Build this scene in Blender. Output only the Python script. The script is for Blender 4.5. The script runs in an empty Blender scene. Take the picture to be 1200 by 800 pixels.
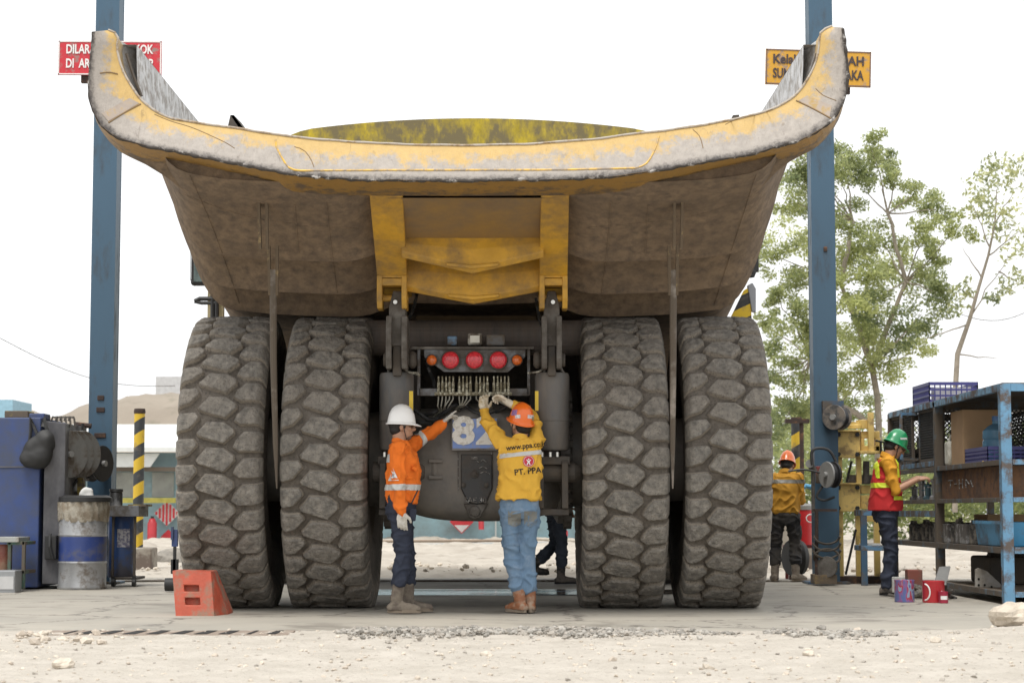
import bpy, bmesh, math, random
import numpy as np
from mathutils import Vector, Matrix, noise
from mathutils.bvhtree import BVHTree
random.seed(7)
R = math.radians
SC = bpy.context.scene
COL = bpy.data.collections.new('stage')     # linked to the scene at the end, so that evaluating a shape stays quick
# ---------------------------------------------------------------- camera
CAMZ = 0.85
FPX = 2333.0
PITCH = math.atan(200.0/FPX)
cam = bpy.data.cameras.new('camera'); co = bpy.data.objects.new('camera', cam); COL.objects.link(co)
co.location = (0, 0, CAMZ); co.rotation_euler = (math.pi/2+PITCH, 0, 0)
cam.sensor_width = 36; cam.lens = FPX/1200*36; cam.clip_start = 0.1; cam.clip_end = 3000
cam.dof.use_dof = True; cam.dof.focus_distance = 16.9; cam.dof.aperture_fstop = 5.0
SC.camera = co

def at(px, py, Y):
    "a point at distance Y that the photograph shows at (px, py)"
    cx, cy = px-600.0, 400.0-py
    dy = -cy*math.sin(PITCH)+FPX*math.cos(PITCH)
    dz = cy*math.cos(PITCH)+FPX*math.sin(PITCH)
    t = Y/dy
    return Vector((cx*t, Y, CAMZ+dz*t))
def ax(px, Y): return at(px, 560, Y).x
def az(py, Y): return at(600, py, Y).z

# ---------------------------------------------------------------- objects
def tag(o, label=None, cat=None, group=None, kind=None):
    if label: o['label'] = label
    if cat: o['category'] = cat
    if group: o['group'] = group
    if kind: o['kind'] = kind
    return o
def thing(name, label, cat, loc, group=None):
    o = bpy.data.objects.new(name, None); COL.objects.link(o)
    o.location = loc; o.empty_display_size = .2
    return tag(o, label, cat, group)
def root_loc(p):
    v = Vector((0, 0, 0))
    while p is not None:
        v += p.location; p = p.parent
    return v
def link_mesh(name, me, mat=None, parent=None):
    o = bpy.data.objects.new(name, me); COL.objects.link(o)
    if mat is not None and len(me.materials) == 0: me.materials.append(mat)
    if parent is not None:
        o.parent = parent
        me.transform(Matrix.Translation(-root_loc(parent)))
    return o
def recenter(o, loc):
    "puts the origin of a top-level mesh at loc"
    o.data.transform(Matrix.Translation(-Vector(loc))); o.location = loc
    return o
def dup(o, loc=None, label=None, parent=None):
    c = o.copy(); COL.objects.link(c); c.parent = parent
    if loc is not None: c.location = loc
    if label: c['label'] = label
    for ch in list(o.children): dup(ch, None, None, c)
    return c

class B:
    def __init__(s): s.bm = bmesh.new(); s.mi = 0
    def _f(s, vs):
        try:
            f = s.bm.faces.new(vs); f.material_index = s.mi; return f
        except ValueError: return None
    def bx(s, x0, x1, y0, y1, z0, z1, M=None):
        x0, x1 = min(x0, x1), max(x0, x1); y0, y1 = min(y0, y1), max(y0, y1); z0, z1 = min(z0, z1), max(z0, z1)
        P = [Vector(p) for p in ((x0,y0,z0),(x1,y0,z0),(x1,y1,z0),(x0,y1,z0),(x0,y0,z1),(x1,y0,z1),(x1,y1,z1),(x0,y1,z1))]
        if M is not None: P = [M @ p for p in P]
        v = [s.bm.verts.new(p) for p in P]
        for q in ((0,3,2,1),(4,5,6,7),(0,1,5,4),(1,2,6,5),(2,3,7,6),(3,0,4,7)): s._f([v[i] for i in q])
        return s
    def box(s, c, d, rot=None):
        M = Matrix.Translation(Vector(c)) @ (rot.to_4x4() if rot is not None else Matrix.Identity(4))
        return s.bx(-d[0]/2, d[0]/2, -d[1]/2, d[1]/2, -d[2]/2, d[2]/2, M)
    def beam(s, p0, p1, w, h, up=(0,0,1)):
        p0, p1 = Vector(p0), Vector(p1); d = (p1-p0); L = d.length; d.normalize()
        u = Vector(up); sd = d.cross(u)
        if sd.length < 1e-4: sd = d.cross(Vector((0,1,0)))
        sd.normalize(); u = sd.cross(d).normalized()
        M = Matrix((sd, d, u)).transposed().to_4x4(); M.translation = (p0+p1)/2
        return s.bx(-w/2, w/2, -L/2, L/2, -h/2, h/2, M)
    def rings(s, rr, cap=True, closed=False):
        V = [[s.bm.verts.new(p) for p in r] for r in rr]
        n = len(V[0])
        for a, b in zip(V, V[1:]):
            for i in range(n): s._f([a[i], a[(i+1) % n], b[(i+1) % n], b[i]])
        if closed:
            a, b = V[-1], V[0]
            for i in range(n): s._f([a[i], a[(i+1) % n], b[(i+1) % n], b[i]])
        elif cap: s._f(V[0][::-1]); s._f(V[-1])
        return s
    def cyl(s, p0, p1, r0, r1=None, n=16):
        return s.tube([p0, p1], [r0, r0 if r1 is None else r1], n)
    def tube(s, pts, r, n=8):
        pts = [Vector(p) for p in pts]
        keep = [0]+[i for i in range(1, len(pts)) if (pts[i]-pts[i-1]).length > 1e-5]
        if isinstance(r, (list, tuple)): r = [r[i] for i in keep]
        pts = [pts[i] for i in keep]
        rs = r if isinstance(r, (list, tuple)) else [r]*len(pts)
        rr = []; prev = None
        for i, p in enumerate(pts):
            d = (pts[min(i+1, len(pts)-1)]-pts[max(i-1, 0)]).normalized()
            if prev is None:
                a = d.cross(Vector((0, 0, 1)))
                if a.length < .05: a = d.cross(Vector((0, 1, 0)))
            else: a = prev-d*prev.dot(d)
            a.normalize(); prev = a; b = d.cross(a)
            rr.append([p+(a*math.cos(t)+b*math.sin(t))*rs[i] for t in [2*math.pi*k/n for k in range(n)]])
        return s.rings(rr)
    def lathe(s, prof, o, axis=(0,0,1), n=24):
        "prof: (radius, height along axis)"
        o = Vector(o); d = Vector(axis).normalized(); a = d.cross(Vector((0,0,1)))
        if a.length < .05: a = Vector((1,0,0))
        a.normalize(); b = d.cross(a)
        rr = [[o+d*h+(a*math.cos(t)+b*math.sin(t))*max(r, 1e-4) for t in [2*math.pi*k/n for k in range(n)]] for r, h in prof]
        return s.rings(rr)
    def ball(s, c, r, M=None, n=12):
        r = r if isinstance(r, (list, tuple)) else (r, r, r)
        T = Matrix.Translation(Vector(c)) @ (M.to_4x4() if M is not None else Matrix.Identity(4))
        rr = []
        for i in range(1, n):
            a = math.pi*i/n
            rr.append([T @ Vector((r[0]*math.sin(a)*math.cos(t), r[1]*math.sin(a)*math.sin(t), -r[2]*math.cos(a))) for t in [2*math.pi*k/(n*2) for k in range(n*2)]])
        return s.rings(rr)
    def prism(s, pts, vec):
        "flat polygon pts extruded along vec"
        vec = Vector(vec); a = [s.bm.verts.new(Vector(p)) for p in pts]; b = [s.bm.verts.new(Vector(p)+vec) for p in pts]
        s._f(a[::-1]); s._f(b); n = len(a)
        for i in range(n): s._f([a[i], a[(i+1) % n], b[(i+1) % n], b[i]])
        return s
    def sheet(s, grid, closed_u=False):
        V = [[s.bm.verts.new(Vector(p)) for p in row] for row in grid]
        for a, b in zip(V, V[1:]):
            for i in range(len(a)-1): s._f([a[i], a[i+1], b[i+1], b[i]])
        return s
    def chain(s, pts, rs, n=12):
        pts = [Vector(p) for p in pts]
        for i in range(len(pts)-1):
            s.cyl(pts[i], pts[i+1], rs[i], rs[i+1], n)
        for p, r in zip(pts, rs): s.ball(p, r, n=8)
        return s
    def mesh(s, name='m', smooth=False, ang=38, norm=True):
        if norm: bmesh.ops.recalc_face_normals(s.bm, faces=s.bm.faces)
        if smooth:
            c = math.radians(ang)
            for f in s.bm.faces: f.smooth = True
            for e in s.bm.edges:
                if len(e.link_faces) == 2: e.smooth = e.calc_face_angle(0) < c
        me = bpy.data.meshes.new(name); s.bm.to_mesh(me); s.bm.free(); return me
    def out(s, name, mat, parent=None, bevel=0, smooth=None, ang=38, norm=True, seg=2):
        me = s.mesh(name, smooth if smooth is not None else bevel == 0, ang, norm)
        mats = mat if isinstance(mat, (list, tuple)) else [mat]
        for m in mats: me.materials.append(m)
        o = link_mesh(name, me, None, parent)
        if bevel:
            md = o.modifiers.new('bevel', 'BEVEL'); md.width = bevel; md.segments = seg; md.limit_method = 'ANGLE'; md.angle_limit = R(35)
        return o

def remeshed(b, voxel, it=4, fac=.5):
    "union of the closed shapes in b, returned as one mesh"
    me = b.mesh('tmp'); o = bpy.data.objects.new('tmp', me); SC.collection.objects.link(o)
    m = o.modifiers.new('r', 'REMESH'); m.mode = 'VOXEL'; m.voxel_size = voxel
    if it:
        m2 = o.modifiers.new('s', 'SMOOTH'); m2.factor = fac; m2.iterations = it
    bpy.context.view_layer.update(); dg = bpy.context.evaluated_depsgraph_get()
    me2 = bpy.data.meshes.new_from_object(o.evaluated_get(dg))
    bpy.data.objects.remove(o); bpy.data.meshes.remove(me)
    for p in me2.polygons: p.use_smooth = True
    return me2

def npnoise_disp(me, fn):
    "moves each vertex along its normal by fn(co, normal)"
    n = len(me.vertices); c = np.empty(n*3, dtype=np.float32); nn = np.empty(n*3, dtype=np.float32)
    me.vertices.foreach_get('co', c); me.vertex_normals.foreach_get('vector', nn); c = c.reshape(-1, 3).astype(float); nn = nn.reshape(-1, 3)
    d = np.array([fn(Vector(p), None) for p in c]); c = c+nn*d[:, None]
    me.vertices.foreach_set('co', c.ravel().astype(np.float32)); me.update()

# ---------------------------------------------------------------- materials
MATS = {}
def lin(c):
    "sRGB 0-255 to linear"
    r = []
    for x in c:
        x /= 255.0; r.append(x/12.92 if x <= .04045 else ((x+.055)/1.055)**2.4)
    return tuple(r)
def M(name, col, rough=.6, metal=0, var=.12, vs=5, dirt=None, damt=.35, ds=2.5, bump=0, bs=60, dedge=.12, emit=None, trans=0, alpha=1, stretch=None, coat=0, ior=None, dust=0):
    if name in MATS: return MATS[name]
    m = bpy.data.materials.new(name); m.use_nodes = True; nt = m.node_tree; N = nt.nodes; L = nt.links
    bs_ = N['Principled BSDF']; bs_.inputs['Roughness'].default_value = rough; bs_.inputs['Metallic'].default_value = metal
    if coat: bs_.inputs['Coat Weight'].default_value = coat
    if ior: bs_.inputs['IOR'].default_value = ior
    if trans: bs_.inputs['Transmission Weight'].default_value = trans
    tc = N.new('ShaderNodeTexCoord'); mp = N.new('ShaderNodeMapping'); L.new(tc.outputs['Object'], mp.inputs[0])
    if stretch: mp.inputs['Scale'].default_value = stretch
    nz = N.new('ShaderNodeTexNoise'); nz.inputs['Scale'].default_value = vs; nz.inputs['Detail'].default_value = 6; nz.inputs['Roughness'].default_value = .62
    L.new(mp.outputs[0], nz.inputs['Vector'])
    mr = N.new('ShaderNodeMapRange'); mr.inputs[1].default_value = .3; mr.inputs[2].default_value = .7; L.new(nz.outputs['Fac'], mr.inputs[0])
    mx = N.new('ShaderNodeMix'); mx.data_type = 'RGBA'; L.new(mr.outputs[0], mx.inputs[0])
    c = Vector(col[:3])
    mx.inputs[6].default_value = (*(c*(1-var)), 1); mx.inputs[7].default_value = (*(c*(1+var)), 1)
    last = mx.outputs[2]
    if dirt is not None:
        n2 = N.new('ShaderNodeTexNoise'); n2.inputs['Scale'].default_value = ds; n2.inputs['Detail'].default_value = 9; n2.inputs['Roughness'].default_value = .7
        L.new(mp.outputs[0], n2.inputs['Vector'])
        r2 = N.new('ShaderNodeMapRange'); t = .62-damt*.4; r2.inputs[1].default_value = t-dedge/2; r2.inputs[2].default_value = t+dedge/2
        L.new(n2.outputs['Fac'], r2.inputs[0])
        m2 = N.new('ShaderNodeMix'); m2.data_type = 'RGBA'; L.new(r2.outputs[0], m2.inputs[0]); L.new(last, m2.inputs[6]); m2.inputs[7].default_value = (*dirt[:3], 1)
        last = m2.outputs[2]
        rr = N.new('ShaderNodeMapRange'); rr.inputs[3].default_value = rough; rr.inputs[4].default_value = min(1, rough+.3); L.new(r2.outputs[0], rr.inputs[0]); L.new(rr.outputs[0], bs_.inputs['Roughness'])
        if metal:
            rm = N.new('ShaderNodeMapRange'); rm.inputs[3].default_value = metal; rm.inputs[4].default_value = 0; L.new(r2.outputs[0], rm.inputs[0]); L.new(rm.outputs[0], bs_.inputs['Metallic'])
    if dust:
        # settled dust lies on faces that look up
        ge = N.new('ShaderNodeNewGeometry'); sx = N.new('ShaderNodeSeparateXYZ'); L.new(ge.outputs['Normal'], sx.inputs[0])
        md = N.new('ShaderNodeMapRange'); md.inputs[1].default_value = .2; md.inputs[2].default_value = .95; md.inputs[4].default_value = dust; L.new(sx.outputs['Z'], md.inputs[0])
        mm = N.new('ShaderNodeMath'); mm.operation = 'MULTIPLY'; L.new(md.outputs[0], mm.inputs[0]); L.new(mr.outputs[0], mm.inputs[1])
        m3 = N.new('ShaderNodeMix'); m3.data_type = 'RGBA'; L.new(mm.outputs[0], m3.inputs[0]); L.new(last, m3.inputs[6]); m3.inputs[7].default_value = (.38, .33, .27, 1)
        last = m3.outputs[2]
    L.new(last, bs_.inputs['Base Color'])
    if bump:
        nb = N.new('ShaderNodeTexNoise'); nb.inputs['Scale'].default_value = bs; nb.inputs['Detail'].default_value = 5; L.new(mp.outputs[0], nb.inputs['Vector'])
        bp = N.new('ShaderNodeBump'); bp.inputs['Strength'].default_value = bump; bp.inputs['Distance'].default_value = .01; L.new(nb.outputs['Fac'], bp.inputs['Height']); L.new(bp.outputs[0], bs_.inputs['Normal'])
    if emit:
        bs_.inputs['Emission Color'].default_value = (*emit[0], 1); bs_.inputs['Emission Strength'].default_value = emit[1]
    MATS[name] = m
    return m
DUST = (.34, .29, .23)
MUD = (.12, .095, .07)

def text_mesh(s, size, bold=0.0, ext=.002, align='CENTER', xs=1.0):
    cu = bpy.data.curves.new('t', 'FONT'); cu.body = s; cu.size = size; cu.offset = bold; cu.extrude = ext; cu.align_x = align; cu.align_y = 'CENTER'; cu.resolution_u = 3
    o = bpy.data.objects.new('t', cu); SC.collection.objects.link(o)
    bpy.context.view_layer.update(); dg = bpy.context.evaluated_depsgraph_get()
    me = bpy.data.meshes.new_from_object(o.evaluated_get(dg)); bpy.data.objects.remove(o)
    me.transform(Matrix.Diagonal((xs, 1, 1, 1)))
    return me
def text_obj(s, size, loc, mat, parent=None, name='lettering', bold=0, rot=(90, 0, 0), xs=1.0, ext=.002):
    me = text_mesh(s, size, bold, ext, xs=xs)
    from mathutils import Euler
    me.transform(Matrix.Translation(Vector(loc)) @ Euler([R(a) for a in rot]).to_matrix().to_4x4())
    return link_mesh(name, me, mat, parent)
# ================================================================ THE HAUL TRUCK
XC = -0.335
truck = thing('haul_truck', 'huge dusty yellow mining dump truck seen from behind, towering over the two mechanics', 'dump truck', (XC, 18.2, 0))

# ---- paints of the truck body
def body_paint(name, yellow, grey, amount, scale, low=None):
    m = bpy.data.materials.new(name); m.use_nodes = True; nt = m.node_tree; N = nt.nodes; L = nt.links
    bs_ = N['Principled BSDF']
    tc = N.new('ShaderNodeTexCoord'); uv = N.new('ShaderNodeUVMap'); uv.uv_map = 'across'
    n1 = N.new('ShaderNodeTexNoise'); n1.inputs['Scale'].default_value = scale; n1.inputs['Detail'].default_value = 13; n1.inputs['Roughness'].default_value = .76; L.new(tc.outputs['Object'], n1.inputs['Vector'])
    sp = N.new('ShaderNodeSeparateXYZ'); L.new(uv.outputs[0], sp.inputs[0])
    # wear: y of the uv runs across the plate, bare metal towards its lower edge
    mu = N.new('ShaderNodeMath'); mu.operation = 'MULTIPLY_ADD'; mu.inputs[1].default_value = amount; L.new(sp.outputs['Y'], mu.inputs[0]); L.new(n1.outputs['Fac'], mu.inputs[2])
    mr = N.new('ShaderNodeMapRange'); mr.inputs[1].default_value = .63; mr.inputs[2].default_value = .76; L.new(mu.outputs[0], mr.inputs[0])
    n3 = N.new('ShaderNodeTexNoise'); n3.inputs['Scale'].default_value = 18; n3.inputs['Detail'].default_value = 11; n3.inputs['Roughness'].default_value = .75; L.new(tc.outputs['Object'], n3.inputs['Vector'])
    gm = N.new('ShaderNodeMix'); gm.data_type = 'RGBA'; L.new(n3.outputs['Fac'], gm.inputs[0]); gm.inputs[6].default_value = (*[g*.5 for g in grey], 1); gm.inputs[7].default_value = (*[g*1.5 for g in grey], 1)
    yn = N.new('ShaderNodeMix'); yn.data_type = 'RGBA'; L.new(n3.outputs['Fac'], yn.inputs[0]); yn.inputs[6].default_value = (*[g*.72 for g in yellow], 1); yn.inputs[7].default_value = (*[g*1.25 for g in yellow], 1)
    mx = N.new('ShaderNodeMix'); mx.data_type = 'RGBA'; L.new(mr.outputs[0], mx.inputs[0]); L.new(yn.outputs[2], mx.inputs[6]); L.new(gm.outputs[2], mx.inputs[7])
    last = mx.outputs[2]
    # scratches and dark grime patches
    wv = N.new('ShaderNodeTexNoise'); wv.inputs['Scale'].default_value = 6; wv.inputs['Detail'].default_value = 12; wv.inputs['Roughness'].default_value = .8; wv.inputs['Distortion'].default_value = 1.4; wm = N.new('ShaderNodeMapping'); wm.inputs['Scale'].default_value = (2.6, 1, .8); L.new(tc.outputs['Object'], wm.inputs[0]); L.new(wm.outputs[0], wv.inputs['Vector'])
    m4 = N.new('ShaderNodeMapRange'); m4.inputs[1].default_value = .57; m4.inputs[2].default_value = .70; m4.inputs[4].default_value = .6; L.new(wv.outputs['Fac'], m4.inputs[0])
    mg = N.new('ShaderNodeMix'); mg.data_type = 'RGBA'; L.new(m4.outputs[0], mg.inputs[0]); L.new(last, mg.inputs[6]); mg.inputs[7].default_value = (.09, .07, .05, 1); last = mg.outputs[2]
    if low:
        # burnt, chipped black lower rim
        m5 = N.new('ShaderNodeMath'); m5.operation = 'MULTIPLY_ADD'; m5.inputs[1].default_value = .55; L.new(n3.outputs['Fac'], m5.inputs[0]); L.new(sp.outputs['Y'], m5.inputs[2])
        m6 = N.new('ShaderNodeMapRange'); m6.inputs[1].default_value = low; m6.inputs[2].default_value = low+.16; L.new(m5.outputs[0], m6.inputs[0])
        mh = N.new('ShaderNodeMix'); mh.data_type = 'RGBA'; L.new(m6.outputs[0], mh.inputs[0]); L.new(last, mh.inputs[6]); mh.inputs[7].default_value = (.05, .042, .038, 1); last = mh.outputs[2]
    L.new(last, bs_.inputs['Base Color']); bs_.inputs['Roughness'].default_value = .55
    bp = N.new('ShaderNodeBump'); bp.inputs['Strength'].default_value = .5; bp.inputs['Distance'].default_value = .012; L.new(wv.outputs['Fac'], bp.inputs['Height']); L.new(bp.outputs[0], bs_.inputs['Normal'])
    return m
YEL = (.62, .36, .035)
m_lip = body_paint('worn_lip_paint', (.53, .36, .13), (.35, .315, .28), .50, 6.5, low=1.10)
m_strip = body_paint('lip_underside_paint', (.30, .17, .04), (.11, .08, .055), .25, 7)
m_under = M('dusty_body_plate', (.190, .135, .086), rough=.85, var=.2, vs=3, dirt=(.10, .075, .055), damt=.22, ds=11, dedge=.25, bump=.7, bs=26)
m_inside = M('scoured_steel', (.52, .52, .52), rough=.5, metal=.3, var=.25, vs=7, dirt=(.3, .28, .26), damt=.25, ds=9, bump=.3, bs=30)
m_yel = M('truck_yellow', (.56, .31, .03), rough=.5, var=.14, vs=5, dirt=(.20, .13, .06), damt=.2, ds=3.5, dedge=.3, bump=.25, bs=20)
m_yel2 = M('headboard_yellow', (.48, .36, .02), rough=.6, var=.3, vs=14, dirt=(.19, .155, .08), damt=.36, ds=5.0, dedge=.2, stretch=(1, 1, .5))
m_frame = M('greasy_dark_frame', (.032, .030, .028), rough=.55, var=.35, vs=5, dirt=(.085, .07, .055), damt=.45, ds=4, dedge=.3, bump=.4, bs=30)
m_axle = M('axle_dark_paint', (.12, .115, .108), rough=.42, var=.35, vs=5, dirt=(.22, .195, .165), damt=.35, ds=3, dedge=.35, bump=.3, bs=24)
m_link = M('grey_link_steel', (.16, .15, .135), rough=.55, var=.25, vs=6, dirt=(.07, .06, .05), damt=.45, ds=5, dedge=.3, bump=.3)
m_cylr = M('grey_cylinder_paint', (.085, .088, .09), rough=.5, var=.3, vs=7, dirt=(.16, .14, .12), damt=.35, ds=5, dedge=.3, stretch=(1, 1, .35), bump=.2)
m_barp = M('grey_lamp_panel', (.14, .145, .155), rough=.5, var=.15, vs=6, dirt=(.08, .07, .06), damt=.35, ds=5)
m_black = M('black_rubber', (.02, .02, .02), rough=.6, var=.3)
m_chrome = M('bright_metal', (.55, .54, .5), rough=.3, metal=.9, var=.15)
m_white = M('white_paint', (.72, .72, .70), rough=.5, var=.06)
m_chalk = M('paint_marker_white', (.45, .45, .43), rough=.9, var=.3, vs=30, dirt=(.12, .11, .1), damt=.45, ds=35)

def spline(pts, n):
    "n points evenly along a smooth curve through 2-D points"
    P = [Vector(p) for p in pts]; out = []
    for i in range(len(P)-1):
        a, b, c, d = P[max(i-1, 0)], P[i], P[i+1], P[min(i+2, len(P)-1)]
        for k in range(12):
            t = k/12
            out.append(.5*((2*b)+(c-a)*t+(2*a-5*b+4*c-d)*t*t+(3*b-a-3*c+d)*t**3))
    out.append(P[-1])
    L = [0]
    for a, b in zip(out, out[1:]): L.append(L[-1]+(b-a).length)
    res = []; j = 0
    for k in range(n):
        s = L[-1]*k/(n-1)
        while j < len(L)-2 and L[j+1] < s: j += 1
        t = (s-L[j])/max(L[j+1]-L[j], 1e-9)
        res.append(out[j].lerp(out[j+1], min(max(t, 0), 1)))
    return res
# outlines of the tail lip: top edge, lower edge of its face, far edge of its underside
NL = 121
LI = [(127,36),(138,42),(137,55),(139.5,70),(146,88),(157,106),(165,117),(181,130),(201,139),(225,143),(270,150),(330,159),(400,166),(480,170),(560,171),(640,168),(700,163),(740,158),(780,153),(830,146),(870,138),(905,128),(930,114),(946,94),(957,70),(960,52),(962,38),(975,31)]
LF = [(109,38),(107,60),(104,99),(106,120),(115,141),(129,156),(159,168),(195,175),(240,184),(285,194),(330,202),(370,207),(430,210),(500,211),(560,211),(620,210.5),(690,208),(740,204),(790,197),(830,189),(870,182),(912,172),(950,158),(976,139),(990,114),(994,87),(991.5,60),(988,32)]
LO = [(111,42),(107,62),(106,85),(106,110),(112,140),(122,158),(136,174),(152,184),(175,189),(200,193),(240,201),(285,212),(320,221),(345,227),(420,229),(500,229.5),(560,229.5),(640,229),(700,228),(745,226),(785,218),(830,206),(870,196),(905,189),(928,184.5),(950,177),(968,162),(982,142),(989,120),(992,95),(991,60),(988,40)]
# resample by matched index so the rows stay abreast
def resample(pts, n): return spline([(a, b) for a, b in pts], n)
sI, sF, sO = resample(LI, NL), resample(LF, NL), resample(LO, NL)
YF, YI, YO = 15.30, 15.42, 15.80
rowI = [at(p.x, p.y, YI) for p in sI]; rowF = [at(p.x, p.y, YF) for p in sF]; rowO = [at(p.x, p.y, YO) for p in sO]
nz1 = lambda x, s, k=0.: noise.noise(Vector((x*s, k, 3.3)))
for i, p in enumerate(rowF): p.z += .012*nz1(p.x, 6); p.y += .02*nz1(p.x, 4, 5)
for i, p in enumerate(rowI): p.z += .006*nz1(p.x, 5, 9)
def rowmix(a, b, t): return [p.lerp(q, t) for p, q in zip(a, b)]
bm = bmesh.new(); uvl = bm.loops.layers.uv.new('across')
grid = []
for t in (0, .15, .3, .45, .6, .75, .9, 1.0):
    r = rowmix(rowI, rowF, t); 
    # the face bulges a little towards its lower edge
    for p in r: pass
    grid.append((t, r))
V = [[bm.verts.new(p) for p in r] for t, r in grid]
for (ta, _), (tb, _), a, b in zip(grid, grid[1:], V, V[1:]):
    for i in range(NL-1):
        f = bm.faces.new([a[i], a[i+1], b[i+1], b[i]]); f.smooth = True
        for lp, (u, v) in zip(f.loops, ((i, ta), (i+1, ta), (i+1, tb), (i, tb))): lp[uvl].uv = (u/NL, v)
# rim thickness behind the top edge
back = [Vector((p.x, YI+.22, p.z-.01)) for p in rowI]
Vb = [bm.verts.new(p) for p in back]
for i in range(NL-1):
    f = bm.faces.new([Vb[i], Vb[i+1], V[0][i+1], V[0][i]]); f.smooth = True
    for lp in f.loops: lp[uvl].uv = (.5, .4)
Vl = [bm.verts.new(p) for p in rowO]
for i in range(NL-1):
    f = bm.faces.new([Vl[i], Vl[i+1], Vb[i+1], Vb[i]]); f.smooth = True
    for lp in f.loops: lp[uvl].uv = (.5, .4)
bmesh.ops.recalc_face_normals(bm, faces=bm.faces)
for e in bm.edges:
    if len(e.link_faces) == 2: e.smooth = e.calc_face_angle(0) < R(22)
me = bpy.data.meshes.new('tail_lip'); bm.to_mesh(me); bm.free(); me.materials.append(m_lip)
body = None
bodyo = thing('dump_body', None, None, (XC, 18.2, 0)); bodyo.parent = truck; bodyo.location = (0, 0, 0)
lip = link_mesh('tail_lip', me, None, bodyo)
# rolled top edge and battered lower edge of the lip
b = B(); b.tube([p+Vector((0, -.002, .004)) for p in rowI], [.009+.003*noise.noise(Vector((p.x*9, 1, 1))) for p in rowI], 8); b.out('rolled_edge', M('edge_brown', (.27, .19, .11), rough=.6, var=.35, vs=20, dirt=(.42, .38, .33), damt=.4, ds=12), bodyo, smooth=True)
fine = spline([(p.x, p.z) for p in rowF], 420)
b = B(); b.tube([Vector((p.x, YF+.012+.01*noise.noise(Vector((p.x*14, p.y*14, 2))), p.y+.010*noise.noise(Vector((p.x*18, p.y*18, 6))))) for p in fine], [.012+.005*noise.noise(Vector((p.x*22, p.y*22, 4)))+.005*noise.noise(Vector((p.x*5, p.y*5, 8))) for p in fine], 8)
b.out('battered_edge', M('battered_steel', (.34, .32, .30), rough=.6, var=.5, vs=22, dirt=(.045, .038, .032), damt=.48, ds=9, dedge=.08, bump=.4, bs=50), bodyo, smooth=True, ang=80)
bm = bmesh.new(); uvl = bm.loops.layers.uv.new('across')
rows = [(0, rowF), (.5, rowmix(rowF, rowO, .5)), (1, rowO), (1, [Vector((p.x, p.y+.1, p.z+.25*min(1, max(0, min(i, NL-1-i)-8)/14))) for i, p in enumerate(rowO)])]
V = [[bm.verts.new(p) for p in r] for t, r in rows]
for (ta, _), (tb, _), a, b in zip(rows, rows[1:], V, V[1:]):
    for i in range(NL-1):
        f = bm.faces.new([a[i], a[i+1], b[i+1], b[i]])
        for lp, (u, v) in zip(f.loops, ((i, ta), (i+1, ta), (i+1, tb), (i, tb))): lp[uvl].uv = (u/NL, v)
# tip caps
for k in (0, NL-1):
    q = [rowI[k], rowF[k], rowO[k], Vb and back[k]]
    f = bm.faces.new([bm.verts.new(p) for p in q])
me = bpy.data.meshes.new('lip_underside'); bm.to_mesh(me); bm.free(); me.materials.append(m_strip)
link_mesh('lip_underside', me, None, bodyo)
# weld seams and patches on the lip face, laid on its surface
lipbvh = BVHTree.FromPolygons([v.co+root_loc(lip) for v in lip.data.vertices], [tuple(p.vertices) for p in lip.data.polygons])
def onlip(px, py, off=.006):
    d = at(px, py, 20)-Vector((0, 0, CAMZ)); d.normalize()
    h = lipbvh.ray_cast(Vector((0, 0, CAMZ)), d)
    if h[0] is None: return at(px, py, YF)
    return h[0]-d*off
def seam(pts, r, mat, off=.0):
    P = spline(pts, max(6, int(sum((Vector(a)-Vector(b_)).length for a, b_ in zip(pts, pts[1:]))/6)))
    b = B(); b.tube([onlip(p.x, p.y, off) for p in P], r, 6); return b.out('weld_seam', mat, bodyo, smooth=True)
m_seam = M('yellow_weld', (.68, .42, .07), rough=.5, dirt=(.3, .25, .2), damt=.3, ds=8)
seam([(323,164),(324,172),(330,184),(338,196),(346,199.5),(352,200)], .008, m_seam)
seam([(352,200),(450,199.5),(550,199.3),(650,199),(745,197)], .009, m_seam)
seam([(745,197),(757,192),(766,178),(771,165),(772,160)], .008, m_seam)
m_seamd = M('brown_weld', (.20, .13, .06), rough=.7)
seam([(117,86),(128,85),(138,87)], .006, m_seamd)
for a in (((127,144),(146,132),(165,122)), ((974,139),(952,127),(933,118))): seam(a, .007, m_seamd)
for a in (((181,134),(200,142),(226,150),(262,166),(275,174)), ((345,172),(356,176),(364,186),(368,196)), ((812,152),(820,160),(824,174)), ((905,128),(890,134),(868,138),(850,146)), ((980,118),(965,112),(956,104))): seam(a, .0035, m_seamd)
for q in (((119,133),(152,115),(163,121),(127,142)), ((975,124),(946,112),(936,118),(972,138))):
    b = B(); b.prism([onlip(x, y, .004) for x, y in q], (0, .02, 0))
    b.out('patch_plate', M('patch_grey', (.36, .30, .25), rough=.6, var=.2, vs=9, dirt=(.40, .28, .12), damt=.15, ds=9), bodyo)

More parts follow.
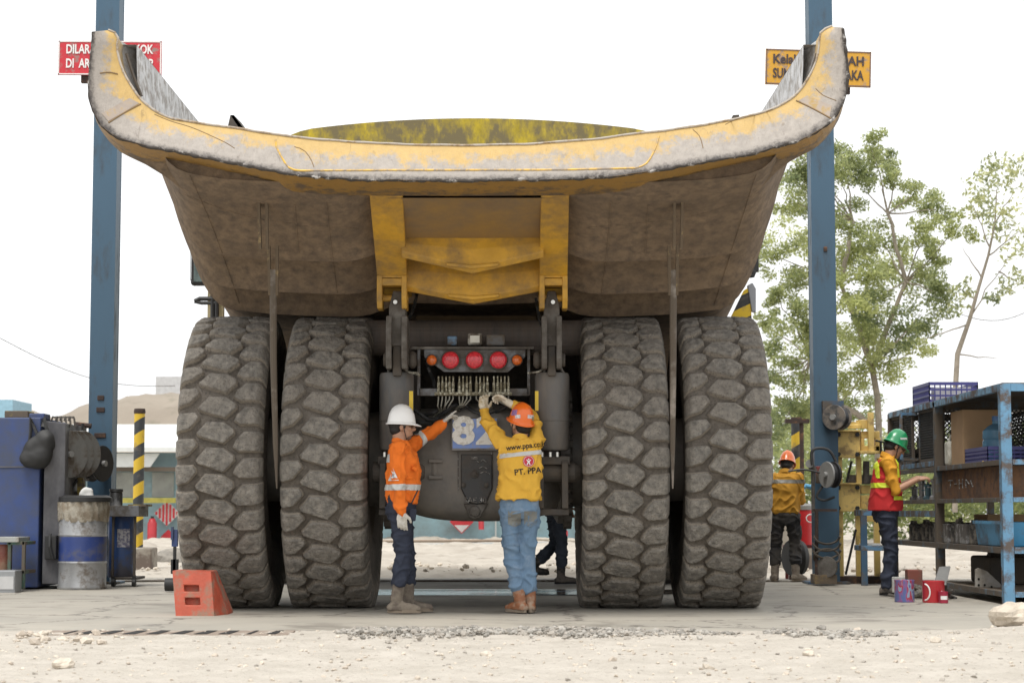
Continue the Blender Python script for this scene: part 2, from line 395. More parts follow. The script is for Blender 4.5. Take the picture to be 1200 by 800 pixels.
# ---- the tub: profile half-sections from rim to keel, lofted towards the cab
def section(Y, inner=0.0):
    t = (Y-15.6)/8.4
    s = min(max((Y-15.6)/2.4, 0), 1)
    zc = 3.42-.275*(Y-15.6) if Y < 18.4 else 3.42-.275*2.8-.12*(Y-18.4)
    # stiffened panels: three shallow steps on the underside
    st = 0
    if inner == 0:
        for y0, y1, d in ((15.95, 16.78, .15), (16.80, 17.38, .20), (17.40, 17.92, .20)):
            if y0 <= Y <= y1: st = d*((Y-y0)/(y1-y0))**2.6
    wc = 2.40-.03*s
    P = [(2.78, 4.56), (2.75, 4.15), (2.60, zc+.60), (wc-.02, zc+.18-.02*s), (wc-.35, zc+.06), (1.4, zc+.02), (1.02, zc+.02), (.82, zc+.08), (.6, zc+.14), (0, zc+.12)]
    if inner:
        P = [(x-inner*(1 if k < 4 else .4), z+(inner if k > 2 else 0)) for k, (x, z) in enumerate(P)]
    else: P = [(x, z-(st if k > 2 else st*.7)) for k, (x, z) in enumerate(P)]
    q = spline(P, 40)
    L_ = [Vector((XC-p.x, Y, p.y)) for p in q]; R_ = [Vector((XC+p.x, Y, p.y)) for p in q[:-1]]
    return L_+R_[::-1]
ys = list(np.arange(15.57, 19.05, .03))+[19.4, 20, 21, 22, 23, 24.0]
b = B(); b.sheet([section(y) for y in ys]); 
shell = b.out('tub_shell', m_under, bodyo, smooth=True, ang=30)
b = B(); b.sheet([section(y, .12) for y in (15.62, 17, 18.4, 20, 22, 24)])
sO_, sI_ = section(15.62), section(15.62, .12)
inner = b.out('tub_lining', m_inside, bodyo, smooth=True)
for k in (0, -1):
    b = B()
    o_ = [section(y)[k] for y in (15.62, 18.4, 21, 24)]; i_ = [section(y, .12)[k] for y in (15.62, 18.4, 21, 24)]
    b.sheet([[p+Vector((0,0,.003)) for p in o_], [p+Vector((0,0,.003)) for p in i_]])
    b.out('side_rim', m_inside, bodyo)
# skirt between the far edge of the lip and the tub
ss = [Vector((p.x, p.z)) for p in section(16.0)]; ss = spline(ss, NL)
b = B(); b.sheet([rowO, [Vector((p.x, 16.0, p.y)) for p in ss]]); b.out('lip_skirt', m_under, bodyo, smooth=True)
sc_ = section(15.60); lo = [p for p in sc_ if p.z < 4.1]
b = B(); b.sheet([lo, [p+Vector((0, .02, .06 if abs(p.x-XC) < 1.2 else (.2 if abs(p.x-XC) < 1.9 else (.26 if abs(p.x-XC) < 2.42 else .02)))) for p in lo]]); b.out('tub_collar', m_under, bodyo)
for sgn in (-1, 1):
    idx = [i for i in range(NL) if (rowI[i].x-XC)*sgn > 2.45 and rowI[i].z > 3.95]
    b = B(); b.sheet([[back[i] for i in idx], [Vector((XC+sgn*2.655, 15.9, min(rowI[i].z, 4.55))) for i in idx]]); b.out('horn_gusset', m_inside, bodyo)
    b = B(); b.sheet([[back[i] for i in idx], [Vector((XC+sgn*2.80, 15.9, min(rowI[i].z, 4.5))) for i in idx]]); b.out('horn_backing', m_under, bodyo)
b = B(); b.tube([at(148, 63, 15.55), at(156, 88, 15.55), at(166, 113, 15.55)], .012, 6); b.out('dark_slit_line', m_frame, bodyo)  # dark tubes drawn in for the shaded slits beside the horns
b = B(); b.tube([at(957, 63, 15.55), at(951, 82, 15.55), at(944, 96, 15.55)], .010, 6); b.out('dark_slit_line', m_frame, bodyo)
shb = BVHTree.FromPolygons([v.co+root_loc(shell) for v in shell.data.vertices], [tuple(p.vertices) for p in shell.data.polygons])
def onshell(px, py):
    d = (at(px, py, 20)-Vector((0, 0, CAMZ))).normalized(); h = shb.ray_cast(Vector((0, 0, CAMZ)), d); return None if h[0] is None else h[0]-d*.003
for line in (((222, 205), (250, 270), (280, 355)), ((382, 236), (388, 290), (396, 352)), ((716, 236), (712, 290), (704, 352)), ((886, 205), (862, 280), (838, 355)), ((205, 224), (300, 256), (420, 268)), ((896, 224), (810, 254), (690, 267)), ((345, 240), (350, 296)), ((760, 240), (756, 296))):
    P_ = [onshell(p.x, p.y) for p in spline(line, 40)]; P_ = [p for p in P_ if p is not None]; cut = [[P_[0]]]
    for p in P_[1:]:
        if (p-cut[-1][-1]).length > .12: cut.append([])
        cut[-1].append(p) if cut[-1] else cut[-1].append(p)
    for c_ in cut:
        if len(c_) > 3: b = B(); b.tube(c_, .006, 5); b.out('plate_seam', m_under, bodyo, smooth=True)
# headboard: arched plate rising over the far end
b = B(); top = []
for i in range(41):
    x = -2.75+5.5*i/40; u = x+.13
    z = 5.54-.032*u*u-(max(abs(u)-1.9, 0)**2)*.5
    top.append((XC+x, max(z, 4.3)))
g0 = [[Vector((x, 24.0-.5*(z-3)/2.5, z)) for x, z in [(x, 2.2+(zt-2.2)*k/6) for x, zt in top]] for k in range(7)]
b.sheet(g0); b.sheet([[p+Vector((0, .15, 0)) for p in r] for r in g0]); b.sheet([g0[-1], [p+Vector((0, .15, 0)) for p in g0[-1]]])
b.out('headboard', m_yel2, bodyo, smooth=True)
# canopy over the cab
b = B(); b.bx(XC-2.6, XC+2.6, 24.1, 26.2, 4.9, 5.0)
b.out('canopy', m_yel2, bodyo, bevel=.02)

# ---- hinge beams under the tub
for sx, (xa, xb, xc_, xd) in ((-1, (433, 472, 442, 477)), (1, (634, 667, 632, 665))):
    P0a, P0b = at(xa, 230, 15.86), at(xb, 230, 15.86)
    P1a, P1b = at(xc_, 326, 17.0), at(xd, 326, 17.0)
    b = B()
    tp = [P0a, P0b, P0b+Vector((0, .12, .12)), P0a+Vector((0, .12, .12))]
    b.rings([[P0a, P0b, P0b+Vector((0, 0, .12)), P0a+Vector((0, 0, .12))], [P1a, P1b, P1b+Vector((0, 0, .3)), P1a+Vector((0, 0, .3))], [P1a+Vector((0, 1.2, -.1)), P1b+Vector((0, 1.2, -.1)), P1b+Vector((0, 1.2, .3)), P1a+Vector((0, 1.2, .3))]])
    hb = b.out('hinge_beam', m_yel, bodyo, bevel=.012)
    x0, x1 = P1a.x, P1b.x; zt = P1a.z
    b = B()
    for x in (x0, x1-.045):
        b.prism([(x, 16.95, zt+.02), (x, 17.25, zt+.02), (x, 17.25, zt-.26), (x, 17.0, zt-.26), (x, 16.95, zt-.18)], (.045, 0, 0))
    b.bx(x0+.04, x1-.04, 16.96, 17.22, zt-.065, zt-.005)
    b.bx(x0+.04, x1-.04, 16.965, 17.2, zt+.0, zt+.02)
    b.cyl((x0-.006, 17.12, zt-.16), (x1+.006, 17.12, zt-.16), .03)
    b.out('hinge_clevis', m_yel, hb, bevel=.006)
# yellow floor panel and V-shaped cross members between the beams
xa, xb = at(474, 280, 16.6).x, at(634, 280, 16.6).x
b = B(); xm = (xa+xb)/2
for (y0, z0) in ((15.9, az(233, 15.9)), (16.5, az(281, 16.5))): pass
pts0, pts1 = [], []
for i in range(13):
    x = xa-.1+(xb-xa+.2)*i/12; pts0.append(Vector((x, 15.88, az(232, 15.88)))); pts1.append(Vector((x, 16.6, az(279, 16.6))))
b.sheet([pts0, pts1])
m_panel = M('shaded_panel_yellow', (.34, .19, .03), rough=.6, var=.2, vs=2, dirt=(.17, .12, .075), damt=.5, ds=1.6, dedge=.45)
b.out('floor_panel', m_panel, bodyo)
def vmember(Y0, Y1, pyt, pyb, sag, name='cross_member'):
    b = B(); rr = []
    for i in range(15):
        u = -1+2*i/14; x = xm+u*(xb-xa)/2*1.04
        k = max(0, 1-abs(u)*1.0)
        zt = az(pyt, Y0); zb = az(pyb, Y0)-sag*k
        rr.append([Vector((x, Y0+.06, zt)), Vector((x, Y0+.02, zt-(zt-zb)*.4)), Vector((x, Y0, zb+.045)), Vector((x, Y0+.05, zb)), Vector((x, Y1, zb+.05)), Vector((x, Y1, zt+.02))])
    b.rings(rr)
    # thickened middle
    w = .22; zt, zb = az(pyb-8, Y0), az(pyb, Y0)-sag*.82
    b.prism([(xm-w, Y0-.014, zb+.065), (xm, Y0-.014, zb+.045), (xm+w, Y0-.014, zb+.065), (xm+w, Y0-.014, zb+.035), (xm, Y0-.014, zb+.010), (xm-w, Y0-.014, zb+.035)], (0, .05, 0))
    return b.out(name, m_yel, bodyo, bevel=.01)
vmember(16.55, 16.95, 273, 301, .135)
vmember(17.0, 17.5, 300, 340, .115)
# rock ejector hangers and bars between the dual tyres
for px, hx in ((320, 308), (789, 795)):
    b = B(); sgn = 1
    p = at(hx, 236, 16.0); 
    for dx in (-.032, .032): b.beam((p.x+dx, 16.0, p.z), (p.x+dx*.9, 16.1, az(292, 16.1)), .022, .05, up=(0,1,0))
    b.bx(p.x-.07, p.x+.07, 15.97, 16.06, p.z-.01, p.z+.012)
    b.out('hanger_bracket', M('hanger_paint', (.30, .22, .10), rough=.7, dirt=(.12, .09, .06), damt=.6, ds=12), bodyo)
    q = at(px, 288, 16.45); b = B()
    for dx in (-.036, .036): b.beam((q.x+dx, 16.45, q.z), (q.x+dx*.8, 16.5, az(346, 16.5)), .024, .05, up=(0,1,0))
    b.out('ejector_bracket', MATS['hanger_paint'], bodyo)
    b = B(); b.tube([(q.x, 16.47, az(316, 16.47)), (q.x, 16.55, az(420, 16.55)), (q.x+.005, 16.72, az(520, 16.72)), (q.x+.01, 16.8, az(572, 16.8))], [.03, .028, .022, .006], 8)
    b.out('rock_ejector', M('rod_steel', (.23, .20, .17), rough=.55, var=.3, vs=4, dirt=(.1, .08, .06), damt=.5), bodyo, smooth=True)
# lifting eyes
for px, py, c in ((246, 214, (.24, .12, .08)), (860, 212, (.42, .09, .06))):
    Y = 15.98; p = at(px, py, Y); b = B(); w = .085
    pts = [(p.x-w, Y, p.z+.05), (p.x-w, Y, p.z-.03), (p.x-w*.5, Y, p.z-.08), (p.x+w*.5, Y, p.z-.08), (p.x+w, Y, p.z-.03), (p.x+w, Y, p.z+.05)]
    b.prism(pts, (0, .04, 0)); e = b.out('lifting_eye', M('eye_paint%d' % px, c, rough=.7, dirt=(.14, .1, .08), damt=.5, ds=14), bodyo, bevel=.005)
    b = B(); b.cyl((p.x, Y-.003, p.z-.012), (p.x, Y+.01, p.z-.012), .036); b.out('eye_hole', m_frame, e)
# odd stubs showing above the side rims
b = B(); q = [at(266, 152, 17.5), at(270, 135, 17.5), at(274, 135, 17.5), at(286, 151, 17.5)]
b.prism(q, (0, .05, 0)); b.prism([at(270, 135, 17.5), at(274, 135, 17.5), at(286, 151, 17.5), at(282, 153, 17.5)], (.02, .35, 0)); b.out('rim_bracket', m_frame, bodyo)
b = B(); q = [at(856, 142, 17), at(859, 135, 17), at(866, 134.5, 17), at(867, 139, 17)]; b.prism(q, (0, .12, 0)); b.out('rim_bracket', m_frame, bodyo)

# ---- chassis
b = B()
for x in (-.62, .62): b.bx(XC+x-.13, XC+x+.13, 17.95, 25, 1.62, 2.12)
b.bx(XC-.5, XC+.5, 19.2, 20.2, 1.2, 2.0)
b.bx(XC-1.0, XC+1.0, 18.75, 18.95, 1.55, 2.65)
b.bx(XC-2.0, XC+2.0, 22.6, 25.6, 1.1, 2.3)
b.out('chassis', m_frame, truck, bevel=.02)
b = B(); b.lathe([(0, -.9), (.42, -.88), (.45, -.8), (.45, .8), (.42, .88), (0, .9)], (XC-1.4, 21, 1.75), (0, 1, 0)); b.out('fuel_tank', m_frame, truck)
b = B(); b.lathe([(0, -.7), (.38, -.68), (.4, -.6), (.4, .6), (.38, .68), (0, .7)], (XC+1.4, 21, 1.75), (0, 1, 0)); b.out('hydraulic_tank', m_frame, truck)
# cab, deck, lights and mirrors beyond
b = B(); b.bx(XC-2.25, XC-.6, 23.9, 25.9, 2.6, 4.6); cabn = b.out('cab', m_yel2, truck, bevel=.05)
b = B(); b.bx(XC-2.257, XC-.593, 24.3, 25.5, 3.4, 4.3); b.out('cab_window', M('dark_glass', (.02, .025, .03), rough=.1), cabn)
b = B(); b.bx(XC-2.7, XC+2.7, 23.4, 26.4, 2.35, 2.45); b.bx(XC-2.3, XC+2.3, 26, 26.4, 1.0, 2.35); b.out('deck', m_yel2, truck, bevel=.03)
# left service ladder rail and mirror
YM = 22.5
def pxbox(b, x0, x1, y0, y1, Y, d):
    p, q = at(x0, y1, Y), at(x1, y0, Y); b.bx(p.x, q.x, Y, Y+d, p.z, q.z); return b
b = B(); pxbox(b, 223, 243, 293, 334, YM, .12); mr_ = b.out('mirror', m_black, truck, bevel=.03)
b = B(); pxbox(b, 222, 225, 294, 328, YM-.01, .1); b.out('mirror_rim', M('pale_plastic', (.5, .53, .56), rough=.4), mr_, bevel=.01)
b = B(); pxbox(b, 227, 241, 297, 330, YM-.006, .004); b.out('mirror_glass', M('mirror_glass', (.10, .13, .12), rough=.15, var=.8, vs=9, metal=.5), mr_)
b = B()
for x in (249, 254): b.tube([at(x, 330, YM), at(x, 372, YM)], .025)
b.tube([at(228, 353, YM), at(234, 350, YM), at(250, 350, YM)], .025); b.tube([at(228, 353, YM), at(236, 355, YM), at(252, 355, YM)], .02)
b.out('handrail', m_black, truck)
b = B(); pxbox(b, 243, 262, 334, 375, YM+.1, .1); b.out('ladder_panel', M('pale_yellow_panel', (.45, .38, .22), rough=.6, var=.15), truck)
# right mirror and striped marker
b = B(); pxbox(b, 882, 889, 293, 318, YM, .1); b.tube([at(884, 317, YM), at(882, 323, YM), at(878, 323, YM)], .03); b.out('mirror', m_black, truck, bevel=.01)
b = B(); q = [at(876, 334, YM), at(882, 331, YM), at(886, 338, YM), at(886, 366, YM), at(881, 365, YM)]; b.prism(q, (0, .08, 0)); b.out('marker_lamp', M('grey_plastic', (.22, .23, .25), rough=.4), truck, bevel=.01)
b = B(); q = [at(855, 375, YM+.02), at(872, 340, YM+.02), at(879, 336, YM+.02), at(881, 375, YM+.02)]; b.prism(q, (0, .08, 0))
def stripes(name, c1, c2, scale, ang):
    m = bpy.data.materials.new(name); m.use_nodes = True; N = m.node_tree.nodes; L = m.node_tree.links
    tc = N.new('ShaderNodeTexCoord'); mp = N.new('ShaderNodeMapping'); mp.inputs['Rotation'].default_value = (0, R(ang), 0); L.new(tc.outputs['Object'], mp.inputs[0])
    sp = N.new('ShaderNodeSeparateXYZ'); L.new(mp.outputs[0], sp.inputs[0])
    mm = N.new('ShaderNodeMath'); mm.operation = 'MULTIPLY'; mm.inputs[1].default_value = scale; L.new(sp.outputs['Z'], mm.inputs[0])
    fr = N.new('ShaderNodeMath'); fr.operation = 'FRACT'; L.new(mm.outputs[0], fr.inputs[0])
    gt = N.new('ShaderNodeMath'); gt.operation = 'GREATER_THAN'; gt.inputs[1].default_value = .5; L.new(fr.outputs[0], gt.inputs[0])
    nz = N.new('ShaderNodeTexNoise'); nz.inputs['Scale'].default_value = 9; nz.inputs['Detail'].default_value = 8; L.new(tc.outputs['Object'], nz.inputs['Vector'])
    mx = N.new('ShaderNodeMix'); mx.data_type = 'RGBA'; L.new(gt.outputs[0], mx.inputs[0]); mx.inputs[6].default_value = (*c1, 1); mx.inputs[7].default_value = (*c2, 1)
    mr = N.new('ShaderNodeMapRange'); mr.inputs[1].default_value = .55; mr.inputs[2].default_value = .72; mr.inputs[4].default_value = .6; L.new(nz.outputs['Fac'], mr.inputs[0])
    m2 = N.new('ShaderNodeMix'); m2.data_type = 'RGBA'; L.new(mr.outputs[0], m2.inputs[0]); L.new(mx.outputs[2], m2.inputs[6]); m2.inputs[7].default_value = (.16, .13, .1, 1)
    L.new(m2.outputs[2], N['Principled BSDF'].inputs['Base Color']); N['Principled BSDF'].inputs['Roughness'].default_value = .65
    return m
m_haz = stripes('hazard_stripes', (.62, .42, .02), (.03, .03, .03), 4.0, 25)
b.out('hazard_panel', m_haz, truck)

# ---- rear end of the chassis between the wheels
YR = 17.45
def pr(b, x0, x1, y0, y1, Y=YR, d=.1): return pxbox(b, x0, x1, y0, y1, Y, d)
b = B(); b.lathe([(.0, -1.02), (.15, -1.0), (.16, -.98), (.16, .98), (.0, 1.0)], (at(556, 393, 17.6).x, 17.85, az(393, 17.6)), (1, 0, 0))
b.bx(at(482, 400, 17.7).x, at(622, 400, 17.7).x, 17.72, 18.3, az(407, 17.7), az(382, 17.7))
b.out('rear_crossmember', M('crossmember_paint', (.07, .065, .06), rough=.6, var=.4, vs=8, stretch=(3, 1, .3), dirt=(.13, .10, .08), damt=.4, ds=5, dedge=.4), truck, bevel=.012)
b = B(); pr(b, 482, 626, 406, 409, 17.35, .32); shelf = b.out('lamp_shelf', m_link, truck, bevel=.003)
b = B(); pts = [(497, 409.5), (616, 409.5), (615.5, 418), (595, 436), (520, 435.5), (497, 418)]
b.prism([at(x, y, 17.37) for x, y in pts], (0, .03, 0)); lampp = b.out('lamp_panel', m_barp, truck, bevel=.003)
m_red = M('red_lens', (.55, .025, .04), rough=.25, var=.35, vs=60, coat=.5)
m_amb = M('amber_lens', (.60, .13, .02), rough=.25, var=.3, vs=50, coat=.5)
for x, r, mm in ((528, .079, m_red), (556, .079, m_red), (584, .079, m_red), (506, .047, m_amb), (606, .047, m_amb)):
    p = at(x, 422, 17.36); b = B()
    b.lathe([(r*1.08, 0), (r*1.08, -.02), (r*.98, -.028)], p, (0, 1, 0), 28)
    lr = b.out('tail_lamp' if mm is m_red else 'turn_lamp', m_frame, lampp)
    b = B(); b.lathe([(r*.96, -.022), (r*.93, -.035), (r*.78, -.043), (r*.76, -.040), (r*.55, -.047), (r*.53, -.044), (r*.3, -.050), (.001, -.052)], p, (0, 1, 0), 32)
    b.out('lens', mm, lr, ang=70)
for x in (491, 619.5):
    b = B(); p = at(x, 408, 17.4); q = at(x, 463, 17.4); b.bx(p.x-.012, p.x+.012, 17.38, 17.44, q.z, p.z)
    b.out('side_bar', m_barp, truck)
b = B(); pr(b, 491, 512, 455, 463.5, 17.38, .03); b.out('rail_plate', m_barp, truck, bevel=.003)
b = B(); pr(b, 596, 619.5, 455, 463.5, 17.38, .03); b.out('rail_plate', m_barp, truck, bevel=.003)
mani = B(); pr(mani, 509, 600, 459.3, 463.2, 17.36, .05)
for i in range(12): p = at(513+i*7.6, 461.3, 17.355); mani.cyl(p, p-Vector((0, .012, 0)), .014, n=6)
m_ivory = M('ivory_fittings', (.46, .44, .34), rough=.4, metal=.3, var=.3, vs=40, dirt=(.15, .13, .08), damt=.4, ds=25)
manio = mani.out('grease_manifold', m_ivory, truck, bevel=.002)
nip = [513.8, 518.3, 522.6, 526.8, 531, 538.2, 542.6, 547.1, 551.3, 558.2, 562.7, 567, 571.2, 578.8, 583.2, 587.2, 591.5, 595.8]
for i, x in enumerate(nip):
    p = at(x, 459.5, 17.385); b = B()
    b.lathe([(.013, 0), (.013, .03), (.009, .034), (.0125, .038), (.0125, .085), (.008, .09), (.0065, .125), (.008, .128), (.006, .14)], p, (0, 0, 1), 8)
    b.out('grease_nipple', m_ivory, manio)
# hoses below the manifold
m_hose = M('hose_grey', (.26, .25, .21), rough=.5, var=.2); m_hose2 = M('hose_black', (.035, .035, .035), rough=.5, var=.4)
rnd = random.Random(3)
for i, x in enumerate(nip):
    p = at(x, 463.5, 17.39)
    if i < 5: e = at(512+i*2.2+3, 480, 17.5)
    elif i < 9: e = at(530+i, 478, 17.52)
    elif i < 13: e = at(560+i*1.5, 478, 17.55)
    else: e = at(585+i*2, 482, 17.5)
    m_ = (p+e)/2+Vector((rnd.uniform(-.02, .02), -.04, -.03))
    b = B(); b.tube([p, p+Vector((0, -.005, -.03)), m_, e, e+Vector((rnd.uniform(-.1, .02), .1, -.06))], .0065, 6); b.out('grease_line', m_hose, truck, smooth=True)
for pts, r in ((((498, 420), (503, 434), (508, 446), (509, 458)), .016), (((468, 470), (488, 482), (505, 492), (520, 484), (532, 474), (540, 478)), .016), (((484, 466), (486, 480), (500, 486), (514, 480)), .014), (((540, 470), (552, 480), (570, 486), (590, 478), (603, 468)), .014), (((600, 470), (620, 482), (634, 476)), .014), (((470, 485), (490, 494), (510, 494), (528, 489)), .02), (((480, 436), (490, 438.5), (491, 440)), .01), (((462, 430), (467, 425), (478, 435), (490, 437)), .008), (((619, 437), (632, 435), (640, 429), (648, 434)), .008), (((489, 340), (486, 356), (480, 372)), .014), (((628, 350), (632, 372), (634, 380)), .014)):
    b = B(); P = spline(pts, 14); yy = 17.5 if r > .012 else 17.15
    b.tube([at(p.x, p.y, yy+.05*math.sin(i)) for i, p in enumerate(P)], r, 8); b.out('hose', m_hose2 if r > .012 else m_hose, truck, smooth=True)
# small boxes on the shelf
for x0, x1, y0, y1, c, nm in ((524, 535.5, 393.5, 404.5, (.12, .22, .34), 'blue_box'), (548, 565, 390.5, 404, (.45, .43, .37), 'work_lamp'), (570, 592, 391.5, 405, (.10, .10, .10), 'junction_box')):
    b = B(); pr(b, x0, x1, y0, y1, 17.45, .1); bo = b.out(nm, M(nm, c, rough=.5, dirt=(.1, .08, .06), damt=.35, ds=8), shelf, bevel=.012)
    if nm == 'work_lamp': b = B(); pr(b, x0+3, x1-3, y0+2.5, y1-2.5, 17.44, .01); b.out('lamp_glass', M('lamp_glass', (.62, .60, .52), rough=.2), bo)
# dark brown deck part between the arms
b = B(); pr(b, 488, 628, 370, 383, 18.3, .3); pr(b, 536, 580, 379, 382, 17.9, .05); b.out('rear_plate', M('brown_plate', (.10, .06, .02), rough=.7, var=.4), truck)
# arms, links and suspension cylinders, left then right
for sx, x0, x1 in ((-1, 451.5, 477), (1, 635, 659)):
    Y = 17.05; a, c = ax(x0, Y), ax(x1, Y); w = c-a
    za = az(340, Y); zb = az(432, Y)
    b = B()
    b.prism([(a+w*.12, Y+.02, az(405, Y)), (a+w*.12, Y+.02, az(358, Y)), (a+w*.3, Y+.04, za), (a+w*.7, Y+.04, za), (a+w*.88, Y+.02, az(358, Y)), (a+w*.88, Y+.02, az(405, Y))], (0, .32, 0))
    lk = b.out('body_pivot_link', m_link, truck, bevel=.012)
    b = B()
    for u0 in (0, .72):
        xx = a+w*u0; pts = []
        pts = [(xx, Y-.02, az(370, Y)), (xx, Y-.05, az(395, Y)), (xx, Y-.05, az(420, Y)), (xx, Y, zb), (xx, Y+.25, zb), (xx, Y+.34, az(410, Y)), (xx, Y+.34, az(370, Y))]
        b.prism(pts, (w*.27, 0, 0))
    b.out('link_cheek', m_link, lk, bevel=.01)
    b = B(); p = at((x0+x1)/2-1 if sx < 0 else (x0+x1)/2+1, 354, Y+.02); b.lathe([(.02, 0), (.018, -.015)], p, (0, 1, 0), 12); b.out('bolt', m_chrome, lk)
    b = B(); b.cyl((a-.03, Y+.15, az(420, Y)), (c+.03, Y+.15, az(420, Y)), .06); b.lathe([(.05, 0), (.075, .02), (.075, .05), (.05, .07)], ((c+.0) if sx < 0 else (a-.07), Y+.15, az(420, Y)), (1, 0, 0), 14)
    b.bx(a+w*.3, c-w*.3, Y+.04, Y+.28, az(440, Y), az(398, Y)); b.out('pivot_pin', m_frame, lk, bevel=.01)
    cx0, cx1 = (444, 484.5) if sx < 0 else (627, 667.5)
    Yc = 17.3; xa_, xb_ = ax(cx0, Yc), ax(cx1, Yc); r = (xb_-xa_)/2; xm_ = (xa_+xb_)/2
    zt_, zb_ = az(437, Yc-r), az(527, Yc-r)
    b = B(); b.lathe([(r*.55, zt_+.01), (r*.93, zt_+.008), (r, zt_-.02), (r, zb_+.28), (r*1.02, zb_+.275), (r*1.02, zb_+.255), (r*.985, zb_+.25), (r*.985, zb_+.02), (r*.9, zb_), (r*.2, zb_)], (xm_, Yc, 0), (0, 0, 1), 40)
    cyo = b.out('suspension_cylinder', m_cylr, truck)
    b = B(); b.cyl((xm_, Yc-r*.7, zt_), (xm_, Yc-r*.7, zt_+.05), .03); b.tube([(xm_-.07, Yc-r*.6, zt_), (xm_-.05, Yc-r*.6, zt_+.09), (xm_, Yc-r*.6, zt_+.13), (xm_+.06, Yc-r*.6, zt_+.07), (xm_+.1, Yc-r*.6, zt_)], .012, 6); b.out('cylinder_fitting', m_link, cyo)
    b = B(); s0, s1 = ((479.5, 484) if sx < 0 else (627, 631)); px_ = [at(s0, 458, 17.06), at(s1, 458, 17.06), at(s1, 481, 17.06), at(s0, 481, 17.06)]; b.prism(px_, (0, .012, 0)); b.out('yellow_tape', M('tape_yellow', (.6, .42, .03), rough=.5), cyo)
    # rod and lower clevis bolted to the axle
    b = B(); b.cyl((xm_, Yc, zb_+.01), (xm_, Yc, zb_-.12), r*.5); b.box((xm_, Yc-.02, zb_-.09), (.3, .3, .07))
    for k in (-.105, .105):
        b.prism([(xm_+k-.028, Yc-.2, zb_-.12), (xm_+k-.028, Yc-.14, zb_-.05), (xm_+k-.028, Yc+.15, zb_-.05), (xm_+k-.028, Yc+.15, zb_-.55), (xm_+k-.028, Yc-.2, zb_-.50)], (.056, 0, 0))
    b.bx(xm_-.14, xm_+.14, Yc-.16, Yc+.1, zb_-.56, zb_-.505)
    b.lathe([(.09, -.2), (.09, .2)], (xm_, Yc-.05, zb_-.19), (1, 0, 0), 18)
    b.lathe([(.075, .17), (.085, .2), (.05, .25)], (xm_, Yc-.05, zb_-.19), (1, 0, 0), 14)
    b.out('axle_clevis', m_frame, truck, bevel=.008)
    for k in (-.09, -.02, .04):
        b = B(); b.cyl((xm_+k, Yc-.19, zb_-.06), (xm_+k, Yc-.19, zb_-.02), .016, n=6); b.out('clevis_bolt', m_chrome, truck)
# ---- axle housing
b = B()
xh = ax(563, 17.700)
for y, sx_, sz_, zc in ((17.480, .26, .30, 1.34), (17.520, .34, .40, 1.33), (17.600, .50, .52, 1.33), (17.750, .62, .585, 1.355), (18.000, .70, .60, 1.37), (18.1, .72, .61, 1.38), (18.6, .6, .5, 1.36), (19.0, .3, .3, 1.4)):
    pass
rr = []
for y, a_, c_, zc in ((17.500, .30, .26, 1.28), (17.515, .50, .40, 1.27), (17.560, .64, .45, 1.27), (17.660, .74, .485, 1.265), (17.850, .80, .50, 1.27), (18.1, .84, .51, 1.28), (18.55, .66, .46, 1.28), (18.95, .3, .3, 1.3)):
    ring = []
    for k in range(64):
        t = 2*math.pi*k/64; ct, st_ = math.cos(t), math.sin(t); e = .55 if st_ < 0 else 1.0
        ring.append(Vector((xh+a_*math.copysign(abs(ct)**(.7 if st_ < 0 else 1.1), ct), y, zc+c_*math.copysign(abs(st_)**e, st_)*(1 if st_ < 0 else 1.1))))
    rr.append(ring)
b.rings(rr)
axle = b.out('axle_housing', m_axle, truck, ang=60)
b = B(); b.lathe([(.1, -2.3), (.36, -2.3), (.40, -1.2), (.46, -.6), (.46, .6), (.40, 1.2), (.36, 2.3), (.1, 2.3)], (XC, 18.1, 1.33), (1, 0, 0), 32); b.out('axle_tube', m_axle, axle)
# shield plate
b = B(); pts = [(540, 532), (577, 532), (577, 572), (570, 588), (559, 591), (548, 588), (540, 572)]
b.prism([at(x, y, 17.470) for x, y in pts], (0, .06, 0)); sh = b.out('cover_plate', M('cover_black', (.022, .022, .022), rough=.4, var=.3, dirt=(.07, .06, .05), damt=.3), axle, bevel=.01)
b = B(); pts = [(543, 590), (572, 590), (562, 606), (556, 608), (551, 606)]
b.prism([at(x, y, 17.480) for x, y in pts], (0, .05, 0)); p = at(556.5, 599, 17.470); b.lathe([(.05, 0), (.045, -.02), (.02, -.03)], p, (0, 1, 0), 16)
b.out('tow_ear', m_link, axle, bevel=.008)
for x, y, r in ((556, 555, .035), (543, 568, .022), (570, 568, .022), (556.5, 599, .018)):
    p = at(x, y, 17.465); b = B(); b.lathe([(r, 0), (r, -.015), (r*.6, -.02), (r*.55, -.03)], p, (0, 1, 0), 14)
    b.out('cover_bolt', m_link, axle)
b = B()
for y in (538, 557): pr(b, 502, 519, y, y+4, 17.480, .14)
b.cyl(at(509, 541, 17.540), at(509, 557, 17.540), .04); b.out('side_lug', m_axle, axle, bevel=.006)
b = B(); 
for x in (537, 576): b.tube([at(x, 529, 17.480), at(x, 575, 17.490)], .004, 5)
for s in (((558, 539), (562, 542), (566, 538), (570, 541)), ((560, 549), (566, 546), (571, 549), (574, 547)), ((563, 554), (568, 552), (574, 555))): b.tube([at(x, y, 17.455) for x, y in s], .004, 5)
pr(b, 552, 560, 535, 538, 17.455, .01); b.out('chalk_marks', m_chalk, axle)
text_obj('SAE 30', .068, at(557, 586, 17.455), m_chalk, axle, 'chalk_lettering', bold=.001)
